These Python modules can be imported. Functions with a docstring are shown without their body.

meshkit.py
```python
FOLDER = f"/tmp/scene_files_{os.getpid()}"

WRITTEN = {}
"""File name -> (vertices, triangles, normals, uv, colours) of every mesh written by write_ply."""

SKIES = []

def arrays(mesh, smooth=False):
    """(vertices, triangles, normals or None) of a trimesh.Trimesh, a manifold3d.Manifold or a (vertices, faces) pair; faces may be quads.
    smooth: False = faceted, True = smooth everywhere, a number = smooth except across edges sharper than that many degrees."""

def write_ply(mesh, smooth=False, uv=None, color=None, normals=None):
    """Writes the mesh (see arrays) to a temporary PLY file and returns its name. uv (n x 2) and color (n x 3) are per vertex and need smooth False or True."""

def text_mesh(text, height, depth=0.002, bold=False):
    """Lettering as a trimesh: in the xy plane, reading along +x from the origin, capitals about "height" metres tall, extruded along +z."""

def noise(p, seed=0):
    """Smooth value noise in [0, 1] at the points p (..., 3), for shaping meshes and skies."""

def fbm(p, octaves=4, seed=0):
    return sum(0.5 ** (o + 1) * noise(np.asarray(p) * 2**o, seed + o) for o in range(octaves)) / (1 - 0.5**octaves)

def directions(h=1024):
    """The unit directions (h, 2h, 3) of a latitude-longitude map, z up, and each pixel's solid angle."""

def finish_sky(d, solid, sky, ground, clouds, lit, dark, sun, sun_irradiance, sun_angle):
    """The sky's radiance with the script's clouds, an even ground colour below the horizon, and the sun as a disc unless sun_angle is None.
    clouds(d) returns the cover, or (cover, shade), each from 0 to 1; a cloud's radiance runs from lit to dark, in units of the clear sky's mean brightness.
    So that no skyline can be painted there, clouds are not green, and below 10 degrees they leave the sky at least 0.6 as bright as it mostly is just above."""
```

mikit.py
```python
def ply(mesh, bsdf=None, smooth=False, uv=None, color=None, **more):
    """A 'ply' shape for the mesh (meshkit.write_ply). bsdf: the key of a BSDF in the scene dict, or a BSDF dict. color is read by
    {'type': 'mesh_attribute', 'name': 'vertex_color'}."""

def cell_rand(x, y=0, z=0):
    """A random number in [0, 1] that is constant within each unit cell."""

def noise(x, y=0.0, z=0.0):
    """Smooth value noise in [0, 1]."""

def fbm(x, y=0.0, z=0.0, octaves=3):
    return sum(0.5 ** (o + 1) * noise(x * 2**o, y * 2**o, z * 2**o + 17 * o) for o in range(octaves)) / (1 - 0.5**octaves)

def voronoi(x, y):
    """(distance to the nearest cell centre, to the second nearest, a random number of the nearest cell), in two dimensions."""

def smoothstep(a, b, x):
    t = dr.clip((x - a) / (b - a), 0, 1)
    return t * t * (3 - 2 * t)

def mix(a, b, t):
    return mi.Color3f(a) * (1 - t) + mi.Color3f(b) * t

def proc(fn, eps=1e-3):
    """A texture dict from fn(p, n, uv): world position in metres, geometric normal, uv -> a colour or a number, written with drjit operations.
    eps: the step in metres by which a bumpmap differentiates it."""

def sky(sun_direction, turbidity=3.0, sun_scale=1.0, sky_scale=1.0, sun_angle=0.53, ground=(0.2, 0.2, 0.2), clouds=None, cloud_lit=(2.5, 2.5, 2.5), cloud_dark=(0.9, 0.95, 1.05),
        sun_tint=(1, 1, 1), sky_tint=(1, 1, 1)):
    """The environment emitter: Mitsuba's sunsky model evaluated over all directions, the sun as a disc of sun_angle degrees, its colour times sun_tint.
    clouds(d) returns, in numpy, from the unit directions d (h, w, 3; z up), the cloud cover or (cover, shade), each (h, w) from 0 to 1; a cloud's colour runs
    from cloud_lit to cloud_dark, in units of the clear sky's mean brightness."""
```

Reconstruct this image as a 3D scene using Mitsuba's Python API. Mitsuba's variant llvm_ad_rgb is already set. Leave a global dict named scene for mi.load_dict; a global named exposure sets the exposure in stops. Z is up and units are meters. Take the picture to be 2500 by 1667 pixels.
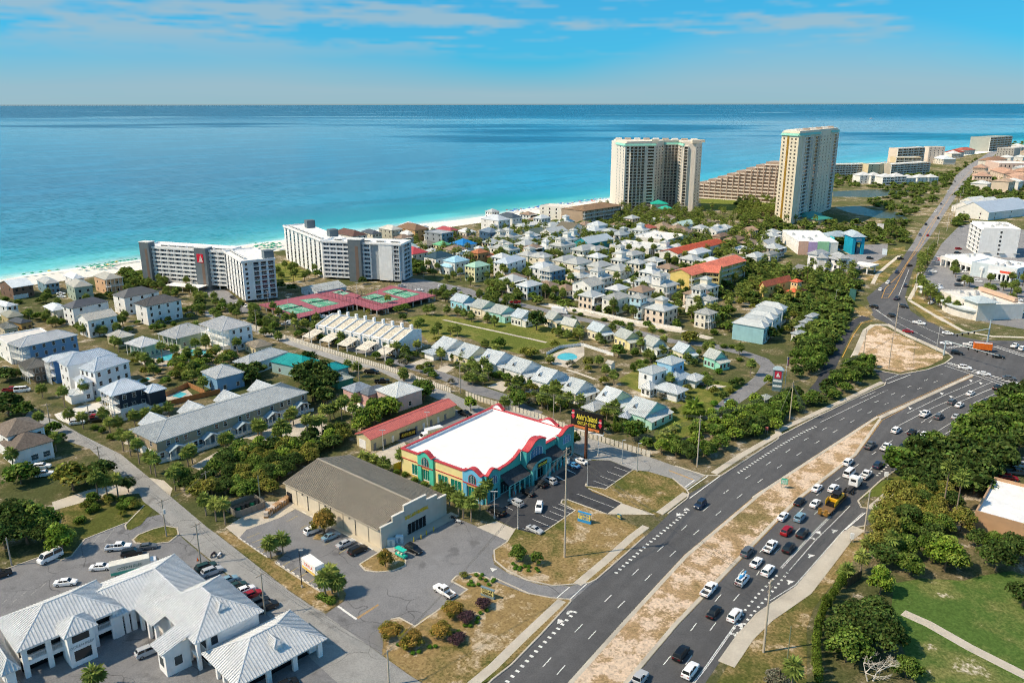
import math,random
import numpy as np,drjit as dr,mitsuba as mi,mikit,meshkit,trimesh
from shapely.geometry import Polygon,LineString
T4=mi.ScalarTransform4f
R=random.Random(11)
# ---------------------------------------------------------------- camera, sky, sun, exposure
FOC,HORIZON,EYE=1944.0,256.0,100.0
PITCH,ROLL=math.atan((833.5-HORIZON)/FOC),math.radians(0.10)
up=np.array([math.sin(ROLL),math.cos(ROLL)*math.sin(PITCH),math.cos(ROLL)*math.cos(PITCH)])
scene,labels={},{}
scene['camera']=dict(type='perspective',fov=math.degrees(2*math.atan(1250/FOC)),fov_axis='x',near_clip=1.0,far_clip=6e5,to_world=T4().look_at(origin=[0,0,EYE],target=[0,math.cos(PITCH),EYE-math.sin(PITCH)],up=up.tolist()))
SUN_AZ,SUN_EL=math.radians(193.0),math.radians(47.0)
SUN=[math.cos(SUN_AZ)*math.cos(SUN_EL),math.sin(SUN_AZ)*math.cos(SUN_EL),math.sin(SUN_EL)]
def cirrus(d):
 """Thin high cloud: noise drawn out along the wind, a veil over the horizon, thicker wisps to the left."""
 el=np.degrees(np.arcsin(np.clip(d[...,2],-1,1)))
 az=np.degrees(np.arctan2(d[...,0],d[...,1]))
 tilt=el+0.03*az
 n3=lambda a,b,c,o,s:meshkit.fbm(np.stack([az*a,tilt*b,az*0+c],-1),o,s)
 w=n3(0.06,0.3,0,3,5)
 f=meshkit.fbm(np.stack([az*0.085,tilt*0.85,az*0+3],-1)+0.9*w[...,None],5,9)
 fine=n3(0.45,4.6,1,4,21)
 side=0.5-0.5*np.tanh((az+4)/9)
 streak=np.clip((f*0.7+fine*0.3-0.52+0.13*side)/0.13,0,1)*np.clip((el-2.8)/1.6,0,1)
 top=2.3+2.2*(n3(0.045,0.0,7,3,33)-0.5)+1.7*np.exp(-((az-19)/10)**2)+1.0*side
 veil=0.80*np.clip(1-(el-top*0.35)/(top*1.05),0,1)**1.2*(0.86+0.28*f)
 return np.clip(1-(1-streak*0.72)*(1-veil),0,0.9),0*el
scene['sky']=mikit.sky(SUN,turbidity=2.2,clouds=cirrus,cloud_lit=(1.6,2.15,2.45),cloud_dark=(1.1,1.3,1.5),sky_tint=(0.22,1.02,1.22),sun_tint=(1.0,1.0,1.0),ground=(0.18,0.2,0.2))
exposure=1.55
# ---------------------------------------------------------------- survey: photo pixels -> ground points, and back
TILE={'0':(0,0,1.0),'1':(0,550),'2':(600,550),'3':(1200,450),'4':(1800,330),'5':(0,900),'6':(600,900),'7':(1200,800),'8':(1800,750),'9':(0,1200),'a':(600,1200),'b':(1200,1200),'c':(1800,1200),'h':(320,520,0.28912),'t':(1460,300,0.2551)}
def P(t,x,y,z=0.0):
 """World point at height z seen at pixel (x, y) of survey sheet t."""
 o=TILE[t]
 s=o[2]if len(o)>2 else 0.297872
 dx,dy=(o[0]+x*s-1250)/FOC,(o[1]+y*s-833.5)/FOC
 dx,dy=dx*math.cos(ROLL)+dy*math.sin(ROLL),dy*math.cos(ROLL)-dx*math.sin(ROLL)
 d=(dx,math.cos(PITCH)-dy*math.sin(PITCH),-math.sin(PITCH)-dy*math.cos(PITCH))
 k=(z-EYE)/d[2]
 return np.array([d[0]*k,d[1]*k,z])
def seen(p):
 """Photo pixel (2500 x 1667) of a world point; used to word the labels (left of, beyond, ...)."""
 x,y,z=p[0],p[1],p[2]-EYE
 f=y*math.cos(PITCH)-z*math.sin(PITCH)
 dx,dy=x/f,-(y*math.sin(PITCH)+z*math.cos(PITCH))/f
 dx,dy=dx*math.cos(ROLL)-dy*math.sin(ROLL),dy*math.cos(ROLL)+dx*math.sin(ROLL)
 return 1250+FOC*dx,833.5+FOC*dy
# ---------------------------------------------------------------- materials; base colours ride in uv (u = 256 R + G, v = 256 B + seed)
def _lin(v,g=2.2):
 return dr.power(dr.clip(v/255.0,0,1),g)
def uvcol(uv,g=2.2):
 r,b=dr.floor(uv.x/256.0),dr.floor(uv.y/256.0)
 return mi.Color3f(_lin(r,g),_lin(dr.floor(uv.x-256*r),g),_lin(b,g)),dr.floor(uv.y-256*b)/255.0
def tone(p,k=0.25,s=1.0):
 return 1.0+k*(mikit.fbm(p.x*s,p.y*s,p.z*s,3)-0.5)*2
def paint_fn(p,n,uv):
 c,s=uvcol(uv,1.85)
 streak=mikit.noise(p.x*1.7+31*s,p.y*1.7,p.z*0.18)
 return c*(tone(p,0.10,0.6)*(0.93+0.10*streak))
def roof_fn(p,n,uv):
 c,s=uvcol(uv,1.95)
 return c*(tone(p,0.13,0.45)*(0.9+0.2*mikit.noise(p.x*2.3,p.y*2.3,p.z*2.3+9*s)))
def tile_fn(p,n,uv):
 c,s=uvcol(uv,1.85)
 return c*(tone(p,0.18,0.5)*(0.75+0.5*mikit.cell_rand(p.x*2.2+7*s,p.y*2.2,p.z*4)))
def leaf_fn(p,n,uv):
 c,s=uvcol(uv)
 return c*(0.62+0.82*mikit.fbm(p.x*0.55,p.y*0.55,p.z*0.55,3))*(0.8+0.4*s)
def gloss_fn(p,n,uv):
 c,s=uvcol(uv)
 return dr.select(mi.luminance(c)<0.05,0.07,0.45)
def plain_fn(p,n,uv):
 return uvcol(uv)[0]
def B(name,**k):
 scene[name]={'type':'twosided','m':dict(type='principled',**k)}
pr=mikit.proc
B('paint',base_color=pr(paint_fn),roughness=0.6,specular=0.3)
B('metal_roof',base_color=pr(roof_fn),roughness=0.42,specular=0.5)
B('tile_roof',base_color=pr(tile_fn),roughness=0.75,specular=0.3)
B('window_mix',base_color=pr(plain_fn),roughness=pr(gloss_fn),specular=0.6)
B('car_paint',base_color=pr(plain_fn),roughness=0.32,specular=0.5,clearcoat=1.0,clearcoat_gloss=0.96)
B('car_glass',base_color={'type':'rgb','value':[0.012,0.016,0.02]},roughness=0.05,specular=0.8)
B('rubber',base_color={'type':'rgb','value':[0.02,0.02,0.021]},roughness=0.8)
scene['foliage']={'type':'principledthin','base_color':pr(leaf_fn),'roughness':0.6,'diff_trans':0.55,'spec_trans':0.0}
def asphalt_fn(tint,crack):
 def fn(p,n,uv):
  big=mikit.fbm(p.x*0.06,p.y*0.06,0.0,3)
  mid=mikit.fbm(p.x*0.5,p.y*0.5,2.0,3)
  c=mi.Color3f(tint)*(0.72+0.35*big+0.25*mid)
  c=c*(0.85+0.3*mikit.noise(p.x*6,p.y*6))
  if crack:
   wx,wy=p.x+3*mikit.noise(p.x*0.3,p.y*0.3),p.y+3*mikit.noise(p.x*0.3,p.y*0.3,7.0)
   d1,d2,r=mikit.voronoi(wx*0.10,wy*0.10)
   c=c*(1-0.5*(1-mikit.smoothstep(0.0,0.025,d2-d1))*mikit.smoothstep(0.35,0.6,mikit.noise(p.x*0.07,p.y*0.07,4.0)))
   oil=mikit.smoothstep(0.66,0.8,mikit.fbm(p.x*0.22,p.y*0.22,8.0,4))
   c=c*(1-0.3*oil)
  return c
 return fn
def highway_fn(p,n,uv):
 c=asphalt_fn((0.102,0.103,0.107),False)(p,n,uv)
 a=math.radians(52.0)
 across=p.x*math.sin(a)-p.y*math.cos(a)
 wear=mikit.noise(across*0.9,(p.x+p.y)*0.012)*0.5+mikit.noise(across*0.25,(p.x+p.y)*0.02,3.0)*0.5
 return c*(0.82+0.36*wear)
B('highway_asphalt',base_color=pr(highway_fn),roughness=0.8,specular=0.25)
B('dark_asphalt',base_color=pr(asphalt_fn((0.06,0.063,0.07),True)),roughness=0.85,specular=0.25)
B('grey_asphalt',base_color=pr(asphalt_fn((0.33,0.33,0.32),True)),roughness=0.9,specular=0.2)
B('lot_asphalt',base_color=pr(asphalt_fn((0.22,0.222,0.23),True)),roughness=0.9,specular=0.2)
def concrete_fn(p,n,uv):
 c=mikit.mix((0.50,0.45,0.37),(0.62,0.57,0.48),mikit.fbm(p.x*0.35,p.y*0.35,1.0,4))
 stain=mikit.smoothstep(0.55,0.75,mikit.fbm(p.x*0.12,p.y*0.12,5.0,3))
 return c*(0.94+0.12*mikit.noise(p.x*5,p.y*5))*(1-0.18*stain)
def sand_fn(p,n,uv):
 c=mikit.mix((0.80,0.77,0.70),(0.70,0.66,0.58),mikit.fbm(p.x*0.05,p.y*0.05,0.0,4))
 return c*(0.94+0.12*mikit.noise(p.x*1.5,p.y*1.5))
def grass_fn(green,dry,bare,amount,sandy):
 def fn(p,n,uv):
  a=mikit.fbm(p.x*0.05,p.y*0.05,3.0,4)
  b=mikit.fbm(p.x*0.30,p.y*0.30,6.0,4)
  f=mikit.noise(p.x*2.5,p.y*2.5)*0.6+mikit.noise(p.x*5.5,p.y*5.5,2.0)*0.4
  c=mikit.mix(green,dry,mikit.smoothstep(0.62-amount,0.92-amount,a*0.65+b*0.35+0.15*(f-0.5)))
  c=mikit.mix(c,bare,mikit.smoothstep(0.78-sandy,0.92-sandy,b*0.55+a*0.3+f*0.15))
  return c*(0.66+0.68*f)
 return fn
B('concrete',base_color=pr(concrete_fn),roughness=0.9,specular=0.2)
B('beach_sand',base_color=pr(sand_fn),roughness=1.0,specular=0.1)
B('dry_grass',base_color=pr(grass_fn((0.10,0.115,0.03),(0.31,0.22,0.10),(0.50,0.41,0.29),0.28,0.20)),roughness=1.0,specular=0.05)
B('median_grass',base_color=pr(grass_fn((0.20,0.165,0.07),(0.42,0.29,0.165),(0.66,0.52,0.39),0.42,0.33)),roughness=1.0,specular=0.05)
B('lawn_grass',base_color=pr(grass_fn((0.125,0.155,0.034),(0.24,0.225,0.07),(0.30,0.25,0.13),0.16,0.0)),roughness=1.0,specular=0.05)
B('golf_grass',base_color=pr(grass_fn((0.085,0.150,0.035),(0.22,0.215,0.08),(0.6,0.54,0.44),0.19,0.15)),roughness=1.0,specular=0.05)
B('lot_ground',base_color=pr(grass_fn((0.085,0.098,0.038),(0.20,0.165,0.095),(0.46,0.41,0.33),0.26,0.20)),roughness=1.0,specular=0.05)
def sea_fn(p,n,uv):
 s=(p.y-p.x-779.0)*0.7071
 s=s+26*(mikit.fbm(p.x*0.012,p.y*0.012,0.0,3)-0.5)+8*(mikit.noise(p.x*0.05,p.y*0.05)-0.5)
 c=mikit.mix((0.55,0.74,0.66),(0.10,0.50,0.48),mikit.smoothstep(-2,24,s))
 c=mikit.mix(c,(0.010,0.30,0.36),mikit.smoothstep(16,70,s))
 c=mikit.mix(c,(0.004,0.19,0.28),mikit.smoothstep(60,170,s))
 c=mikit.mix(c,(0.001,0.11,0.205),mikit.smoothstep(160,600,s))
 bar=mikit.smoothstep(0.45,0.7,mikit.fbm((p.x+p.y)*0.006,s*0.03,5.0,3))
 return c*(0.9+0.25*bar)
def sea_rough(p,n,uv):
 far=mikit.smoothstep(3500.0,9000.0,p.y)
 gust=mikit.fbm(p.x*0.0006,p.y*0.0012+4,0.0,4)
 return 0.10+0.22*dr.maximum(far*mikit.smoothstep(0.36,0.48,gust+0.18*far),mikit.smoothstep(0.60,0.72,gust))
def swell_fn(p,n,uv):
 k=dr.exp(-p.y/1500.0)
 a=mikit.noise((p.x+p.y)*0.10,(p.y-p.x)*0.30)*0.8+mikit.noise(p.x*0.35+9,p.y*0.6,3.0)*0.35
 return a*0.55*k
scene['sea_water']={'type':'twosided','m':{'type':'bumpmap','arbitrary':pr(swell_fn,0.15),'scale':1.0,'bsdf':dict(type='principled',base_color=pr(sea_fn),roughness=pr(sea_rough),specular=0.5)}}
# ---------------------------------------------------------------- mesh builder
def rgb(c):
 if isinstance(c,str):
  return tuple(int(c[i:i+2],16)for i in(0,2,4))
 return c
class MB:
 def __init__(s):
  s.v,s.f,s.c,s.n=[],[],[],0
 def add(s,v,f,c):
  v=np.asarray(v,float)
  s.v.append(v)
  s.f.append(np.asarray(f,int).reshape(-1,3)+s.n)
  r,g,b=rgb(c)
  s.c.append(np.tile([r*256+g+0.5,b*256+R.randint(0,255)+0.5],(len(v),1)))
  s.n+=len(v)
  return s
 def quad(s,a,b,c,d,col):
  return s.add([a,b,c,d],[[0,1,2],[0,2,3]],col)
 def tri(s,a,b,c,col):
  return s.add([a,b,c],[[0,1,2]],col)
 def box(s,x0,x1,y0,y1,z0,z1,col):
  v=[[x,y,z]for z in(z0,z1)for y in(y0,y1)for x in(x0,x1)]
  v=np.array(v)
  for q in((0,2,3,1),(4,5,7,6),(0,1,5,4),(2,6,7,3),(0,4,6,2),(1,3,7,5)):
   s.add(v[list(q)],[[0,1,2],[0,2,3]],col)
  return s
 def beam(s,p,q,w,h,col,upv=(0,0,1)):
  """A box of section w x h from p to q."""
  p,q=np.asarray(p,float),np.asarray(q,float)
  d=(q-p)/max(np.linalg.norm(q-p),1e-9)
  a=np.cross(d,upv)
  a=a/np.linalg.norm(a)if np.linalg.norm(a)>1e-6 else np.array([1.0,0,0])
  b=np.cross(a,d)
  v=[o+i*w/2*a+j*h/2*b for o in(p,q)for i,j in((-1,-1),(1,-1),(1,1),(-1,1))]
  f=[[0,1,2],[0,2,3],[4,6,5],[4,7,6]]+[t for i in range(4)for t in([i,i+4,(i+1)%4],[(i+1)%4,i+4,(i+1)%4+4])]
  return s.add(v,f,col)
 def tube(s,p,q,r0,r1,n,col,cap=True):
  p,q=np.asarray(p,float),np.asarray(q,float)
  d=(q-p)/max(np.linalg.norm(q-p),1e-9)
  a=np.cross(d,(0,0,1)if abs(d[2])<0.9 else(1,0,0))
  a/=np.linalg.norm(a)
  b=np.cross(d,a)
  an=np.arange(n)*2*np.pi/n
  ring=np.cos(an)[:,None]*a+np.sin(an)[:,None]*b
  v=np.vstack([p+ring*r0,q+ring*r1])
  f=[t for i in range(n)for t in([i,(i+1)%n,n+i],[(i+1)%n,n+(i+1)%n,n+i])]
  if cap:
   f+=[[n,n+i,n+i+1]for i in range(1,n-1)]+[[0,i+1,i]for i in range(1,n-1)]
  return s.add(v,f,col)
 def prism(s,pts,z0,z1,col,bottom=False):
  """Upright walls over the outline pts and a lid; pts may be concave."""
  pts=np.asarray(pts,float)[:,:2]
  if Polygon(pts).exterior.is_ccw is False:
   pts=pts[::-1]
  n=len(pts)
  for i in range(n):
   a,b=pts[i],pts[(i+1)%n]
   s.quad([*a,z0],[*b,z0],[*b,z1],[*a,z1],col)
  return s.flat(pts,z1,col)
 def flat(s,pts,z,col,holes=()):
  g=Polygon(np.asarray(pts)[:,:2],[np.asarray(h)[:,:2]for h in holes]).buffer(0)
  for q in getattr(g,'geoms',[g]):
   s._flat(q,z,col)
  return s
 def _flat(s,g,z,col):
  v,f=trimesh.creation.triangulate_polygon(g,engine='earcut')
  v=np.column_stack([v,np.full(len(v),z)])
  t=v[f]
  flip=np.cross(t[:,1]-t[:,0],t[:,2]-t[:,0])[:,2]<0
  f=np.where(flip[:,None],f[:,::-1],f)
  return s.add(v,f,col)
 def solid(s,g,z0,z1,col):
  """A shapely polygon, holes included, raised from z0 to z1."""
  for q in getattr(g,'geoms',[g]):
   for ring in[q.exterior,*q.interiors]:
    c=np.array(ring.coords)
    for a,b in zip(c[:-1],c[1:]):
     s.quad([*a,z0],[*b,z0],[*b,z1],[*a,z1],col)
   s._flat(q,z1,col)
  return s
 def pp(s):
  return s.ply("paint")
 def mesh(s):
  return np.vstack(s.v),np.vstack(s.f),np.vstack(s.c)
 def ply(s,bsdf,smooth=False,**k):
  v,f,c=s.mesh()
  return mikit.ply((v,f),bsdf,smooth=smooth,uv=c,**k)
# ---------------------------------------------------------------- naming
count,info={},{}
def numbered(name,parent=''):
 k=(parent+'__'if parent else '')+name
 n=count.get(k,0)
 count[k]=n+1
 return k if n==0 else f'{k}_{n:03d}'
def thing(name,desc,cat,at=None,rel=True,group=None,kind=None):
 """Key of a new thing. desc is its look; rel: complete the label by where it stands (done at the end)."""
 k=numbered(name)
 info[k]=dict(desc=desc,cat=cat,at=None if at is None else np.array([*at,0.0][:3],float),rel=rel,group=group,kind=kind)
 return k
def part(parent,name,ply,m=None,label=None,kind=None):
 k=numbered(name,parent)
 scene[k]=ply if m is None else{**ply,'to_world':T4(m)}
 if label or kind:
  labels[k]={**({'label':label}if label else{}),**({'kind':kind}if kind else{})}
 return k
def whole(key,ply,m=None):
 scene[key]=ply if m is None else{**ply,'to_world':T4(m)}
 return key
def M(p,rz=0.0,sx=1.0,sy=None,sz=None):
 """4 x 4: scale, turn rz degrees about z, move to p."""
 sy,sz=sx if sy is None else sy,sx if sz is None else sz
 a=math.radians(rz)
 m=np.eye(4)
 m[:3,:3]=np.array([[math.cos(a),-math.sin(a),0],[math.sin(a),math.cos(a),0],[0,0,1]])@np.diag([sx,sy,sz])
 m[:3,3]=[p[0],p[1],p[2]if len(p)>2 else 0.0]
 return m
def structure(name,ply,label,kind='structure'):
 k=numbered(name)
 scene[k]=ply
 labels[k]={'label':label,'category':name.replace('_',' '),'kind':kind}
 return k
def pts(t,*xy):
 return[P(t,xy[i],xy[i+1])for i in range(0,len(xy),2)]
OCC=[]
def taken(outline):
 g=Polygon([q[:2]for q in outline]).buffer(0)
 OCC.append(g)
def sheet(name,outline,z,bsdf,label,holes=()):
 if name in('highway','side_street','parking_lot','cross_street','lane','driveway','hotel_lot','hotel_drive','service_pad','driveway_apron'):
  taken(outline)
 return structure(name,MB().flat(outline,z,(128,128,128),holes).ply(bsdf),label)
def strip(line,w):
 return LineString([p[:2]for p in line]).buffer(w/2,cap_style=2,join_style=1,quad_segs=4)
def ribbon(line,w):
 """Outline of a strip of width w along a polyline."""
 g=LineString([p[:2]for p in line]).buffer(w/2,cap_style=2,join_style=1,quad_segs=4)
 return np.array(g.exterior.coords)[:-1]
# ---------------------------------------------------------------- ground, sea, beach
def band(s0,s1,a0,a1,n=60):
 """Outline between offshore distances s0 and s1 of the coast line y = x + 779 (s counts seawards), a runs along it."""
 e,o=np.array([0.7071,0.7071]),np.array([-0.7071,0.7071])
 b=np.array([0.0,779.0])
 aa=np.linspace(a0,a1,n)
 wob=5*np.sin(aa/61.0)+3*np.sin(aa/23.0)
 return[b+e*a+o*(s0+(w if s0>-20 else w*1.5))for a,w in zip(aa,wob)]+[b+e*a+o*s1 for a in aa[::-1]]
sheet('ground',[[-1500,-200],[4000,-200],[9000,9700],[-1500,-800+0.0]][:3]+[[8200,8960],[-1500,-735]],0.0,'lot_ground','patchy sandy and grassy ground of the beach town between streets and houses')
sea=MB().flat([[-3e5,-3e5+700],[3e5,3e5+700],[-3e5,3e5+700]],-0.35,(128,128,128)).ply('sea_water')
structure('sea',sea,'calm turquoise to deep blue sea reaching the horizon behind the beach')
sheet('beach',band(0,-33,-900,2600),0.02,'beach_sand','bright white sand beach along the turquoise sea')
wash=MB().flat(band(3.5,-0.5,-900,2600,240),-0.30,(235,245,240)).pp()
structure('surf',wash,'thin line of white foam where the sea meets the beach','stuff')
hw_far=pts('b',-300,1830,0,1535,150,1420,400,1165,640,905,850,722,1060,540,1250,375,1420,215,1530,110,1600,30)+pts('7',1880,1218,2350,918)+pts('8',330,1070,640,912,1000,742,1210,652)+pts('8',1120,515,1340,562,1560,520,1700,470,1765,420,1700,372,1560,310,1400,240,1240,150,1130,100,1090,60)+pts('4',1115,1470,1060,1340,1180,1240,1290,1130,1330,1060,1390,970,1440,900,1500,790,1600,660,1690,540,1760,420,1800,340,1900,260,2000,200,2130,120)
hw_near=pts('4',2180,125,2080,205,1960,290,1900,360,1850,430,1780,540,1700,660,1640,760,1560,880,1490,970,1510,1010,1440,1120,1400,1250,1375,1340,1420,1450,1560,1545)+pts('8',1480,70,1700,200,1850,255,1990,285,2350,290,2900,280,2900,560,2350,692,1900,962,1640,1175,1400,1275,1170,1432,1060,1510)+pts('c',985,85,1010,140,1100,155,1215,168,1205,230,1055,288,930,312,860,345,480,785,250,940,150,1010,0,1180)+pts('b',1745,1567,1500,1880)
sheet('highway',hw_far+hw_near,0.016,'highway_asphalt','wide dark asphalt divided highway curving up to the junction and away along the coast')
sheet('far_highway',pts('4',1395,960,1440,900,1500,790,1600,660,1690,540,1760,420,1800,340,1900,260,2000,200,2130,120,2180,125,2080,205,1960,290,1900,360,1850,430,1780,540,1700,660,1640,760,1560,880,1490,965),0.019,'lot_asphalt','pale worn asphalt of the far highway stretch')
street_r=pts('5',240,330,330,370,450,405,700,545,990,690,1215,878,1440,1075,1700,1295)+pts('9',1780,345,2350,795)+pts('a',560,950,640,990,1100,1330,1320,1490,1560,1640)
street_l=pts('a',1000,1800,300,1150,0,800)+pts('9',1480,350,1310,175,1170,70)+pts('5',1130,1000,960,855,820,725,735,645,500,560,330,430,200,380)
sheet('side_street',street_r+street_l,0.012,'grey_asphalt','pale grey asphalt side street running up left past the shopping centre')
lot=pts('9',-900,900,0,632,330,515,500,545,570,520,690,375,1035,240,1310,175,1500,380,2350,1100)+pts('a',900,1700,-1500,2300)
sheet('parking_lot',lot,0.008,'lot_asphalt','grey asphalt car park around the shopping centre at bottom left')
dg=pts('6',-65,1385,0,1310,280,1212,430,1128,1080,1478,1110,1475,1660,1195,1880,1285,2140,1405)+pts('a',2012,520,2030,595,2150,672,2350,745)+pts('b',180,705,400,765,640,775,850,722,640,905,630,885,480,872,300,835,0,700)+pts('a',2340,855,2000,725,1890,662,1720,692,1680,735,1810,802,1380,1102,1250,1032,1180,1045,1110,1130,1120,1340,640,1000,800,890,815,830,780,780,605,820,230,580,330,490,175,535)
sheet('parking_lot',dg,0.020,'lot_asphalt','grey asphalt car park in front of the tan ribbed-roof store')
alv=pts('6',1960,1160,2060,1240,2215,1315)+pts('b',190,305,385,358,682,155,565,92,600,62,940,185,1062,95,820,0)+pts('7',770,1310,765,1290,930,1325,1155,1165,960,1090,700,1090,640,1040,620,1010)
sheet('parking_lot',alv,0.024,'dark_asphalt','black asphalt car park in front of the colourful store')
st2_r=pts('2',-330,690,0,800,560,1003,1140,1178,1680,1372,1960,1500)+pts('7',240,640,700,872,1040,985,1300,1065,1480,1130,1745,1218)
st2_l=pts('7',1590,1325,1480,1240,1280,1180,1160,1168,970,1090,800,1080,640,1010,560,900)+pts('6',1900,410,1730,300,1560,245,1350,140,1060,0)+pts('2',820,1135,330,965,40,850,-330,735)
sheet('cross_street',st2_r+st2_l,0.010,'grey_asphalt','grey side street beside the white picket wall between cottages and stores')
lane=pts('2',830,985,1000,1000,1310,1120,1560,1180,1850,1290,2150,1390,2350,1460)+pts('7',150,575,420,690,380,730,0,565)+pts('2',2160,1455,1870,1380,1560,1245,1290,1160,1100,1080,830,1020)
sheet('lane',lane,0.008,'lot_asphalt','narrow asphalt lane in front of the lower row of cottages')
loop=ribbon(pts('3',-100,905,240,985,600,1075,1000,1165,1480,1290,1800,1325,2050,1385,2210,1440,2270,1500)+pts('7',2270,330,2220,420,2110,510,1960,610,1790,760),6.0)
sheet('lane',loop,0.008,'lot_asphalt','asphalt loop lane curving round the cottages towards the roadside hedge')
wl=ribbon(pts('3',420,985,760,1060,1160,1150,1560,1210,1800,1270),5.0)
sheet('lane',wl,0.008,'concrete','pale lane behind white wall in front of the grey-roofed villas')
sheet('lane',pts('8',1100,110,1010,130,940,220,840,430,760,620,700,700,560,800,520,760,640,620,740,440,830,260,940,120,1040,70),0.018,'dark_asphalt','short asphalt branch road beside the triangle of bare ground')
sheet('hotel_drive',pts('h',640,600,820,650,950,760,1010,830,880,830,700,720,560,640,430,600,300,560,200,540),0.008,'lot_asphalt','grey asphalt drive and parking beneath the hotel with the red sailboat sign')
sheet('hotel_lot',pts('2',1290,420,1500,450,1850,520,2000,600,1700,580,1520,550,1400,560,1260,520),0.008,'lot_asphalt','grey car park beside the tennis courts')
sheet('parking_lot',pts('4',1560,1100,1680,900,1820,760,2000,720,2900,900,2900,1700,2100,1560,1720,1470,1560,1330,1500,1200),0.008,'lot_asphalt','large grey car park in front of the white strip mall')
sheet('parking_lot',pts('6',0,560,130,600,640,560,660,440,460,390,0,540)+pts('5',1560,790,1700,850,1900,700,2350,620,2350,560,1800,640,1500,745),0.008,'concrete','pale concrete car park below the long tan townhouse')
sheet('parking_lot',pts('4',1020,1110,1220,1000,1240,900,1040,910,700,1100,480,1060,560,1010,400,1150),0.006,'lot_asphalt','asphalt forecourt of the pastel mall and the white bank')
sheet('parking_lot',pts('6',1180,580,1440,620,1900,400,1720,330,1390,500),0.007,'lot_asphalt','service yard asphalt between the red-roofed shed and the white-roofed store')
sheet('service_pad',pts('6',1040,700,1290,590,1330,640,1330,730,1210,790),0.03,'concrete','tan concrete pad beside the yellow fence')
sheet('service_pad',pts('6',-170,1290,160,1080,360,1080,430,1125,280,1210,60,1290,-60,1380),0.011,'concrete','concrete pad with the bin enclosure beside the tan store')
sheet('driveway_apron',pts('a',1890,288,2050,240,2212,310,2130,398),0.028,'concrete','pale concrete apron between the two store car parks')
sheet('driveway_apron',pts('b',940,186,1062,96,1340,190,1200,292)+pts('b',1250,365,1460,195),0.028,'concrete','concrete driveway apron from the highway to the colourful store')
sheet('driveway',pts('5',1215,880,1340,905,1410,970,1390,1030,1440,1072),0.014,'concrete','sandy driveway mouth of the long townhouse')
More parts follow.
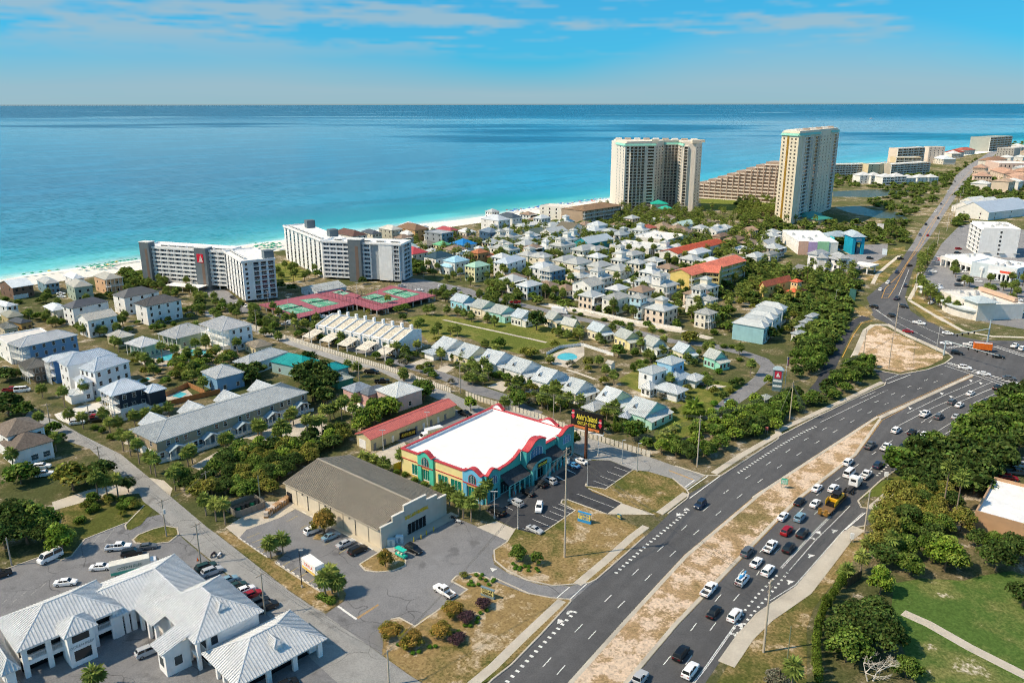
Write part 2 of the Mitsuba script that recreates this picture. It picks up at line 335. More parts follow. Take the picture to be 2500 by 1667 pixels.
sheet('driveway',pts('5',420,1080,720,980,1040,920,1150,1010,860,1030,440,1145),0.010,'concrete','concrete driveway among the palms at left')
for q,t in(((1350,1130,1450,1090,1545,1105,1430,1150),'first'),((1560,1185,1640,1145,1715,1160,1640,1208),'second'),((1975,1320,2090,1275,2180,1290,2110,1365),'third')):
 sheet('driveway',pts('2',*q),0.012,'concrete',f'sandy concrete cottage driveway, {t} from the left off the narrow lane')
sheet('driveway',pts('7',1740,500,1830,470,1930,485,1800,520),0.012,'concrete','pale concrete drive right of the blue cottage cluster')
LAWNS=[('2',(1290,760,1480,730,1640,735,2350,880,2440,1000,2350,1060,2230,1050,1960,980,1780,900,1500,960,1420,860),'lawn_grass','broad green lawn between the two rows of cottages'),('3',(0,1070,160,1120,420,1160,760,1260,700,1310,450,1340,220,1390,0,1300),'lawn_grass','green lawn left of the pool among the cottages'),('7',(1030,430,1260,300,1500,420,1700,480,1860,440,2050,480,2180,440,2230,340,2150,270,2310,300,2200,440,1960,600,1830,700,1500,620,1180,520),'lawn_grass','green lawn around the blue cottage cluster and its loop lane'),('7',(1320,930,1330,860,1480,700,1560,640,1700,700,1790,780,1640,880,1500,930),'lawn_grass','mown green lawn round the feathery palm bed'),('h',(1160,440,1240,420,1330,400,1500,500,1440,560,1190,600,1150,520),'lawn_grass','green hotel lawn between the two white hotels'),('c',(1280,760,1500,720,1850,740,2000,700,2250,660,2500,760,2500,1100,2400,1700,1500,1700,1350,1300,1250,1000),'golf_grass','green golf lawn with sandy edges at bottom right'),('t',(980,740,1300,730,1700,760,1700,850,1350,850,1000,830),'lawn_grass','green lawn in front of the stepped terrace building'),('5',(490,1090,700,1080,900,1030,1180,1080,1240,1140,1200,1200,1080,1280,640,1390,560,1500,480,1510),'dry_grass','rough grassy slope beside the shopping centre car park')]
for t,q,b,l in LAWNS:
 sheet('lawn',pts(t,*q),0.004,b,l)
sheet('lawn',pts('a',1110,1290,1180,1045,1250,1032,1380,1102,1810,802,1680,735,1720,692,1890,662,2000,725,2340,855)+pts('b',300,838,480,874,620,888,640,910,400,1170,0,1535)+pts('a',1860,1600,1560,1640,1320,1490,1110,1335),0.11,'dry_grass','dry grass corner lot with shrubs and the store sign at bottom centre')
sheet('lawn',pts('b',15,480,120,410,190,305,385,358,682,158,600,72,940,190,1200,296,1250,370,850,715,780,748,500,770,280,722,120,642,20,560),0.11,'dry_grass','dry grass corner lot with the tall utility pole')
sheet('lawn',pts('7',770,1295,930,1328,1160,1172,1280,1185,1480,1245,1590,1340,1590,1400,1350,1560)+pts('b',1335,192,1064,98,820,4),0.11,'dry_grass','dry grass corner lot beside the highway and the cross street')
sheet('lawn',pts('9',1025,290,1040,252,1180,102,1245,148,1150,262,1060,305),0.11,'dry_grass','small dry grass triangle beside the side street')
sheet('lawn',pts('9',1085,382,1130,345,1250,300,1350,276,1440,292,1452,340,1380,400,1230,416,1110,405),0.11,'dry_grass','oval dry grass island holding the tall utility pole')
sheet('lawn',pts('a',930,590,1080,500,1180,480,1300,560,1300,600,1200,640,1080,650,980,640),0.11,'dry_grass','grass island with a small tree beside the tan store')
sheet('lawn',pts('a',540,385,570,345,640,340,640,375,600,390),0.11,'dry_grass','tiny mulch island under the bushy parking tree')
sheet('lawn',pts('9',2250,575,2350,655)+pts('a',605,820,780,785,815,830,800,885,660,975,590,960,330,785,0,520)+pts('9',1780,340,1850,310,1945,370,2185,535),0.10,'dry_grass','dry grass verge between the side street and the store car park')
sheet('lawn',pts('c',0,1300,230,1050,560,830,870,430,1030,310,1030,420,960,560,780,760,620,960,560,1130,560,1567,500,1900,-400,1900),0.05,'dry_grass','dry weedy verge right of the highway pavement')
sheet('lawn',pts('8',985,410,940,420,1050,200,1080,170,1160,155,1300,220,1560,340,1690,400,1680,440,1560,500,1330,545,1130,500),0.10,'median_grass','triangle of bare brown ground beside the junction')
sheet('lawn',pts('8',1180,1440,1280,1400,1350,1390,1300,1450,1180,1560,1000,1567),0.10,'lawn_grass','green verge by the side turning right of the highway')
sheet('lawn',pts('4',930,1390,1020,1400,1110,1470,1060,1500,930,1460),0.05,'dry_grass','dry verge left of the junction')
for q,l in(((1080,1060,1210,1030,1350,1040,1320,1090,1170,1110),'upper dry grass island before the white bank'),((1020,1190,1190,1130,1265,1145,1220,1215,1130,1225),'green island before the white bank'),((1410,1380,1450,1150,1500,1160,1480,1320,1700,1500,1900,1640,1560,1540),'strip of dry grass along the strip mall road'),((1500,960,1540,970,1520,1000,1490,990),'small grass nose at the strip mall entrance'),((1230,950,1380,920,1380,980,1240,1000),'dry grass island beside the pastel mall')):
 sheet('lawn',pts('4',*q),0.05,'dry_grass',l)
sheet('mulch_bed',pts('c',960,860,1010,820,1100,780,1180,790,1180,870,1000,880),0.02,'lot_ground','brown mulch under the trees by the golf lawn')
sheet('mulch_bed',pts('5',640,480,740,470,900,560,1020,620,1180,760,1230,860,1300,850,1290,870,1220,870,1000,690,800,570),0.018,'lot_ground','sandy planting strip between side street and tan townhouse')
sheet('sand_patch',pts('5',440,360,640,300,830,255,835,340,700,370,560,440,470,400),0.018,'beach_sand','bare sandy plot beside the navy and white house')
med=pts('b',640,1569,1100,1058,1590,532,2232,-2)+pts('8',130,1567,640,1235,1150,908)
med2=pts('8',1168,930,962,1218,510,1565)+pts('b',2350,218,1500,1092,1100,1562)
far_e,near_e=pts('b',300,1947)+med,med2+pts('b',770,1947)
sheet('median',far_e+near_e,0.12,'median_grass','sandy dry grass median between the highway carriageways')
nose=pts('8',1150,908,1920,562,1940,572,1925,582,1168,930)
structure('median_nose',MB().prism(nose,0.0,0.15,(190,180,160)).ply('concrete'),'pale concrete nose of the highway median at the junction')
def kerb(line,w=0.45,h=0.15,label='concrete kerb'):
 structure('kerb',MB().solid(strip(line,w),0.0,h,(170,165,155)).ply('concrete'),label)
def walk(line,w,z,label):
 structure('pavement',MB().solid(strip(line,w),0.0,z,(170,165,155)).ply('concrete'),label)
kerb(far_e,0.9,0.15,'concrete kerb along the far side of the highway median')
kerb(near_e,0.9,0.15,'concrete kerb along the near side of the highway median')
kerb(pts('b',-300,1830,0,1535,150,1420,400,1165,640,905,640,885,480,872,300,836,0,698)+pts('a',2000,723,1890,661,1720,691,1680,733,1810,802,1380,1102,1250,1031,1180,1044),0.35,0.15,'kerb round the bottom corner lot')
kerb(pts('b',190,302,120,412,15,480,20,562,120,645,280,724,500,773,790,750,850,722,1060,540,1250,372),0.35,0.15,'kerb round the corner lot with the tall pole')
kerb(pts('b',385,358,682,156,565,95,575,70,620,68,940,187),0.3,0.15,'kerb between black car park and grass lot')
kerb(pts('7',1155,1168,930,1326,765,1298,770,1280),0.3,0.15,'kerb beside the striped parking bays')
kerb(pts('7',790,1318,1064,1442),0.3,0.15,'kerb along the drive to the black car park')
kerb(pts('b',1440,185,1600,60,1612,20)+pts('7',1590,1330,1480,1240),0.35,0.15,'kerb at the cross street corner')
kerb(pts('7',1500,1135,1745,1215,1880,1216,2350,916)+pts('8',330,1068,640,910,1000,740,1205,650,1215,625),0.4,0.15,'kerb along the far edge of the highway below the hedge')
kerb(pts('8',1100,520,1340,564,1560,522,1700,472,1765,422,1700,370,1560,308,1400,238,1240,150,1150,148,1080,165,930,420),0.5,0.15,'kerb round the triangle of bare ground')
kerb(pts('c',1220,168,1100,153,1010,138,985,85,1060,20)+pts('8',1170,1430,1400,1275,1640,1173,1900,960,2350,690),0.4,0.15,'kerb along the near edge of the highway by the dark trees')
kerb(pts('c',1055,288,930,312,860,347,480,787,250,942,150,1012,0,1182),0.4,0.15,'kerb along the right turn lane')
kerb(pts('9',20,628,330,518,500,548,580,515,690,377,1035,242),0.3,0.15,'kerb along the upper edge of the shopping centre car park')
kerb(pts('9',1030,300,1020,265,1180,100),0.3,0.15,'kerb of the small grass triangle')
kerb(pts('9',1085,384,1130,343,1250,297,1350,272,1445,288,1458,342,1380,404,1230,420,1105,410,1080,380),0.35,0.15,'kerb of the oval grass island')
kerb(pts('a',930,590,1080,497,1180,476,1305,560,1300,604,1200,645,1080,655,975,643,928,592),0.35,0.15,'kerb of the tree island by the tan store')
kerb(pts('6',430,1130,1080,1480),0.3,0.14,'yellow painted kerb along the tan store')
kerb(pts('a',235,578,605,818),0.3,0.14,'kerb along the van parking bays')
kerb(pts('9',1945,370,2185,535),0.3,0.14,'kerb by the two parking palms')
walk(pts('b',-300,1690,0,1440,250,1195,570,895),2.0,0.13,'pale pavement along the bottom corner lot')
walk(pts('b',700,760,940,560,1140,380,1260,290),2.0,0.13,'pale pavement along the corner lot with the tall pole')
walk(pts('b',1370,185,1590,20),2.0,0.13,'short pavement beside the cross street')
walk(pts('7',1820,1200,2050,1050,2350,880)+pts('8',330,1020,640,880,1000,715,1190,625),2.0,0.13,'pale pavement along the hedge beside the highway')
walk(pts('c',-100,1420,60,1190,230,1030,350,950,540,820,700,620,880,390,990,310),3.2,0.12,'broad pale pavement beside the right turn lane')
walk(pts('c',1100,150,1280,0,1340,-60),2.6,0.12,'pavement beside the dark trees right of the highway')
walk(pts('c',1350,1000,1560,1095,1900,1290,2400,1545),2.4,0.03,'concrete cart path crossing the golf lawn')
walk(pts('2',1620,772,1900,835,2350,935)+pts('3',450,1297),1.6,0.03,'pale footpath along the broad lawn')
walk(pts('7',620,345,700,370,850,425),1.6,0.03,'footpath below the kidney pool')
walk(pts('8',960,410,1050,200,1110,158,1240,160,1400,248,1560,320,1720,395),2.2,0.13,'pavement round the triangle of bare ground')
walk(pts('4',1410,1360,1470,1250,1490,1150,1520,1130),2.0,0.12,'pavement by the strip mall entrance')
walk(pts('4',1410,1365,1700,1540)+pts('8',1640,90,1850,210,2100,255,2350,262),2.2,0.12,'pavement curving past the restaurant')
walk(pts('4',1110,1230,1150,1150,1230,1080,1330,1000),2.2,0.12,'pavement before the white bank')
W_,Y_=(225,225,220),(200,140,50)
def lines(name,label,lines_,w,col,z,dash=None,gap=None):
 b=MB()
 for ln in lines_:
  if dash is None:
   b.flat(ribbon(ln,w),z,col)
  else:
   g=LineString([p[:2]for p in ln])
   s=0.0
   while s<g.length:
    a,c=g.interpolate(s),g.interpolate(min(s+dash,g.length))
    if a.distance(c)>0.2:
     b.flat(ribbon([[a.x,a.y],[c.x,c.y]],w),z,col)
    s+=dash+gap
 structure(name,b.pp(),label,'stuff')
lines('road_marking','white dashed lane lines of the far carriageway',[pts('b',110,1570+190,388,1458,660,1165,942,880,1165,668,1370,478,1568,305,1752,142,1930,-5)+pts('8',245,1290,555,1092,850,928,1130,787,1400,663,1680,557),pts('b',220,1830,500,1528,765,1228,1008,973,1230,750,1437,550,1632,373,1813,215,1990,72)+pts('8',305,1337,615,1135,905,962,1185,817,1455,692,1730,578)],0.16,W_,0.021,3.1,9.1)
lines('road_marking','paired short white dashes of the bicycle lane edge',[pts('b',-60,1740,240,1430,405,1255,605,1055,685,978),pts('b',1010,670,1265,440,1520,232,1610,152),pts('7',2015,1195)+pts('8',10,1360,230,1215,400,1110,530,1035,640,985)],0.8,W_,0.021,0.55,1.1)
lines('road_marking','solid white edge lines beside the highway',[pts('8',680,950,960,815,1230,688),pts('8',1010,755,1130,705),pts('b',1640,1569,1750,1430,1990,1090),pts('b',1655,1569,1765,1430,2005,1090),pts('c',345,632,560,400,750,208),pts('c',358,636,575,402,762,212),pts('c',420,652,640,400,770,275,920,125),pts('c',250,905,470,770,855,335,1025,180),pts('8',1345,1225,1600,1050,1880,880,2330,690),pts('8',1400,1245,1650,1080,2040,850)],0.15,W_,0.021)
lines('road_marking','short white dashes between turn lane and through lanes',[pts('c',-40,1130,60,970,180,830,330,680),pts('c',-10,1170,110,1010,250,860,405,670),pts('8',1140,1390,1260,1280,1340,1225)],0.55,W_,0.0215,0.6,1.2)
lines('road_marking','white lane lines of the near carriageway',[pts('b',1400,1420,1520,1275,1700,1045,1915,800,2090,610,2250,440)+pts('c',250,440,410,265,560,120,720,-30)+pts('8',860,1390,1010,1280,1290,1085,1600,900),pts('b',1580,1420,1800,1115,1995,875,2190,665)+pts('c',160,670,300,510,640,180)+pts('8',1090,1330,1230,1210,1380,1110,1690,855,1830,760)],0.16,W_,0.021,3.1,9.1)
lines('road_marking','white turn lane lines before the junction',[pts('8',1390,880,1700,730,2000,605),pts('8',1310,985,1600,835,2090,625),pts('8',1530,935,1790,800,2080,680),pts('8',1890,760,2180,640),pts('8',1930,800,2250,660)],0.16,W_,0.021)
lines('road_marking','yellow edge line beside the far median kerb',[pts('b',270,1955,625,1562,1085,1050,1575,525,2215,-8)+pts('8',115,1563,630,1228,1140,902,1905,560)],0.16,Y_,0.021)
lines('road_marking','yellow edge line beside the near median kerb',[pts('b',800,1955,1120,1568,1515,1100,2365,225)+pts('8',525,1570,975,1222,1185,935,1500,770,1930,582)],0.16,Y_,0.021)
lines('crosswalk','white zebra crossing bars and stop lines at the junction',[pts('8',1720,475,2000,570,2350,700),pts('8',1700,490,1990,585,2350,720)],0.3,W_,0.021)
lines('crosswalk','white ladder bars of the near junction crossing',[pts('8',1735,468,2050,565,2360,665)],2.6,W_,0.0215,0.5,1.0)
lines('crosswalk','white ladder bars of the right junction crossing',[pts('8',2120,335,2380,420)],3.0,W_,0.0215,0.5,1.0)
lines('crosswalk','white ladder bars of the far junction crossing',[pts('8',1720,345,1840,330,1960,352)],2.0,W_,0.0215,0.5,1.0)
lines('crosswalk','white crossing lines over the store driveway',[pts('b',525,872,632,782),pts('b',632,885,772,757)],0.22,W_,0.025)
lines('crosswalk','white crossing lines and stop bar over the cross street',[pts('7',1600,1335,1770,1218),pts('7',1620,1400,1870,1218),pts('7',1580,1310,1660,1252)],0.3,W_,0.021)
lines('crosswalk','white crossing lines over the side turning',[pts('8',1215,605,1320,565),pts('8',1230,635,1420,563),pts('c',880,320,1045,180)],0.3,W_,0.021)
lines('road_marking','yellow centre lines of the far highway and its turn bay',[pts('4',1185,1345,1215,1265,1330,1155,1480,925,1560,780,1640,670),pts('4',1185,1345,1240,1342,1300,1250,1345,1160,1400,1060,1500,930,1610,740,1700,590,1800,440,1950,270),pts('8',1110,118,1020,140,950,240,860,420),pts('7',1450,1172,1650,1250)],0.3,Y_,0.021)
lines('road_marking','yellow hatching in the turn bay of the far highway',[pts('4',1200,1310,1260,1312),pts('4',1235,1270,1290,1275),pts('4',1255,1235,1310,1240),pts('4',1290,1200,1330,1205)],0.4,Y_,0.0215)
lines('road_marking','white lane lines of the junction approach',[pts('4',1140,1440,1300,1560),pts('8',1110,15,1240,100,1640,310),pts('8',1260,60,1700,250),pts('4',1410,1110,1325,1325)],0.2,W_,0.021)
lines('road_marking','yellow and white lines in the tan store car park',[pts('a',902,1028,1078,918),pts('a',910,1034,1084,923)],0.14,Y_,0.026)
lines('road_marking','white stop line at the tan store exit',[pts('a',748,932,900,1040)],0.5,W_,0.026)
bays=[pts('a',5+43*i,370+40*i,110+45*i,330+38*i)for i in range(4)]+[pts('a',280+70*i,610+46*i,355+70*i,565+46*i)for i in range(5)]
lines('road_marking','faint yellow parking bay lines in the tan store car park',bays+[pts('a',640,430,705,395),pts('a',760,500,830,455),pts('a',440,300,500,265),pts('a',330,240,420,190),pts('a',1420,1060,1500,1005)],0.12,(190,160,70),0.026)
lines('road_marking','white parking bay lines in the black car park',[pts('7',835+57*i-5,1250-38*i+5,955+57*i,1300-38*i)for i in range(5)]+[pts('b',110,120,170,150),pts('b',330,225,470,285),pts('b',410,195,560,250),pts('b',470,160,610,215),pts('b',495,122,640,178),pts('b',545,100,650,150),pts('b',330,330,250,300),pts('b',695,18,1005,135)]+[pts('7',560+25*i,1130+12*i,640+25*i,1180+10*i)for i in range(3)]+[pts('7',470+30*i,1185+14*i,560+25*i,1240+10*i)for i in range(3)],0.13,W_,0.029)
lines('road_marking','faint dark and white bay marks in the shopping centre car park',[pts('9',725,445,815,335),pts('9',845,400,935,285),pts('9',170,838,212,798),pts('9',245,832,290,795),pts('9',330,770,370,732),pts('9',5,905,50,868),pts('9',85,905,130,862),pts('9',1420,1510,1510,1420)],0.14,(150,150,145),0.013)
def arrow(t,x,y,x2,y2,turn,label):
 """A white lane arrow from pixel (x, y) pointing to (x2, y2); turn bends its tail."""
 a,b=P(t,x,y)[:2],P(t,x2,y2)[:2]
 d=(b-a)/np.linalg.norm(b-a)
 n=np.array([-d[1],d[0]])
 L=np.linalg.norm(b-a)
 m=MB()
 tip=[b,b-d*1.5+n*0.8,b-d*1.5-n*0.8]
 m.flat(tip,0.0225,W_)
 base=[a+d*0.05,b-d*1.4]
 if turn:
  base=[a+n*turn*0.9-d*0.3,a+n*turn*0.5+d*L*0.15,a+n*turn*0.08+d*L*0.35,b-d*1.05]
 m.flat(ribbon([list(q)for q in base],0.42),0.022,W_)
 structure('arrow_marking',m.pp(),label,'stuff')
for q in(('c',770,330,822,325,-1,'white right turn arrow in the turn lane, uppermost'),('c',575,530,632,530,-1,'white right turn arrow in the turn lane, middle'),('c',405,745,462,742,-1,'white right turn arrow in the turn lane, lowest'),('8',1430,845,1400,828,1,'white left turn arrow, nearest in the outer left lane'),('8',1515,868,1482,855,1,'white left turn arrow, nearest in the inner left lane'),('8',1690,725,1658,708,1,'white left turn arrow, middle of the outer lane'),('8',1765,750,1735,735,1,'white left turn arrow, middle of the inner lane'),('8',1930,622,1900,604,1,'white left turn arrow, farthest of the outer lane'),('8',2010,642,1982,625,1,'white left turn arrow, farthest of the inner lane'),('8',1780,1020,1830,1018,-1,'white right turn arrow beside the dark trees'),('b',570,1048,530,1084,0,'white straight arrow in the bicycle lane at bottom'),('b',1540,182,1512,205,0,'white straight arrow in the bicycle lane by the store drive'),('b',2020,1110,2050,1080,0,'white straight arrow beside the right turn lane'),('c',650,350,675,330,0,'white straight arrow between the turn lanes'),('a',2030,640,1995,622,0,'small white arrow on the store driveway')):
 arrow(*q)
def bike_mark(t,x,y,rz,label):
 c=P(t,x,y)
 m=MB()
 for sx in(-0.55,0.55):
  an=np.linspace(0,2*np.pi,13)
  m.flat(ribbon(np.column_stack([sx+0.36*np.cos(an),0.36*np.sin(an)]),0.10),0.0,W_)
 for ln in([[-0.55,0],[-0.1,0.55],[0.45,0.5],[0.55,0]],[[-0.1,0.55],[0.05,0],[0.45,0.5]],[[-0.55,0],[0.05,0]],[[0.4,0.75],[0.45,0.5]]):
  m.flat(ribbon(ln,0.10),0.002,W_)
 k=structure('bicycle_marking',m.ply('paint',to_world=T4(M([c[0],c[1],0.022],rz,0.85))),label,'stuff')
bike_mark('b',632,990,40,'white painted bicycle symbol at bottom of the far carriageway')
bike_mark('b',1590,150,40,'white painted bicycle symbol by the store drive')
bike_mark('b',1972,1175,-40,'white painted bicycle symbol beside the right turn lane')
bike_mark('c',606,390,-40,'white painted bicycle symbol between the turn lanes')
# ---------------------------------------------------------------- building kit
WARN=[]
def frame(t,N,L,R_,z,rot=None):
 """Centre, turn and size of a rectangle whose near, left and right corners are seen at height z."""
 n,l,r=P(t,*N,z),P(t,*L,z),P(t,*R_,z)
 ex,ey=(r-n)[:2],(l-n)[:2]
 a1,a2=math.degrees(math.atan2(ex[1],ex[0])),math.degrees(math.atan2(ey[1],ey[0]))-90
 a2=(a2+180)%360-180
 w,d=np.hypot(*ex),np.hypot(*ey)
 WARN.append((t,N,round(a1),round(a2),round(w,1),round(d,1)))
 if rot is None:
  rot=46.0
  if abs(a1-a2)<16:
   rot=(a1*w+a2*d)/(w+d)
 rr=math.radians(rot)
 u,v=np.array([math.cos(rr),math.sin(rr)]),np.array([-math.sin(rr),math.cos(rr)])
 w,d=max(abs(ex@u),3.0),max(abs(ey@v),3.0)
 c=n[:2]+u*w/2+v*d/2
 return c,rot,w,d
def plane(m,seams,poly,col,step=0.45,h=0.11,w=0.10,seamcol=None):
 """One roof plane (its first edge is the eave) with standing seams running up it."""
 poly=[np.asarray(p,float)for p in poly]
 for i in range(1,len(poly)-1):
  m.tri(poly[0],poly[i],poly[i+1],col)
 if seams is None:
  return
 a,b=poly[0],poly[1]
 L=np.linalg.norm(b-a)
 ux=(b-a)/L
 n=np.cross(b-a,poly[2]-a)
 n/=np.linalg.norm(n)
 if n[2]<0:
  n=-n
 vy=np.cross(n,ux)
 q=[((p-a)@ux,(p-a)@vy)for p in poly]
 lo,hi=min(x for x,y in q),max(x for x,y in q)
 u=lo+step/2
 while u<hi:
  ys=[]
  for(x0,y0),(x1,y1)in zip(q,q[1:]+q[:1]):
   if(x0-u)*(x1-u)<0:
    ys.append(y0+(y1-y0)*(u-x0)/(x1-x0))
  if len(ys)>=2 and max(ys)-min(ys)>0.3:
   p0,p1=a+ux*u+vy*min(ys),a+ux*u+vy*max(ys)
   s0,s1=-ux*w/2,ux*w/2
   c=seamcol or tuple(int(v*0.86)for v in rgb(col))  # default rib colour darker than the roof: rib shadow put into the colour
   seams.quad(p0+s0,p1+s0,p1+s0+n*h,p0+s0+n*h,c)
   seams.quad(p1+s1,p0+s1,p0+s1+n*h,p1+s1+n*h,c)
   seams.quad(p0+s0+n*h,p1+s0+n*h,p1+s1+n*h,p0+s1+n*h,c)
  u+=step
def hip(m,seams,x0,x1,y0,y1,z,rise,col,step=0.45,cut=1.0,th=0.18,fascia=None):
 """Hip roof over a rectangle; cut < 1 shortens the hips towards a gable."""
 w,d=x1-x0,y1-y0
 k=min(w,d)/2*cut
 if w>=d:
  r0,r1=np.array([x0+k,(y0+y1)/2,z+rise]),np.array([x1-k,(y0+y1)/2,z+rise])
 else:
  r0,r1=np.array([(x0+x1)/2,y0+k,z+rise]),np.array([(x0+x1)/2,y1-k,z+rise])
 c=[np.array(p,float)for p in([x0,y0,z],[x1,y0,z],[x1,y1,z],[x0,y1,z])]
 if w>=d:
  pl=[[c[0],c[1],r1,r0],[c[1],c[2],r1],[c[2],c[3],r0,r1],[c[3],c[0],r0]]
 else:
  pl=[[c[0],c[1],r0],[c[1],c[2],r1,r0],[c[2],c[3],r1],[c[3],c[0],r0,r1]]
 for p in pl:
  plane(m,seams,p,col,step)
 f=fascia or col
 for a,b in zip(c,c[1:]+c[:1]):
  m.quad(a-[0,0,th],b-[0,0,th],b,a,f)
 m.quad(*[p-[0,0,th]for p in c[::-1]],f)
 if seams is not None:
  for p,q in[(r0,r1)]+([(c[0],r0),(c[1],r1),(c[2],r1),(c[3],r0)]if w>=d else[(c[0],r0),(c[1],r0),(c[2],r1),(c[3],r1)]):
   if np.linalg.norm(p-q)>0.3:
    seams.beam(p+[0,0,0.05],q+[0,0,0.05],0.24,0.10,col)
def gable(m,seams,x0,x1,y0,y1,z,rise,col,along,wallcol,step=0.45,th=0.15,inset=0.45):
 """Gable roof with its ridge along 'x' or 'y', the gable walls filled in."""
 if along=='y':
  xm=(x0+x1)/2
  r0,r1=np.array([xm,y0,z+rise]),np.array([xm,y1,z+rise])
  pl=[[[x0,y1,z],[x0,y0,z],r0,r1],[[x1,y0,z],[x1,y1,z],r1,r0]]
  ends=[([x0+inset,y0+inset,z],[x1-inset,y0+inset,z],[xm,y0+inset,z+rise*(1-2*inset/(x1-x0))+0.0]),([x1-inset,y1-inset,z],[x0+inset,y1-inset,z],[xm,y1-inset,z+rise*(1-2*inset/(x1-x0))])]
 else:
  ym=(y0+y1)/2
  r0,r1=np.array([x0,ym,z+rise]),np.array([x1,ym,z+rise])
  pl=[[[x0,y0,z],[x1,y0,z],r1,r0],[[x1,y1,z],[x0,y1,z],r0,r1]]
  ends=[([x0+inset,y1-inset,z],[x0+inset,y0+inset,z],[x0+inset,ym,z+rise*(1-2*inset/(y1-y0))]),([x1-inset,y0+inset,z],[x1-inset,y1-inset,z],[x1-inset,ym,z+rise*(1-2*inset/(y1-y0))])]
 for p in pl:
  p=[np.asarray(q,float)for q in p]
  plane(m,seams,p,col,step)
  low=[q-[0,0,th]for q in p]
  m.quad(*low[::-1],col)
  for a,b,c,d in zip(p,p[1:]+p[:1],low[1:]+low[:1],low):
   m.quad(d,c,b,a,col)
 if seams is not None:
  seams.beam(r0+[0,0,0.05],r1+[0,0,0.05],0.24,0.10,col)
 return ends
def window_ply(w,h,frame_col,glass=(34,44,52),cross=True,sill=True):
 m=MB()
 f=0.09
 m.box(-w/2-f,w/2+f,-0.07,0.02,-f,0,frame_col).box(-w/2-f,w/2+f,-0.07,0.02,h,h+f,frame_col)
 m.box(-w/2-f,-w/2,-0.07,0.02,0,h,frame_col).box(w/2,w/2+f,-0.07,0.02,0,h,frame_col)
 m.quad([-w/2,-0.03,0],[w/2,-0.03,0],[w/2,-0.03,h],[-w/2,-0.03,h],glass)
 if cross:
  m.box(-w/2,w/2,-0.06,-0.032,h*0.5-0.03,h*0.5+0.03,frame_col)
 return m.ply('window_mix')
def door_ply(w,h,col,panels=2):
 m=MB().box(-w/2,w/2,-0.06,0.02,0,h,col)
 for i in range(panels):
  m.box(-w/2+0.1,w/2-0.1,-0.09,-0.06,h*(i+0.1)/panels,h*(i+0.9)/panels,col)
 return m.pp()
WIN={'w':window_ply(1.1,1.5,'e8e8e4'),'d':window_ply(1.1,1.5,'4a4d50'),'s':window_ply(0.8,0.9,'e8e8e4',cross=False),'p':window_ply(1.8,1.6,'e8e8e4',(60,84,92)),'g':window_ply(1.2,1.4,'dfe3e6',(88,118,112)),'b':window_ply(1.2,2.1,'dfe3e6',(26,32,36))}
DOOR={'garage':door_ply(4.4,2.3,'e6e6e2',4),'front':door_ply(1.0,2.1,'6a7076'),'white':door_ply(1.0,2.1,'e4e4e0')}
def put(parent,name,ply,base,x,y,z,turn=0.0,**k):
 """Part placed in its holder's own axes; base = (centre, rot)."""
 (cx,cy),rot=base
 a=math.radians(rot)
 return part(parent,name,ply,M([cx+x*math.cos(a)-y*math.sin(a),cy+x*math.sin(a)+y*math.cos(a),z],rot+turn),**k)
def balconies(k,base,x0,x1,y0,y1,levels,top,col='eeeeea',n=4,solid=False,post=0.22,roofed=True,rail_h=1.0):
 """Decks with railings and posts over x0..x1, y0..y1 (open sides: -x and -y)."""
 (cx,cy),rot=base
 m4=M([cx,cy,0],rot)
 for z in levels:
  b=MB().box(x0,x1,y0,y1,z-0.2,z,col)
  for a,c in(((x0,y0),(x1,y0)),((x0,y0),(x0,y1)),((x1,y0),(x1,y1))):
   if solid:
    b.beam([*a,z+rail_h/2],[*c,z+rail_h/2],0.1,rail_h,col)
   else:
    b.beam([*a,z+rail_h],[*c,z+rail_h],0.08,0.08,col)
    L=math.hypot(c[0]-a[0],c[1]-a[1])
    for i in range(int(L/0.5)+1):
     f=i*0.5/L
     p=(a[0]+(c[0]-a[0])*f,a[1]+(c[1]-a[1])*f)
     b.box(p[0]-0.03,p[0]+0.03,p[1]-0.03,p[1]+0.03,z,z+rail_h,col)
  part(k,'balcony',b.pp(),m4)
 L=max(x1-x0,y1-y0)
 for i in range(n+1):
  f=i/n
  x,y=(x0+0.15+(x1-x0-0.3)*f,y0+0.15)if x1-x0>y1-y0 else(x0+0.15,y0+0.15+(y1-y0-0.3)*f)
  part(k,'column',MB().box(x-post/2,x+post/2,y-post/2,y+post/2,0,top,col).pp(),m4)
def roof_part(k,base,build,bsdf,step,near):
 """Adds a roof and, as its sub-part, the seams."""
 (cx,cy),rot=base
 m,s=MB(),MB()
 build(m,s if near else None)
 r=part(k,'roof',m.ply(bsdf),M([cx,cy,0],rot))
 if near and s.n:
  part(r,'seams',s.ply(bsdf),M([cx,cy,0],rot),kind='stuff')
 return r
def walls_part(k,base,x0,x1,y0,y1,bands,name='wall',bsdf='paint',ends=(),endcol=None):
 """Walls as stacked bands [(z0, z1, colour)], plus gable triangles."""
 (cx,cy),rot=base
 m=MB()
 q4=M([cx,cy,0],rot)
 taken([(q4@[x,y,0,1])[:2]for x,y in((x0,y0),(x1,y0),(x1,y1),(x0,y1))])
 for i,(z0,z1,c)in enumerate(bands):
  o=0.0 if z1-z0>0.5 else 0.05
  a=[[x0-o,y0-o],[x1+o,y0-o],[x1+o,y1+o],[x0-o,y1+o]]
  for p,q in zip(a,a[1:]+a[:1]):
   m.quad([*p,z0],[*q,z0],[*q,z1],[*p,z1],c)
  m.quad(*[[*p,z1]for p in a],c)
 for e in ends:
  m.tri(*e,endcol or bands[-1][2])
 return part(k,name,m.ply(bsdf),M([cx,cy,0],rot))
def dist(c):
 return math.hypot(c[0],c[1])
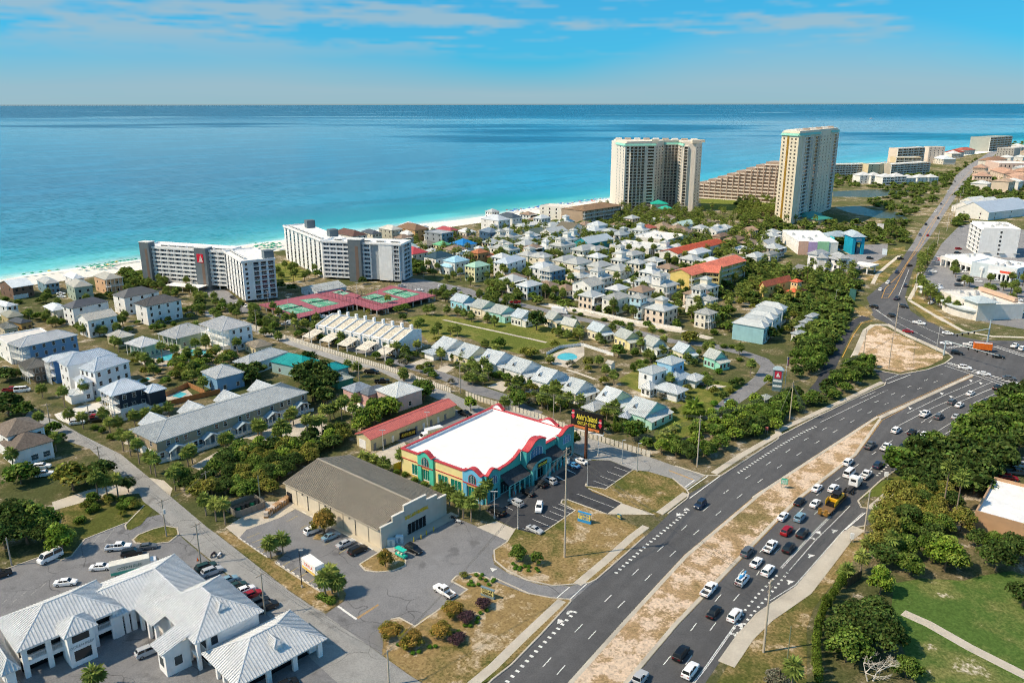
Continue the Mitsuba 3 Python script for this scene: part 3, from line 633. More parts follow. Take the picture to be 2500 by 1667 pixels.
def house(t,N,L,R_,z,wall,roof,desc,kind='hip',rise=None,wa=2,wb=2,fl=None,win='w',base_col=None,metal=None,name='house',cat='house',rot=None,step=0.6,dormer=False,shed=None,porch=None,tower=None,garage=0,door=None,rel=True,ov=0.45,cut=1.0,z0=0.0,group=None):
 """A house from its three visible eave corners. porch: (side, depth, levels); tower: (fx, fy, size, height, colour); shed: depth of a lean-to on the right side."""
 c,r,w,d=frame(t,N,L,R_,z,rot)
 base=(c,r)
 k=thing(name,desc,cat,c,rel,group)
 near=dist(c)<420
 fl=fl or max(1,int(z/2.9))
 rise=rise if rise is not None else min(w,d)/2*0.5
 metal=metal if metal is not None else True
 bs='metal_roof'if metal else 'tile_roof'
 X0,X1,Y0,Y1=-w/2,w/2,-d/2,d/2
 x0,x1,y0,y1=X0+ov,X1-ov,Y0+ov,Y1-ov
 ends=[]
 if porch:
  side,dep,lv=porch
  if side=='B':
   x0+=dep
  else:
   y0+=dep
 if shed:
  Y0g=Y0+shed
  y0=Y0g+ov
 else:
  Y0g=Y0
 def build(m,s):
  s=s if metal else None
  if kind=='hip':
   hip(m,s,X0,X1,Y0g,Y1,z,rise,roof,step,cut)
  elif kind in('gx','gy'):
   ends.extend(gable(m,s,X0,X1,Y0g,Y1,z,rise,roof,kind[1],wall,step,inset=ov))
  if dormer:
   zc,q=z+rise*0.42,X0+(X1-X0)/2*0.42
   a=[np.array(p)for p in([q-0.55,Y0g+d*0.42,zc-0.25],[q-0.55,Y0g+d*0.42+1.7,zc-0.25],[q-0.55,Y0g+d*0.42+0.85,zc+1.0])]
   bk=np.array([q+1.5,Y0g+d*0.42+0.85,zc+1.0])
   m.tri(a[1],a[0],bk-[0,0,0.02],roof).tri(a[0],a[2],bk,roof).tri(a[2],a[1],bk,roof)
   m.tri(a[0]-[0.01,0,0],a[1]-[0.01,0,0],a[2]-[0.01,0,0],(70,74,80))
  if shed:
   zs=z-0.25
   plane(m,s,[[X1-0.3,Y0,zs-0.9],[X0+0.3,Y0,zs-0.9],[X0+0.3,Y0g+ov,zs],[X1-0.3,Y0g+ov,zs]][::-1][2:]+[[X1-0.3,Y0,zs-0.9],[X0+0.3,Y0,zs-0.9],[X0+0.3,Y0g+ov,zs],[X1-0.3,Y0g+ov,zs]][::-1][:2],roof,step)
 if kind=='flat':
  m=MB()
  for a in((X0,X1,Y0,Y0+0.3),(X0,X1,Y1-0.3,Y1),(X0,X0+0.3,Y0+0.3,Y1-0.3),(X1-0.3,X1,Y0+0.3,Y1-0.3)):
   m.box(*a,z-0.3,z+0.5,wall)
  m.quad([X0+0.3,Y0+0.3,z],[X1-0.3,Y0+0.3,z],[X1-0.3,Y1-0.3,z],[X0+0.3,Y1-0.3,z],roof)
  part(k,'roof',m.pp(),M([*c,0],r))
 else:
  roof_part(k,base,build,bs,step,near)
 zz=z-0.05
 bands=[(z0,zz,wall)]if not base_col else[(z0,z0+(zz-z0)*0.42,base_col),(z0+(zz-z0)*0.42,z0+(zz-z0)*0.46,'eeeeea'),(z0+(zz-z0)*0.46,zz,wall)]
 walls_part(k,base,x0,x1,y0,y1,bands,ends=ends)
 if shed:
  walls_part(k,base,x0+0.3,x1-0.3,Y0+0.3,y0-0.02,[(z0,z-1.1,wall)],name='lean_to')
 fh=(z-z0)/fl
 glaz=MB()
 ys=y0 if not shed else Y0+0.3
 for f in range(fl):
  for n,side in((wa,'A'),(wb,'B')):
   for i in range(n):
    q=(i+0.5)/n+R.uniform(-0.03,0.03)
    if side=='A':
     x,y,tn=x0+(x1-x0)*q,ys,0
     if shed and f:
      continue
    else:
     x,y,tn=x0,y0+(y1-y0)*q,-90
    if garage and f==0 and side=='A'and i<garage:
     put(k,'garage_door',DOOR['garage'],base,x,y,z0+0.02,tn)
     continue
    if door and f==0 and(side,i)==door:
     put(k,'door',DOOR['front'],base,x,y,z0+0.05,tn)
     continue
    zw=z0+f*fh+min(0.95,fh*0.33)
    if near:
     put(k,'window',WIN[win],base,x,y,zw,tn)
    else:
     if side=='A':
      glaz.box(x-0.55,x+0.55,y-0.05,y+0.02,zw,zw+1.4,(38,48,56))
     else:
      glaz.box(x-0.05,x+0.02,y-0.55,y+0.55,zw,zw+1.4,(38,48,56))
 if glaz.n:
  part(k,'window',glaz.ply('window_mix'),M([*c,0],r),kind='stuff')
 if porch:
  side,dep,lv=porch
  lev=[z0+fh*i for i in range(1,fl)][-lv:]if lv else[]
  if side=='B':
   balconies(k,base,X0+ov,x0,y0,y1,lev,z-0.05,n=4)
  else:
   balconies(k,base,x0,x1,Y0+ov,y0,lev,z-0.05,n=4)
 if tower:
  fx,fy,sz,th,tc=tower
  tx,ty=X0+(X1-X0)*fx,Y0+(Y1-Y0)*fy
  walls_part(k,base,tx-sz/2,tx+sz/2,ty-sz/2,ty+sz/2,[(z-0.2,z+th,tc)],name='tower')
  roof_part(k,base,lambda m,s:hip(m,s,tx-sz/2-0.5,tx+sz/2+0.5,ty-sz/2-0.5,ty+sz/2+0.5,z+th,sz*0.35,roof,step),bs,step,near)
  for tn,dx,dy in((0,0,-sz/2),(-90,-sz/2,0)):
   for o in(-0.22,0.22):
    ox,oy=(o*sz,0)if tn==0 else(0,o*sz)
    put(k,'window',WIN['w'if near else 's'],base,tx+dx+ox,ty+dy+oy,z+th-2.0,tn)
 return k,base,(X0,X1,Y0,Y1)
WHITE,CREAM,GREYROOF,METALW='e9e9e6','e6dcc0','a9adab','cdd4d8'
# --- beach houses at left
H=house
H('1',(98,500),(8,455),(272,470),6.5,'6b5347','dde6ea','brown house with white metal gable roof and white garage doors',kind='gx',garage=2,wa=3,wb=2)
H('1',(370,470),(285,432),(495,455),6.0,'6d93a8',GREYROOF,'blue-grey house with grey hip roof',wa=3)
H('1',(605,500),(508,460),(772,482),8.0,'95a596','a8a69a','sage green house with grey hip roof',wa=2,wb=3)
H('1',(865,437),(760,402),(1016,415),8.5,'d3a983','a9a79c','peach house with white balconies and grey hip roof',porch=('A',1.8,2))
H('1',(600,430),(508,398),(720,425),6.0,WHITE,'d5dde2','white house with pale blue metal roof',rise=2.2)
H('1',(592,670),(532,640),(880,605),9.0,'efefed','55565a','white three-storey house with dark grey hip roof',wa=2,win='d',fl=3)
H('1',(1015,585),(937,553),(1300,527),9.0,'efefed','5c5b5a','white three-storey house with dark striped roof, upper of the pair',wa=3,wb=1,fl=3)
H('1',(1197,657),(1118,623),(1482,595),9.3,'efefed','5e5d5c','white three-storey house with dark striped roof, lower of the pair',wa=4,wb=1,fl=3)
H('1',(715,775),(650,738),(955,722),8.0,'efefed','b9b8b0','white house with light grey gable roof and open ground floor',kind='gx',rise=2.4,wa=3,wb=2)
H('1',(430,690),(335,650),(555,660),5.5,'dcd8cc',METALW,'low cream house with pale metal hip roof',porch=('B',1.6,1))
H('1',(50,655),(-60,618),(145,632),6.0,'e2e4e4',METALW,'white house with pale metal roof at the left edge',wa=2)
H('1',(60,745),(-60,715),(150,695),5.0,'a8996f','8c8b7a','olive tan house with grey roof at the left edge')
H('1',(170,792),(65,765),(268,768),4.0,'a5844f','3f4348','low tan house with dark slate roof')
H('1',(30,838),(-60,810),(132,803),4.0,'b8ab90','8f9088','low house with grey roof at the left edge')
H('1',(60,965),(-60,900),(385,862),8.5,'efefec','d8d4cc','white villa with flat roof terrace and rounded parapet',kind='flat',wa=3)
H('1',(165,990),(35,957),(652,888),9.0,'6a8fb4','bfc4c8','long blue three-storey house with grey metal roof',wa=5,wb=0,fl=3,porch=('B',3.0,2),rise=2.6)
H('1',(215,1170),(92,1125),(375,1085),6.0,'66564a','6f6d66','brown house with dark grey metal roof',kind='hip',wa=3,porch=('B',2.0,1))
H('1',(385,1110),(340,1082),(660,1030),9.0,'34639c','dfe6ea','deep blue house with white metal roof',wa=2,porch=('B',1.8,2),fl=3)
H('1',(545,1145),(480,1100),(960,1050),10.5,'eceef0','c3cfdb','white three-storey house with pale blue metal roof, rear of the pair',wa=2,wb=2,fl=3,rise=3.0)
H('1',(770,1190),(607,1162),(1086,1105),10.0,'f0f1f2','c6d2de','white three-storey house with pale blue metal roof, front of the pair',wa=4,wb=3,fl=3,rise=3.2)
H('1',(660,1290),(565,1250),(720,1240),6.8,'f0f1f2','d5dee6','white porch wing with small metal roof',wa=1,wb=1,rise=1.4)
H('1',(570,1392),(490,1352),(716,1335),3.2,'efefec','dde3e6','low white garage with metal shed roof',wa=0,wb=0,rise=1.0)
H('1',(905,1392),(805,1332),(1215,1312),9.5,'1c2733','d9e2ea','navy and white three-storey house with white metal roof',base_col='e9ebec',wa=3,wb=1,fl=3,porch=('B',2.2,2),rise=3.2)
H('1',(1215,1365),(1150,1330),(1365,1325),8.6,'1c2733','cfdbe6','rear wing of the navy house with white metal roof',base_col='e9ebec',wa=0,wb=0,rise=1.8)
H('1',(1155,992),(1035,950),(1327,940),5.2,'86a895','d3d7da','sea-green house with white metal roof beside the lagoon pool',wa=4,wb=1,porch=('B',1.6,1))
H('1',(960,920),(870,885),(1107,885),4.0,'b3a98a','c9c7be','low tan house with pale hip roof')
H('1',(1440,922),(1317,870),(1720,840),5.0,'95a78d','b6babc','sage house with large grey metal roof beside the lagoon pool',wa=4,wb=2,porch=('B',1.8,0))
H('1',(1815,862),(1662,792),(2052,797),10.0,'eceded','b9bdc0','white three-storey house with stacked balconies and grey metal hip roof',wa=3,wb=0,fl=3,porch=('B',3.2,2),rise=3.4)
H('1',(2090,1000),(1980,957),(2245,972),3.6,'c2b48f','787062','low tan house with brown shingle roof',metal=False,rise=1.4)
H('1',(2040,1140),(1922,1102),(2345,1025),4.5,'a9c3d6','b9c0c4','pale blue house with several grey metal roofs',wa=3,wb=1)
H('1',(1770,1252),(1640,1190),(1952,1168),5.6,'6c9ac2','bfc5c8','blue two-storey house with grey metal hip roof beside the dark oaks',wa=2,wb=1)
H('5',(48,547),(-110,470),(382,457),7.5,'efefed','6b6056','white villa with brown tiled hip roof, upper storey',metal=False,wa=3,wb=2)
H('5',(100,672),(-20,585),(442,575),5.2,'efefed','5e544c','white villa with brown tiled hip roof, front wing with garage',metal=False,wa=3,wb=2,garage=1,win='p')
H('2',(465,1165),(200,1105),(618,1105),4.6,'8fb2b4','17a0a0','long house with bright teal metal roof',wa=3,wb=2,rise=2.8)
H('2',(660,1205),(560,1160),(800,1135),3.8,'8fb2b4','148f96','teal-roofed side wing of the long house',wa=2,wb=0,rise=1.8)
H('2',(885,1368),(780,1325),(1000,1300),4.6,'c99f9b','808b98','pink house with blue-grey shingle roof',metal=False,wa=2,wb=2)
H('2',(1000,1392),(925,1350),(1142,1320),4.2,'c39a96','59636e','pink house wing with dark slate roof',metal=False,wa=1,wb=0)
H('2',(1230,1412),(1058,1343),(1368,1308),5.4,'cfb0a6','d6dcdc','pale pink house with white metal hip roof',wa=1,wb=2)
H('2',(745,1277),(668,1225),(882,1237),3.2,'2c7a64','a9b0a6','green screened shed with grey metal roof',wa=0,wb=0,rise=1.0,name='shed',cat='shed')
H('2',(590,542),(507,490),(752,475),3.8,'c3d2da','a9adaa','long grey-roofed hotel pavilion',kind='gx',wa=4,wb=1,rise=2.2,name='pavilion',cat='pavilion')
# --- upper right of the courts, towards the beach
for q in((1200,38,1118,15,1258,20,10,'b5b2a0','c8c6ba','beige box of a house with pale roof','hip'),(1390,40,1255,8,1475,18,10,'b08a5c','7d5f44','large tan villa with brown roof','hip'),(1330,77,1260,60,1395,62,7,'c2bca5','d5d6d2','tan house with white hip roof','hip'),(1610,72,1470,50,1705,55,12,'8f979e','9aa0a6','grey house under construction wrapped in scaffold','flat'),(1680,47,1590,22,1735,35,9,'c2b29c','a8484a','beige house with dull red roof','hip'),(880,87,775,45,972,65,10,'d8d0c4','63463a','white house with dark brown roof','hip'),(1040,70,955,45,1120,60,9,'d0cab8','4a4f55','beige house with dark slate roofs','hip'),(1780,167,1680,145,1875,142,7,'c9dde2','2378c4','pale house with bright blue metal roof','hip'),(1610,167,1545,150,1675,150,6.5,'d8cfa5','63b07e','cream house with light green roof','hip'),(1370,237,1285,205,1460,207,7,'e4dccb','bb4447','cream house with red hip roof','hip'),(1490,167,1400,150,1575,147,6,'b5ab95','8b8272','tan house with brown-grey roof','hip'),(1350,165,1282,150,1405,158,6,'c9d4d6','93c2cc','house with pale aqua roof','hip'),(1560,272,1480,247,1665,235,8,'eceae4','2f4651','white house with dark slate-blue roof','hip'),(1715,305,1640,280,1780,270,8,'d5dcdc','9ccbe0','white house with light blue roof','hip'),(1670,345,1588,325,1720,318,5,'d5dcdc','9ccbe0','low wing with light blue roof','hip'),(1905,232,1850,215,1972,210,8,'a98055','b06a42','tan house with orange-brown roof','hip'),(1985,262,1935,248,2042,240,5,'a98055','a8623f','low orange-roofed house','hip'),(1880,347,1808,325,1978,315,9,'dfd8a8','9fcab2','yellow house with pale green roof and porches','hip'),(2150,318,2040,298,2285,270,9,'f0f0ee','bccad6','tall white house with blue-grey roof and solar panels','hip'),(2000,62,1922,40,2092,50,11,'33506c','66788a','dark blue house with white balconies','hip'),(1810,62,1735,45,1892,50,7,'d8d4c8','cfd5d6','pale house with white hip roof','hip'),(1810,245,1755,222,1880,225,6,'dfe0dc','d8e2e6','house with pale blue-white roof','hip'),(1870,122,1815,100,1925,105,6,'b5a58c','6b5d4e','house with brown shingle roof','hip')):
 H('2',q[0:2],q[2:4],q[4:6],q[6],q[7],q[8],q[9],kind=q[10],wa=3,wb=3)
T_=lambda fx,fy,sz,th,c=WHITE:(fx,fy,sz,th,c)
MID=[(60,300,-20,270,118,280,10,WHITE,'c4ccd2','tall white beach house with pale roof',{}),(175,277,100,250,232,262,8,'e4e4e0','444e56','white house with dark slate roof',{}),(300,342,195,328,385,312,5,'e9e9e4','c9cac4','broad white house with flat pale roof',dict(rise=1.0)),(490,357,440,337,552,332,5,'d5d8d4','b5bcba','small house with pale grey roof',{}),(300,424,230,400,413,388,4.5,'cfc79c','59665a','cream house with dark green gable roof',dict(kind='gx')),(490,402,413,385,583,372,7,'ededea','b8bcba','white house with grey gable roof',dict(kind='gx')),(655,377,583,347,742,352,5.5,'eae6d8','67604f','cream house with brown gable roof',dict(kind='gy')),(880,345,800,328,952,330,8,'f0f0ee','bfc9ce','tall white house with pale hip roof',{}),(855,388,770,372,905,362,5,'ececea','b9c4c9','low white wing with pale roof',{}),(70,440,15,420,130,412,8,'e6e2d2',GREYROOF,'cream villa with grey tower',dict(tower=T_(.4,.5,4.5,4,'e6e2d2'))),(150,440,95,418,215,415,8,'e9e6da',GREYROOF,'white villa with grey tower',dict(tower=T_(.4,.5,4.5,4.5))),(70,530,0,512,130,500,7,'e6e4da',GREYROOF,'cream villa with square tower',dict(tower=T_(.6,.5,4.5,3.5,'e6e4da'))),(150,545,85,525,205,522,7,'cfe0e2',GREYROOF,'pale aqua villa with square tower',dict(tower=T_(.4,.5,4.5,3.5,'c5dfe4'))),(575,513,500,490,672,485,8,'ece8dc',GREYROOF,'cream villa with central grey-roofed tower',dict(tower=T_(.35,.5,5,4,'ece8dc'),porch=('B',1.8,1))),(300,592,232,568,385,562,7,'e6e0cc',GREYROOF,'cream villa with corner tower',dict(tower=T_(.6,.6,5,3.5,'e6e0cc'))),(400,607,328,583,483,580,7,'e6dec2',GREYROOF,'cream villa with plain grey hip roof',{}),(590,637,515,615,692,600,6.5,'ddd8c6',GREYROOF,'cream house with long grey hip roof',{}),(705,662,612,633,790,625,7,'eee8d4',GREYROOF,'cream two-storey house with grey hip roof',{}),(750,550,685,525,842,512,7.5,'ecebe2',GREYROOF,'white villa with broad grey roof',dict(porch=('B',1.8,1))),(860,552,775,535,927,522,7,'e0e4e2',GREYROOF,'white villa with grey hip roof and porch',dict(porch=('A',1.6,1))),(1060,582,990,568,1135,552,7,'e8e4d4',GREYROOF,'cream villa with slim tower',dict(tower=T_(.5,.8,4.5,4,'e8e8e4'))),(1160,592,1070,578,1223,562,6.5,'ebe9e0',GREYROOF,'white villa with twin grey hips',{}),(885,687,800,660,983,655,5.5,'e6e0cf',GREYROOF,'low cream house with grey hip roof',{}),(1060,718,945,688,1137,683,7.5,'ece6d2',GREYROOF,'cream two-storey house with broad grey hip roof',{}),(480,722,400,698,603,690,8.5,'47789c',GREYROOF,'blue house with double white balconies and grey roof',dict(porch=('B',2.0,2),fl=3)),(905,785,785,762,1022,758,7,'eceae2',GREYROOF,'white villa with raised square tower',dict(tower=T_(.3,.6,6,4),porch=('A',1.6,1))),(820,845,688,805,912,812,9,'f0f0ec',GREYROOF,'white villa with stepped grey roofs',dict(kind='gx')),(830,905,655,878,957,870,5,'f0f0ee','a5aaa8','white lower storey with wide grey skirt roof',dict(rise=1.6)),(1020,955,915,925,1132,912,7.5,'f0eee4',GREYROOF,'white two-storey house with plain grey hip roof',{}),(1235,1000,1165,985,1352,950,7,'cfe4ea',GREYROOF,'pale blue villa with square tower',dict(tower=T_(.15,.7,6,3.5,'b3dceb'))),(1440,850,1300,825,1558,820,8,'eeece2',GREYROOF,'white villa with corner tower and porches',dict(tower=T_(.25,.7,5.5,5),porch=('A',1.8,1))),(1800,965,1600,920,1965,962,8,'eeeeea',GREYROOF,'white villa with tall square tower and porches',dict(tower=T_(.4,.6,5,4.5),porch=('A',1.8,1))),(1790,1078,1645,1055,1890,1060,7.2,'eae4d2',GREYROOF,'cream house with double porch and grey hip roof',dict(porch=('A',2.0,1))),(1060,425,1000,405,1120,400,6,'cfd2d0','9fa8aa','grey house with slender tower',dict(tower=T_(.7,.5,4,4,'8d9ba2'))),(1280,372,1225,355,1330,352,6,'e6d9c4','b0574a','cream house with terracotta roof',dict(metal=False)),(1420,372,1350,345,1475,348,5.5,'d5c4a6','96806a','tan house with brown hip roof',dict(metal=False)),(1530,385,1460,362,1577,362,5.5,'cdbb9c','8f7862','tan house with brown tile hip roof',dict(metal=False)),(1570,345,1495,330,1620,318,6,'eeeeea','bcd8cc','white house with pale green gable roof',dict(kind='gx')),(1850,395,1770,375,1905,370,7,'efefec','c9ccca','white house with pale gable and tower',dict(kind='gx',tower=T_(.6,.5,4,3))),(2130,395,2060,375,2190,380,6,'dcb99a','b89274','peach house with tan gable roof',dict(metal=False,kind='gx')),(1880,440,1830,425,1960,420,5,'b59a7c','7d6656','brown-roofed house among palms',dict(metal=False)),(1990,470,1910,455,2070,445,5,'b59a7c','836c5a','wide brown-roofed house among palms',dict(metal=False)),(2180,612,2080,590,2250,585,5.5,'efefec','b3bab9','white house with grey pyramid roof',{}),(2290,590,2235,570,2330,565,5,'d5d2c8','8a8a82','house with dull grey roof',{}),(2270,500,2205,478,2400,480,5.5,'e4e4de','a9adae','long white house with grey gable roof',dict(kind='gx')),(1690,580,1600,560,1795,548,8,'f0f0ee','c9cfd2','white two-storey house with pale hip roof',dict(porch=('B',1.6,1)))]
for q in MID:
 H('3',q[0:2],q[2:4],q[4:6],q[6],q[7],q[8],q[9],**{**dict(wa=3,wb=2),**q[10]})
for i,(t,n,l,r)in enumerate((('4',(380,1440),(150,1405),(432,1405)),('4',(335,1480),(108,1440),(392,1440)),('4',(300,1520),(68,1480),(350,1478)),('4',(262,1556),(15,1518),(305,1518)),('8',(225,180),(-40,130),(260,140)))):
 H(t,n,l,(n[0]+31,n[1]-26),7.5,'8fc0c9'if i>2 else 'dfe2dc',('b9c0c2','a7b0b4')[i%2],f'narrow villa with grey hip roof, {["topmost", "second from top", "middle", "second from bottom", "lowest"][i]} of the five in parallel',wa=2,wb=0,rise=2.3,step=30)
for i,(x,y)in enumerate(((630,75),(580,120),(540,165),(505,215))):
 H('8',(x-10,y+18),(x-65,y),(x+52,y-5),3.6,'d8dad4','a9b2b8',f'small square cabin with grey hip roof, {["farthest", "second", "third", "nearest"][i]} of the row by the hedge',wa=1,wb=1,name='cabin',cat='cabin')
# --- the two rows of cottages
COT=[('2',1670,1040,1545,985,1800,962,'eef0f0'),('2',1855,1102,1718,1042,1998,1025,'e0d4b0'),('2',2090,1152,1918,1100,2227,1080,'e4eaee'),('7',285,388,143,312,432,318,'eef0ee'),('7',500,472,333,415,655,392,'eceef0'),('7',735,560,570,505,892,492,'f0f0ee'),('7',1030,645,865,575,1182,572,'e4dcb4'),('7',1310,758,1105,665,1478,660,'a9e0cc')]
for i,q in enumerate(COT):
 o=['first','second','third','fourth','fifth','sixth','seventh','eighth'][i]
 nm={'e0d4b0':'cream','e4dcb4':'cream','a9e0cc':'mint'}.get(q[7],'white')
 H(q[0],q[1:3],q[3:5],q[5:7],3.9,q[7],'c3cccf'if i%2 else 'cfd8dc',f'{nm} cottage with pale metal gable roof, {o} from the left in the lower row',kind='gy',rise=3.3,shed=2.6,dormer=i>0,wa=3,wb=2,name='cottage',cat='cottage',rel=False,step=0.6,door=('B',1))
COT2=[('2',1805,642,1680,605,1907,615,'8fcfe0'),('2',1960,692,1848,655,2077,652,'e6dcc0'),('2',2120,737,2003,700,2232,697,'9fdcd0'),('2',2290,772,2173,740,2402,737,'e6e6dc'),('3',530,1122,432,1090,622,1097,'e6d8b8'),('3',705,1177,572,1140,802,1167,'e8dca8'),('3',910,1228,772,1183,1020,1207,'ece4c4'),('3',1128,1288,998,1235,1247,1267,'e8dca0'),('3',1352,1347,1208,1298,1477,1327,'dfe6e0'),('3',1602,1403,1457,1358,1727,1387,'e4dfb8'),('3',1868,1458,1713,1413,1987,1440,'8fdcc4')]
for i,q in enumerate(COT2):
 o=['first','second','third','fourth','fifth','sixth','seventh','eighth','ninth','tenth','last'][i]
 nm={'8fcfe0':'sky blue','9fdcd0':'aqua','8fdcc4':'mint','dfe6e0':'white','e6e6dc':'white'}.get(q[7],'cream')
 H(q[0],q[1:3],q[3:5],q[5:7],4.2,q[7],'b9c0bc'if i%3 else 'c5d2da',f'{nm} cottage with grey metal gable roof, {o} from the left in the upper row',kind='gy',rise=2.8,shed=2.4,wa=3,wb=3,name='cottage',cat='cottage',rel=False,step=0.6,porch=None)
H('7',(1320,388),(1205,345),(1432,342),7.2,'e6ebee','b5bfc3','two-storey white pavilion of the blue cottage cluster',wa=2,wb=1,name='cottage',cat='cottage')
H('7',(1480,312),(1358,270),(1572,265),8.4,'8fc6e8','b8c4c9','sky blue tower house of the cottage cluster',wa=2,wb=1,name='cottage',cat='cottage')
H('7',(1680,447),(1592,405),(1775,410),3.2,'cfd8dc','c3ccd2','open carport with pale hip roof at the right of the blue cluster',wa=0,wb=0,ov=1.2,name='carport',cat='carport')
H('7',(1525,552),(1345,480),(1602,505),3.4,'e4e8ea','c5ced4','low white cottage with wide porch roof before the blue cluster',wa=2,wb=1,name='cottage',cat='cottage',ov=1.0)
H('7',(1300,515),(1205,490),(1378,490),3.2,'eceeee','c9d0d2','bay-fronted white cottage at left of the blue cluster',wa=2,wb=2,name='cottage',cat='cottage',rise=2.4)
H('7',(1530,445),(1415,380),(1610,385),3.4,'9fc8e4','a9bccb','low blue link roof in the middle of the cottage cluster',wa=1,wb=1,name='cottage',cat='cottage',rise=3)
H('7',(840,688),(757,640),(938,628),3.0,'e4dcb4','b9c0c4','carport with hip roof before the cream cottage',wa=0,wb=0,ov=1.0,name='carport',cat='carport',rise=1.8)
H('7',(1120,748),(1030,735),(1205,695),3.0,'a9e0cc','aab6c4','carport with shed roof before the mint cottage',wa=0,wb=0,ov=1.0,name='carport',cat='carport',rise=1.2)
H('2',(1535,1060),(1438,1028),(1575,995),2.9,'eef0f0','c3cfd8','carport before the first cottage of the lower row',wa=0,wb=0,ov=1.0,name='carport',cat='carport',rise=0.8)
H('7',(2240,600),(2165,570),(2330,585),3.0,'e4e4dc','a9b2ae','small hipped gatehouse behind the roadside hedge',wa=1,wb=1,name='gatehouse',cat='gatehouse')
# ---------------------------------------------------------------- larger buildings
def line_frame(a,b,depth):
 """Frame of a building whose front base runs from a (left) to b (right); -y is the front."""
 a,b=np.asarray(a)[:2],np.asarray(b)[:2]
 L=np.linalg.norm(b-a)
 u=(b-a)/L
 v=np.array([-u[1],u[0]])
 return(a+u*L/2+v*depth/2,math.degrees(math.atan2(u[1],u[0]))),L
def facade(k,base,side,box,style,z0,z1,floors,col='e6e4dc',n=6,glass=(40,48,54),out=1.3,skip=(),s0=0.0,s1=1.0,ww=0.65):
 """Storeys on one side of a block. box = x0, x1, y0, y1 of the walls."""
 x0,x1,y0,y1=box
 (cx,cy),rot=base
 m4=M([cx,cy,0],rot)
 L=(x1-x0)if side=='A'else(y1-y0)
 if side=='A':
  bx=lambda m,a,b,o0,o1,za,zb,c:m.box(x0+a,x0+b,y0-o1,y0-o0,za,zb,c)
 elif side=='B':
  bx=lambda m,a,b,o0,o1,za,zb,c:m.box(x0-o1,x0-o0,y1-b,y1-a,za,zb,c)
 else:
  bx=lambda m,a,b,o0,o1,za,zb,c:m.box(x1+o0,x1+o1,y0+a,y0+b,za,zb,c)
 fh=(z1-z0)/floors
 gl=MB()
 la,lb=L*s0,L*s1
 for f in range(floors):
  zf=z0+f*fh
  if style in('rail','deep'):
   m=MB()
   bx(m,la,lb,0.0,out,zf-0.12,zf+0.12,col)
   bx(m,la,lb,out-0.12,out,zf+0.14,zf+1.05,col)
   part(k,'balcony',m.pp(),m4)
   for i in range(n):
    a,b=la+(lb-la)*(i+0.12)/n,la+(lb-la)*(i+0.88)/n
    bx(gl,a,a+(b-a)*0.62,-0.01,0.05,zf+0.14,zf+fh*0.8,glass)
    bx(gl,a+(b-a)*0.72,b,-0.01,0.05,zf+0.9,zf+fh*0.78,glass)
  elif style=='cells':
   m=MB()
   bx(m,la,lb,0.0,out,zf-0.12,zf+0.12,col)
   bx(m,la,lb,out-0.1,out,zf+0.95,zf+1.05,col)
   for i in range(n*6):
    a=la+(lb-la)*i/(n*6)
    bx(m,a,a+0.05,out-0.08,out-0.02,zf+0.12,zf+0.95,col)
   part(k,'balcony',m.pp(),m4)
   for i in range(n):
    a,b=la+(lb-la)*(i+0.15)/n,la+(lb-la)*(i+0.85)/n
    bx(gl,a,b,-0.01,0.05,zf+0.14,zf+fh*0.8,glass)
  elif style=='win':
   for i in range(n):
    if i in skip:
     continue
    c=la+(lb-la)*(i+0.5)/n
    bx(gl,c-ww,c+ww,-0.02,0.04,zf+fh*0.28,zf+fh*0.8,glass)
  elif style=='stack':
   for i in range(n):
    c=la+(lb-la)*(i+0.5)/n
    w=(lb-la)/n*0.17
    bx(gl,c-w,c+w,-0.02,0.04,zf+0.12,zf+fh*0.86,glass)
    m=MB()
    bx(m,c-w,c+w,0.0,0.9,zf-0.08,zf+0.08,col)
    bx(m,c-w,c+w,0.82,0.9,zf+0.1,zf+1.0,col)
    part(k,'balcony',m.pp(),m4)
 if style in('rail','deep','cells'):
  m=MB()
  bx(m,la,lb,0.0,out,z1-0.12,z1+0.25,col)
  nn=max(1,n//2)
  for i in range(nn+1):
   a=la+(lb-la-0.3)*i/nn
   bx(m,a,a+0.3,0.02,out-0.02,z0,z1-0.12,col)
  part(k,'fin',m.pp(),m4)
 if gl.n:
  part(k,'window',gl.ply('window_mix'),m4,kind='stuff')
def flat_roof(k,base,box,z,wall,roofc,h=0.6,t=0.35,clutter=0,name='roof'):
 x0,x1,y0,y1=box
 (cx,cy),rot=base
 m=MB()
 m.quad([x0+t,y0+t,z],[x1-t,y0+t,z],[x1-t,y1-t,z],[x0+t,y1-t,z],roofc)
 for a in((x0,x1,y0,y0+t),(x0,x1,y1-t,y1),(x0,x0+t,y0+t,y1-t),(x1-t,x1,y0+t,y1-t)):
  m.box(*a,z-0.3,z+h,wall)
 r=part(k,name,m.pp(),M([cx,cy,0],rot))
 for i in range(clutter):
  u,v=R.uniform(x0+2,x1-3),R.uniform(y0+(y1-y0)*0.2,y1-(y1-y0)*0.25)
  b=MB().box(u,u+R.uniform(1.2,2.4),v,v+R.uniform(1.2,2.0),z+0.02,z+R.uniform(0.9,1.5),'b4b6b6').box(u+0.3,u+0.9,v+0.3,v+0.9,z+1.5,z+1.6,'70757a')
  part(r,'air_unit',b.pp(),M([cx,cy,0],rot))
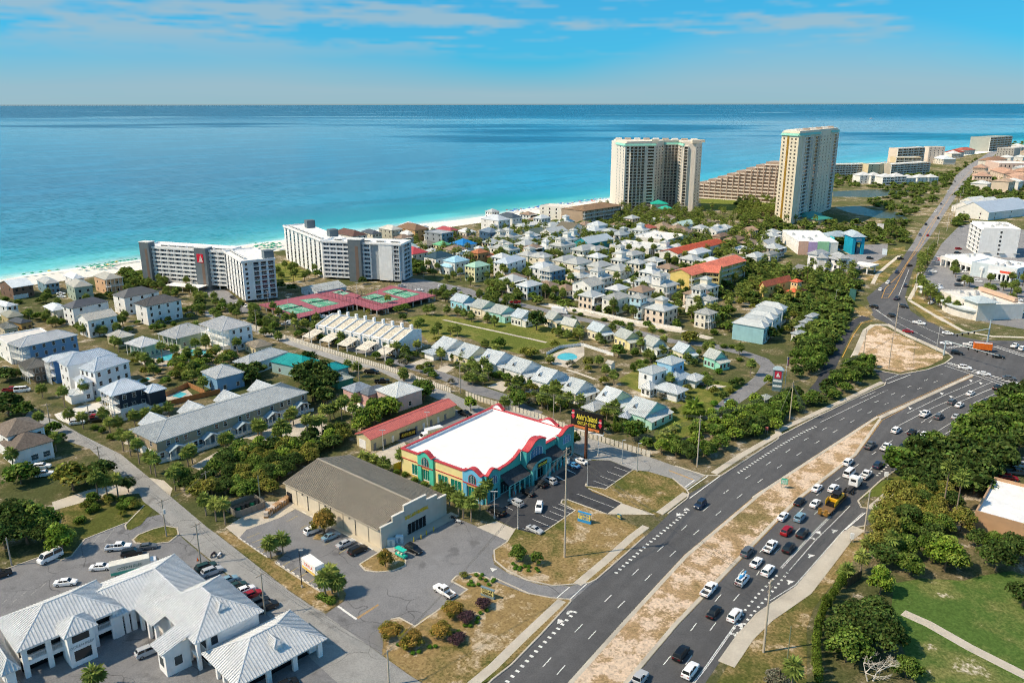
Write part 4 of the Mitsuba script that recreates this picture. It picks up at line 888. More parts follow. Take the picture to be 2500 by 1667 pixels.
def block(desc,a,b,depth,z,floors,wall,roofc,front='win',left='win',nf=6,nl=4,z0=0.0,name='building',cat='building',rail='e6e4dc',clutter=3,parapet=0.6,rel=True,right=None,bottom=0.0):
 base,L=line_frame(a,b,depth)
 k=thing(name,desc,cat,base[0],rel)
 box=(-L/2,L/2,-depth/2,depth/2)
 walls_part(k,base,*box,[(bottom,z-0.32,wall)])
 flat_roof(k,base,(box[0]-0.05,box[1]+0.05,box[2]-0.05,box[3]+0.05),z,wall,roofc,clutter=clutter,h=parapet)
 for side,st,n in(('A',front,nf),('B',left,nl),('C',right,nl)):
  if st:
   facade(k,base,side,box,st,z0+0.02,z-0.5,floors,rail,n)
 return k,base,box
def at(t,x,y):
 return P(t,x,y)[:2]
# --- the two white hotels (sheet h)
def hotel_end_tower(k,base,x,y,w,d,z,col='5d676d',strip='6b5a50'):
 m4=M([*base[0],0],base[1])
 t=part(k,'stair_tower',MB().box(x,x+w,y,y+d,0,z,col).pp(),m4,label='dark grey stair tower')
 part(t,'panel',MB().box(x+w*0.55,x+w*0.8,y-0.06,y-0.005,1,z-3.5,strip).pp(),m4)
 part(t,'cap',MB().box(x-0.2,x+w+0.2,y-0.2,y+d+0.2,z+0.01,z+0.35,'d8d8d4').pp(),m4)
def skylights(k,base,pts_,z,col='d9d9d5'):
 m4=M([*base[0],0],base[1])
 for(x,y,w,d)in pts_:
  r=part(k,'skylight',MB().box(x,x+w,y,y+d,z+0.05,z+0.9,col).pp(),m4)
  part(r,'pane',MB().box(x+0.2,x+w-0.2,y-0.05,y-0.005,z+0.2,z+0.8,(70,80,86)).ply('window_mix'),m4)
HZ=22.0
a,b=at('h',175,590),at('h',835,645)
base,L=line_frame(a,b,14)
k=thing('hotel','long white hotel with two dark grey towers and a red sailboat sign','hotel',base[0],False)
HOTEL_A=k
box=(-L/2,L/2,-7,7)
walls_part(k,base,*box,[(2.6,HZ-0.32,'9aa2a8')])
flat_roof(k,base,(box[0]-3,box[1]+0.1,-8.6,7.1),HZ,'f0f0ee','e8e8e4',h=0.7)
m4=M([*base[0],0],base[1])
part(k,'gable_wall',MB().box(box[0]-2.5,box[0]-0.01,-7.8,7,0,HZ-0.32,'f0f0ee').pp(),m4)
for i in range(9):
 x=box[0]+6+i*(L-8)/9
 part(k,'column',MB().box(x,x+0.7,-6.8,-6.1,0,2.6,'d0d0cc').pp(),m4)
facade(k,base,'A',box,'rail',2.7,HZ-0.5,8,'eeeeec',22,(60,74,88),1.5)
hotel_end_tower(k,base,box[0]-2.2,-10.4,6.6,5.0,HZ+3.0)
xs=box[0]+L*0.665
hotel_end_tower(k,base,xs,-11.0,7.6,6.0,HZ+1.8)
s=part(k,'sign',MB().box(xs+1.6,xs+5.8,-11.22,-11.09,HZ-6.2,HZ-1.4,'d01f34').pp(),m4,label='red square sign with a white sailboat')
m=MB()
m.tri([xs+3.0,-11.26,HZ-5.6],[xs+4.4,-11.26,HZ-5.6],[xs+4.2,-11.26,HZ-1.8],'c9c4bc').tri([xs+4.5,-11.26,HZ-5.6],[xs+5.4,-11.26,HZ-5.6],[xs+4.4,-11.26,HZ-2.4],'e8e4dc').box(xs+2.6,xs+5.4,-11.27,-11.23,HZ-5.9,HZ-5.7,'e8e4dc')
part(s,'sailboat',m.pp(),m4)
skylights(k,base,[(box[0]+7+i*L*0.115,-3.5,5.0,1.6)for i in range(8)],HZ)
a2,b2=at('h',818,638),at('h',972,752)
base2,L2=line_frame(a2,b2,17)
bx2=(-L2/2,L2/2,-8.5,8.5)
walls_part(k,base2,*bx2,[(1.2,HZ-0.32,'eceef0')],name='wing')
flat_roof(k,base2,(bx2[0]-0.1,bx2[1]+1.3,bx2[2]-0.9,bx2[3]+0.1),HZ-0.04,'f0f0ee','e8e8e4',h=0.7,name='wing_roof')
facade(k,base2,'A',bx2,'stack',1.4,HZ-0.5,8,'f0f0ee',6,(52,62,72))
facade(k,base2,'C',bx2,'cells',1.4,HZ-0.5,8,'e4e6e6',3,(44,56,64),1.2,s0=0.30,s1=0.98)
facade(k,base2,'C',bx2,'win',1.4,HZ-0.5,8,'e4e6e6',1,(40,46,52),s0=0.02,s1=0.2)
part(k,'lift_tower',MB().box(bx2[1]-6,bx2[1]-1,3.5,8.6,HZ-0.3,HZ+4.2,'56636b').pp(),M([*base2[0],0],base2[1]))
skylights(k,base2,[(bx2[0]+3+i*5.0,-6.0,4.0,1.4)for i in range(6)],HZ)
part(k,'canopy',MB().box(-L*0.13,L*0.30,-19,-11.5,3.0,3.3,'eeeeea').pp(),m4)
for i in range(5):
 x=-L*0.12+i*L*0.1
 part(k,'canopy_post',MB().box(x,x+0.3,-18.6,-18.3,0,3.0,'d8d8d4').pp(),m4)
a,b=at('h',1318,385),at('h',1632,545)
base,L=line_frame(a,b,15)
k=thing('hotel','tall white hotel with stacked balconies behind the red and green tennis courts','hotel',base[0],False)
box=(-L/2,L/2,-7.5,7.5)
HB=22.5
walls_part(k,base,*box,[(0,HB-0.32,'eceef0')])
flat_roof(k,base,(box[0]-0.1,box[1]+0.4,box[2]-0.9,box[3]+0.1),HB,'f0f0ee','e8e8e4',h=0.7)
facade(k,base,'A',box,'stack',1.2,HB-0.5,8,'e4e8ea',9,(52,62,72))
facade(k,base,'B',box,'cells',1.2,HB-0.5,8,'e8e8e4',3,(60,70,76),1.2)
m4=M([*base[0],0],base[1])
for x,h in((-L*0.32,5.0),(L*0.26,4.2)):
 part(k,'lift_tower',MB().box(x,x+5.5,2.2,7.6,HB-0.3,HB+h,'56636b').pp(),m4)
skylights(k,base,[(box[0]+4+i*7.2,-5.6,5.2,1.5)for i in range(9)],HB)
a2,b2=at('h',1645,548),at('h',2290,585)
base2,L2=line_frame(a2,b2,14)
bx2=(-L2/2,L2/2,-7,7)
m42=M([*base2[0],0],base2[1])
walls_part(k,base2,*bx2,[(1.2,HB-0.34,'97a0a8')],name='wing')
flat_roof(k,base2,(bx2[0]-0.1,bx2[1]+1.2,bx2[2]-1.9,bx2[3]+0.1),HB-0.05,'f0f0ee','e8e8e4',h=0.7,name='wing_roof')
facade(k,base2,'A',bx2,'rail',1.4,HB-0.5,8,'eceef0',14,(66,80,94),1.5,s1=0.62)
facade(k,base2,'C',bx2,'cells',1.4,HB-0.5,8,'e4e6e6',3,(44,56,64),1.2,s0=0.1)
hotel_end_tower(k,base2,-L2/2+L2*0.36,-11.0,8.0,6.2,HB+2.2)
part(k,'end_wall',MB().box(L2/2-L2*0.27,L2/2-L2*0.10,-8.6,-7.02,1.2,HB-0.4,'f0f0ee').pp(),m42)
facade(k,base2,'A',bx2,'cells',1.4,HB-0.5,8,'e4e8ea',2,(44,56,64),1.5,s0=0.91,s1=0.99)
skylights(k,base2,[(bx2[0]+5+i*9.0,-2.5,5.2,1.5)for i in range(5)],HB)
# --- the tall towers (sheet t)
TZ1=64.5
p=[at('t',x,y)for x,y in((160,800),(243,846),(528,838),(606,812),(748,812),(792,850),(906,856),(962,832))]
dvec=np.array([-0.10,1.0])*24
k=thing('tower','broad beige apartment tower of two wings with green cornice, left of the pair','apartment tower',p[3],False)
foot=p+[p[-1]+dvec,p[0]+dvec*0.9]
taken(foot)
part(k,'wall',MB().prism(foot,0,TZ1,'d6cabb').pp())
rf=part(k,'roof',MB().prism([q+(np.mean(foot,axis=0)-q)*0.04 for q in foot],TZ1+0.01,TZ1+1.4,'d5cab8').pp())
for i in range(9):
 q=p[0]+(p[-1]-p[0])*(i+0.5)/9+dvec*0.45
 part(rf,'roof_vault',MB().tube([q[0]-3,q[1],TZ1+1.2],[q[0]+3,q[1],TZ1+1.2],2.2,2.2,12,'b09c86'if i%2 else 'd8cfc0').pp())
FL=20
fh=TZ1/FL
def seg_facade(k,a,b,style,floors,z0,z1,n,wallcol,rail,glass=(30,32,35),s0=0.0,s1=1.0,out=1.4):
 base,L=line_frame(a,b,0.6)
 facade(k,base,'A',(-L/2,L/2,-0.3,0.3),style,z0,z1,floors,rail,n,glass,out,s0=s0,s1=s1,ww=1.15)
def cornice(k,a,b,z,h,col):
 base,L=line_frame(a,b,0.6)
 m=MB()
 x0,x1=-L/2-0.3,L/2+0.3
 m.quad([x0,-1.6,z],[x1,-1.6,z],[x1,0.2,z+h],[x0,0.2,z+h],col)
 m.quad([x0,0.2,z-0.2],[x1,0.2,z-0.2],[x1,-1.6,z],[x0,-1.6,z],col)
 m.tri([x0,-1.6,z],[x0,0.2,z+h],[x0,0.2,z-0.2],col).tri([x1,0.2,z+h],[x1,-1.6,z],[x1,0.2,z-0.2],col)
 part(k,'cornice',m.pp(),M([*base[0],0],base[1]),label='sea-green sloped cornice')
seg_facade(k,p[0],p[1],'win',FL,2,TZ1-3,3,'','e0d4c2')
seg_facade(k,p[1],p[2],'cells',FL,2,TZ1-3,4,'','e2dcd0',s0=0.16,s1=0.66)
seg_facade(k,p[1],p[2],'win',FL,2,TZ1-3,3,'','e2dcd0',(24,26,28),s0=0.76,s1=0.94)
seg_facade(k,p[1],p[2],'win',FL,2,TZ1-3,1,'','e2dcd0',s0=0.04,s1=0.14)
seg_facade(k,p[2],p[3],'win',FL,2,TZ1-3,3,'','e2dcd0')
seg_facade(k,p[3],p[4],'cells',FL,2,TZ1-3,4,'','d8d4cc',s0=0.05,s1=0.95)
seg_facade(k,p[4],p[5],'cells',FL,2,TZ1-3,2,'','d8d4cc',s0=0.1,s1=0.9)
seg_facade(k,p[5],p[6],'cells',FL,2,TZ1-3,1,'','e2dcd0',s0=0.03,s1=0.38,out=2.0)
seg_facade(k,p[6],p[7],'win',FL,2,TZ1-3,2,'','e2dcd0')
for i,j in((0,1),(1,2),(3,4),(4,5)):
 cornice(k,p[i],p[j],TZ1-2.6,2.6,'7fc4ae')
for q,h in((p[2],3.2),(p[6],3.0),(p[7],2.6)):
 part(k,'turret',MB().box(q[0]-4,q[0]+2.5,q[1]-0.5,q[1]+5,TZ1-0.05,TZ1+h,'d8cab2').pp())
pav=[at('t',520,850),at('t',665,850)]
base,L=line_frame(pav[0],pav[1],16)
k2=thing('pavilion','low entrance pavilion with teal hip roof at the foot of the broad beige tower','pavilion',base[0],False)
walls_part(k2,base,-L/2,L/2,-8,8,[(0,7,'d8cdb8')])
roof_part(k2,base,lambda m,s:hip(m,s,-L/2-1,L/2+1,-9,9,7,3.0,'23a892'),'metal_roof',0.6,False)
base,L=line_frame(at('t',600,885),at('t',735,885),14)
k2=thing('pavilion','open drive-up canopy with bright teal roof before the broad beige tower','pavilion',base[0],False)
roof_part(k2,base,lambda m,s:hip(m,s,-L/2,L/2,-7,7,5,3.0,'2bb39c'),'metal_roof',0.6,False)
for x in(-L/2+1,L/2-1):
 for y in(-6,6):
  put(k2,'column',MB().box(-0.4,0.4,-0.4,0.4,0,5,'d8cdb8').pp(),base,x,y,0)
TZ2=77.0
n0,l0,r0=at('t',1846,985),at('t',1688,948),at('t',2228,836)
d1=(l0-n0)
foot=[n0,r0,r0+d1*0.55,l0+(r0-n0)*0.25+d1*0.3,l0]
k=thing('tower','slender cream apartment tower with green cornice, right of the pair','apartment tower',n0,False)
taken(foot)
part(k,'wall',MB().prism(foot,0,TZ2,'ddd0b6').pp())
rf=part(k,'roof',MB().prism([q+(np.mean(foot,axis=0)-q)*0.05 for q in foot],TZ2+0.01,TZ2+1.2,'d5cab8').pp())
for i in range(6):
 q=n0+(r0-n0)*(i+0.7)/6.5+d1*0.3
 part(rf,'roof_vault',MB().tube([q[0]-3,q[1],TZ2+0.9],[q[0]+3,q[1],TZ2+0.9],2.0,2.0,12,'a58f7a'if i%2 else 'd8cfc0').pp())
for i in range(4):
 q=n0+(r0-n0)*(0.05+0.3*i)+d1*0.15
 part(rf,'antenna',MB().tube([*q,TZ2+1],[*q,TZ2+R.uniform(3,5.5)],0.14,0.08,6,'8a8a86').pp())
FL2=23
seg_facade(k,l0,n0,'win',FL2,2,TZ2-4,1,'','',(92,88,80),s0=0.02,s1=0.3)
seg_facade(k,l0,n0,'win',FL2,2,TZ2-4,2,'','',(92,88,80),s0=0.5,s1=0.95)
base,L=line_frame(l0,n0,0.6)
part(k,'recess_strip',MB().box(-L*0.14,-L*0.04,-0.75,-0.31,0,TZ2-2.6,'8f6a26').pp(),M([*base[0],0],base[1]),label='ochre vertical strip')
seg_facade(k,n0,r0,'cells',FL2,2,TZ2-4,2,'','ece8e0',s0=0.10,s1=0.28,out=2.2)
seg_facade(k,n0,r0,'cells',FL2,2,TZ2-4,1,'','d8d2c6',s0=0.36,s1=0.48)
seg_facade(k,n0,r0,'win',FL2,2,TZ2-4,4,'','',(34,36,38),s0=0.5,s1=0.82)
seg_facade(k,n0,r0,'cells',FL2,2,TZ2-4,1,'','ece8e0',s0=0.84,s1=0.97)
cornice(k,l0,n0,TZ2-2.6,2.6,'7fc4ae')
cornice(k,n0,n0+(r0-n0)*0.5,TZ2-2.6,2.6,'7fc4ae')
cornice(k,n0+(r0-n0)*0.78,r0,TZ2-2.6,2.6,'7fc4ae')
for q,dpx,cl in(((2010,965,2150,930),14,'2f7f72'),((2110,990,2250,975),14,'3a8c7a')):
 base,L=line_frame(at('t',*q[:2]),at('t',*q[2:]),dpx)
 k2=thing('pavilion','low green-roofed pavilion below the slender cream tower','pavilion',base[0],True)
 walls_part(k2,base,-L/2+1.5,L/2-1.5,-5.5,5.5,[(0,4.5,'d2c0a0')])
 roof_part(k2,base,lambda m,s:hip(m,s,-L/2,L/2,-7,7,4.5,2.8,cl),'metal_roof',0.6,False)
# --- stepped terrace building between the towers
a,b=at('t',960,722),at('t',1800,785)
base,L=line_frame(a,b,26)
k=thing('building','stepped pink-beige terrace building rising to the right between the towers','apartment building',base[0],False)
m4=M([*base[0],0],base[1])
for f in range(12):
 x0=-L/2+max(0,(f-4))*L*0.105
 z=f*3.5
 m=MB().box(x0,L/2,-13+f*0.35,13,z,z+3.3,'9c8979').box(x0-0.5,L/2,-15+f*0.35,-13.01+f*0.35,z-0.1,z+0.2,'e2d2c4').box(x0-0.5,L/2,-15+f*0.35,-14.7+f*0.35,z+0.2,z+1.25,'e8dccf')
 part(k,'storey',m.pp(),m4)
m=MB()
for i in range(15):
 x=-L/2+i*L/15
 top=3.5*min(12,5+max(0,(x+L/2)/(L*0.105)))
 m.box(x,x+0.6,-14.6,-13.1,0,max(3,top-3),'c4ac9a')
part(k,'fin',m.pp(),m4,kind='stuff')
# --- brown-roofed condo by the beach
block('white four-storey block with terracotta trim, left end of the beach condo',at('3',398,302),at('3',728,332),16,13.5,4,'ece6da','d9cfc2','win',None,6,clutter=0,rel=False)
house('3',(765,222),(640,190),(1012,168),13,'a89078','7d624a','long brown-roofed beach condo with dark balconies beside the broad tower',metal=False,wa=7,wb=0,fl=4,rise=3.0,name='building',cat='building',rel=False,porch=('A',1.8,3))
# --- yellow hotel with red roof
TILE['y']=(1480,560,0.14881)
ZY=11.5
k,base,bb=house('y',(1418,770),(1095,690),(2010,480),ZY,'dcc06c','cf6a55','yellow four-storey hotel with salmon red roof and recessed balconies',kind='gx',rise=2.6,wa=5,wb=0,fl=4,name='hotel',cat='hotel',rel=False,metal=False,porch=('A',1.5,3),ov=0.6)
a,b=at('y',1418,1030),at('y',1830,1060)
base,L=line_frame(a,b,15)
k=thing('hotel_wing','front balcony wing of the yellow hotel, with red roof','hotel',base[0],False)
walls_part(k,base,-L/2,L/2,-6,7.5,[(0,ZY-0.1,'d6bd70')])
facade(k,base,'A',(-L/2,L/2,-6,7.5),'rail',0.1,ZY-0.4,4,'d9c584',4,(60,62,66),1.5)
ends=[]
roof_part(k,base,lambda m,s:ends.extend(gable(m,None,-L/2-0.4,L/2+0.4,-8,8,ZY,2.6,'d26b57','x','dcc06c')),'tile_roof',0.6,False)
part(k,'end_wall',MB().box(L/2+0.01,L/2+0.5,-7.8,7.8,0,ZY+1.0,'a89a5c').pp(),M([*base[0],0],base[1]))
house('y',(1185,415),(945,350),(1870,215),7.5,'eeece6','a2432f','long white block with rust-red roof',kind='gx',rise=2.0,wa=9,wb=0,fl=2,name='building',cat='building',metal=False)
block('low white building with flat pale roof, front of the pair',at('y',700,480),at('y',945,395),30,6,1,'e8e6e0','cfd0cc','win',None,8)
block('low white building with flat pale roof, rear of the pair',at('y',1010,330),at('y',1330,235),30,6,1,'e8e6e0','d9d9d5','win',None,8)
house('3',(800,492),(765,455),(1080,462),7,'2a8f9c','b4c2c8','long teal and blue house with pale grey gable roof',kind='gx',wa=3,wb=0)
house('4',(225,1255),(222,1235),(425,1195),7,'e0bf74','dc6a4a','small yellow hall with orange gable roof',kind='gx',rise=3,wa=2,wb=0,metal=False,name='hall',cat='hall',rot=40)
house('4',(490,1300),(405,1280),(565,1275),4,'d9b066','d2563c','yellow porch house with orange roof and cupola',wa=2,wb=1,metal=False,tower=(0.5,0.6,4,5,'e0bf84'),name='hall',cat='hall')
# --- pastel mall and white bank
TILE['m']=(1930,570,0.16406)
base,L=line_frame(at('m',110,330),at('m',560,340),40)
k=thing('shopping_mall','pastel mall with peach, lilac and mint walls and a teal portal','mall',base[0],False)
box=(-L/2,L/2+6,-20,34)
m4=M([*base[0],0],base[1])
walls_part(k,base,*box,[(0,8,'e6e6e2')])
flat_roof(k,base,(box[0]-0.1,box[1]+0.1,box[2]-0.1,box[3]+0.1),8.5,'e9e9e5','e2e6e4',clutter=5)
for i,(f0,f1,c)in enumerate(((0.0,0.32,'e8b49c'),(0.32,0.62,'bda0d2'),(0.62,1.0,'97d4a4'))):
 part(k,'wall_panel',MB().box(-L/2+L*f0,-L/2+L*f1-0.05,-20.5,-20.02,0,9.4-(i%2)*0.4,c).pp(),m4,label=['peach wall panel','lilac wall panel','mint wall panel'][i])
for i,c in enumerate(('cfd0a0','2f9aa0','d8a090','c88a98','1f8fb4')):
 part(k,'front_panel',MB().box(box[1]+0.02,box[1]+0.5,-19+i*10.5,-9+i*10.5,0,8.6+(i==1)*1.8,c).pp(),m4)
part(k,'awning',MB().box(box[1]+0.5,box[1]+2.4,-19,22,3.4,3.7,'2a6f98').pp(),m4)
q=at('m',910,330),at('m',1085,330)
b3,L3=line_frame(q[0],q[1],14)
m3=M([*b3[0],0],b3[1])
po=part(k,'portal',MB().box(-L3/2,-L3/2+2,-7,-5,0,12,'1b94b8').box(L3/2-2,L3/2,-7,-5,0,12,'1b94b8').box(-L3/2+2,L3/2-2,-7,-5.2,8.4,12,'1585aa').box(-L3/2,L3/2,-5,7,11,12,'1b94b8').box(-L3/2,-L3/2+0.6,-5,7,0,11,'1b94b8').box(-L3/2+2,L3/2-2,0,0.5,0,8,(30,60,80)).pp(),m3,label='teal entrance portal')
tx=meshkit.text_mesh('SURF STYLE',1.7,0.15,True)
tv=np.array(tx.vertices)
tv=tv*[min(1.0,(L3-4.6)/tv[:,0].max()),1,1]
tv=np.column_stack([tv[:,0]-tv[:,0].max()/2,-7.02-tv[:,2],tv[:,1]+9.3])
part(po,'lettering',MB().add(tv,tx.faces,'f4f4f0').pp(),m3)
roof_part(k,b3,lambda m,s:hip(m,s,-L3/2-1,L3/2+1,-8,12,12.2,3.2,'a9b8c4'),'metal_roof',0.6,False)
roof_part(k,(at('m',690,235),base[1]),lambda m,s:hip(m,s,-9,9,-8,8,9.6,3.2,'96a8b4'),'metal_roof',0.6,False)
for nm,q0,q1,dp,z in(('left',(245,530),(375,555),12,9.5),('arched',(378,560),(520,570),11,8.0),('middle',(520,545),(720,590),12,7.4),('right',(722,590),(850,590),13,8.6)):
 base,L=line_frame(at('m',*q0),at('m',*q1),dp)
 k=thing('bank_building',f'white two-storey bank with grey hip roofs, {nm} section','bank',base[0],False)
 walls_part(k,base,-L/2,L/2,-dp/2,dp/2,[(0,z-0.02,'eeeef0')])
 roof_part(k,base,lambda m,s:hip(m,s,-L/2-0.8,L/2+0.8,-dp/2-0.8,dp/2+0.8,z,2.4,'9fa3a4'),'metal_roof',0.6,False)
 for zz in(1.6,5.2):
  if nm=='arched':
   put(k,'window',window_ply(L*0.5,3.2 if zz<3 else 2.0,'d5d5d2',(205,205,202)),base,0,-dp/2,zz)
  else:
   for o in((0,)if nm!='middle'else(-L*0.22,L*0.22)):
    put(k,'window',window_ply(2.6 if nm!='middle'else 1.7,1.9,'6a6e70',(50,60,66),False),base,o,-dp/2,zz)
base,L=line_frame(at('m',880,590),at('m',1100,625),12)
k=thing('canopy','white drive-through canopy of the bank','canopy',base[0],False)
part(k,'roof',MB().box(-L/2,L/2+3,-6,6,4.4,5.2,'e6e6e2').pp(),M([*base[0],0],base[1]))
for x in(-L/2+1,L/2+1):
 for y in(-5,5):
  put(k,'column',MB().box(-0.4,0.4,-0.4,0.4,0,4.4,'e0e0dc').pp(),base,x,y,0)
# --- right side: strip mall, white hotel, restaurant
k,base,box=block('long white strip mall with arcade, left half',at('4',1692,1078),at('4',2040,1182),24,6.5,1,'e9e9e6','efefec',None,None,clutter=5,rel=False)
for i in range(9):
 put(k,'column',MB().box(-0.5,0.5,-0.5,0.5,0,4.2,'eeeeea').pp(),base,box[0]+1+i*(box[1]-box[0]-2)/8,box[2]-2.4,0)
part(k,'arcade',MB().box(box[0],box[1],box[2]-3,box[2]-0.02,4.2,6.2,'e9e9e6').pp(),M([*base[0],0],base[1]))
part(k,'shop_window',MB().box(box[0]+1,box[1]-1,box[2]-0.08,box[2]-0.01,0.3,3.6,(36,46,52)).ply('window_mix'),M([*base[0],0],base[1]),kind='stuff')
k,base,box=block('long white strip mall with arcade and red signs, right half',at('4',2042,1186),at('4',2275,1226),26,7.5,1,'d9dee2','efefec',None,None,clutter=4,rel=False)
part(k,'shop_window',MB().box(box[0]+2,box[1]-2,box[2]-0.08,box[2]-0.01,0.3,3.4,(36,46,52)).ply('window_mix'),M([*base[0],0],base[1]),kind='stuff')
part(k,'sign',MB().box(-1,6,box[2]-0.2,box[2]-0.02,4.6,5.8,'c8412f').pp(),M([*base[0],0],base[1]),label='red shop sign')
for i in range(6):
 put(k,'column',MB().box(-0.5,0.5,-0.5,0.5,0,4.0,'e0e4e6').pp(),base,box[0]+2+i*(box[1]-box[0]-4)/5,box[2]-1.6,0)
part(k,'arcade',MB().box(box[0]+1,box[1]-1,box[2]-2.2,box[2]-0.25,4.0,4.5,'e0e4e6').pp(),M([*base[0],0],base[1]))
block('right end of the strip mall with teal corner',at('4',2282,1226),at('4',2420,1190),26,8.0,1,'c2d2da','e4e6e6','win',None,4,rel=False)
k,base,box=block('white six-storey hotel with plain front on the right',at('4',1985,1005),at('4',2285,1020),34,19,6,'f0f0ef','f2f2ef',None,None,clutter=6,rel=False)
facade(k,base,'A',box,'win',0.5,18,6,'eee',1,(60,66,70),s0=0.42,s1=0.58)
facade(k,base,'C',box,'win',0.5,18,6,'eee',9,(52,62,70))
facade(k,base,'B',box,'cells',0.5,18,6,'efefef',6,(80,90,96),1.2)
for i in range(4):
 part(k,'awning',MB().box(box[0]+2+i*9,box[0]+6+i*9,box[2]-1.4,box[2]-0.02,2.6,2.9,'8a8f92').pp(),M([*base[0],0],base[1]))
k,base,box=block('tan and white restaurant with curved front on the right',at('4',1650,1400),at('4',1990,1530),22,7,1,'eae4da','d8d4cb','win','win',6,3,clutter=8,rel=False)
m4=M([*base[0],0],base[1])
an=np.linspace(math.pi*1.05,math.pi*1.95,14)
cur=[[0.1*(box[1]-box[0])+13*math.cos(q),box[2]-0.2+6.5*math.sin(q)]for q in an]
part(k,'curved_bay',MB().prism(cur,0,4.2,'dcd8d0').pp(),m4)
part(k,'curved_roof',MB().prism([[x*1.06,y*1.05-0.3]for x,y in cur],4.21,4.9,'c2ccd0').pp(),m4)
part(k,'rear_parapet',MB().box(box[0]+2,box[1]-4,box[3]-2.4,box[3]-0.5,7.62,9.4,'c9a68c').pp(),m4)
walls_part(k,base,box[1]-9,box[1]+1,box[2]-3,box[2]+6,[(0,9,'e4ded2')],name='corner_tower')
roof_part(k,base,lambda m,s:hip(m,s,box[1]-10.5,box[1]+2.5,box[2]-4.5,box[2]+7.5,9.05,2.2,'b6c4c8'),'metal_roof',0.6,False)
house('4',(1600,1280),(1535,1240),(1665,1255),3.4,'e6e6e6','eceeee','white tent-roofed gazebo beside the strip mall car park',wa=0,wb=0,ov=1.6,name='gazebo',cat='gazebo',rot=30,rise=2.4)
for t,q in(('4',((2070,650,1965,600,2255,590),(1925,610,1868,580,1985,575),(1945,560,1900,540,1985,540),(2060,565,2012,545,2100,548),(2190,578,2140,555,2250,555),(2310,590,2268,568,2370,565),(2310,625,2255,600,2370,600))),):
 for i,e in enumerate(q):
  house(t,e[0:2],e[2:4],e[4:6],7 if i==0 else 5.5,'ecebe6','aebccb'if i==0 else 'd8dad6','large white hall with blue-grey roof'if i==0 else 'small white house with pale gable roof',kind='gx',wa=3,wb=2,rot=30)
# --- far resort buildings along the highway
block('long low beige resort building with balconies beyond the pond, left part',at('4',790,352),at('4',1068,345),18,17,5,'d4c8ae','dcdcd6','rail',None,12,clutter=0,rel=False)
block('beige resort building with stair blocks beyond the pond, middle part',at('4',1070,352),at('4',1250,345),18,17,5,'d8c8a0','dcdcd6','win',None,3,clutter=0,rel=False)
block('grey-beige resort building with balconies beyond the pond, right part',at('4',1252,352),at('4',1570,330),18,17,5,'bdb3a2','dcdcd6','rail',None,12,clutter=0,rel=False)
block('pale wedge-shaped beach condo, left of the two',at('4',1300,275),at('4',1520,262),16,30,7,'dfc8b2','e6dccc','rail',None,5,clutter=0,rel=False)
block('low tan resort block in front of the wedge-shaped condo',at('4',1295,290),at('4',1500,290),20,18,4,'d8bd92','dcdcd6','rail',None,6,clutter=0,rel=False)
block('pale wedge-shaped beach condo, right of the two',at('4',1560,245),at('4',1690,245),18,28,7,'e0cbb8','e6dccc','win',None,4,clutter=0,rel=False)
block('distant grey condo on the coast at the far end',at('4',2060,150),at('4',2240,135),40,30,6,'a8a79c','8d958c','rail',None,6,clutter=0,rel=False)
block('distant grey hotel beside the far highway',at('4',2120,218),at('4',2260,225),30,22,5,'a5a19a','c8c8c2','win',None,6,clutter=0,rel=False)
block('pinkish low mall far up the highway at right',at('4',2140,325),at('4',2420,330),60,14,2,'d8b8a8','d9cfc8','win',None,8,clutter=0,rel=False)
for i,q in enumerate(((1930,330,2030,335,'b08a74'),(1940,405,2085,410,'b08a74'),(2070,350,2180,385,'a9826c'),(2200,400,2310,420,'b08a74'),(2240,360,2340,370,'a9826c'),(2300,445,2420,440,'b08a74'),(2090,270,2210,255,'8f6a52'),(1790,195,1860,190,'c2a27c'),(1850,175,1950,170,'b06458'),(1760,205,1830,205,'dcd8d0'),(2300,150,2400,150,'c8c4bc'),(1570,240,1690,255,'c9d4d8'))):
 base,L=line_frame(at('4',*q[0:2]),at('4',*q[2:4]),22)
 k=thing('villa',{'b08a74':'brown-roofed pinkish villa','a9826c':'pinkish villa with brown tile roof','8f6a52':'tan house with dark brown roof','c2a27c':'yellowish house with red cupola roof','b06458':'long red-roofed house','dcd8d0':'low white house','c8c4bc':'distant grey-white house','c9d4d8':'low hall with pale blue roof'}[q[4]],'house',base[0])
 walls_part(k,base,-L/2,L/2,-11,11,[(0,9,'d9bfa8'if i<6 else 'ddd6c8')])
 rc={'c2a27c':'9a4436','b06458':'a85648'}.get(q[4],q[4])
 roof_part(k,base,lambda m,s:hip(m,s,-L/2-1,L/2+1,-12,12,9.05,5,rc),'tile_roof',0.6,False)
 facade(k,base,'A',(-L/2,L/2,-11,11),'win',0.5,8.6,2,'eee',6,(60,60,60))
for i,(x,y,w)in enumerate(((1025,405,46),(1110,408,36),(1205,420,44),(1295,415,46),(1390,410,40),(1490,405,40),(1580,405,36))):
 c=at('4',x,y)
 base=(c,8.0)
 k=thing('house',f'white house with pale hip roof, {["first", "second", "third", "fourth", "fifth", "sixth", "seventh"][i]} from the left in the row behind the pond','house',c,False)
 s=w*0.19
 h=11 if i<4 else 8
 walls_part(k,base,-s,s,-s,s,[(0,h,'eceae4')])
 roof_part(k,base,lambda m,sm:hip(m,sm,-s-0.8,s+0.8,-s-0.8,s+0.8,h,4,'d5d5d0'),'metal_roof',0.6,False)
 facade(k,base,'A',(-s,s,-s,s),'rail'if i in(2,3)else 'win',0.6,h-0.4,3,'f0f0ee',3,(70,76,80),1.2)
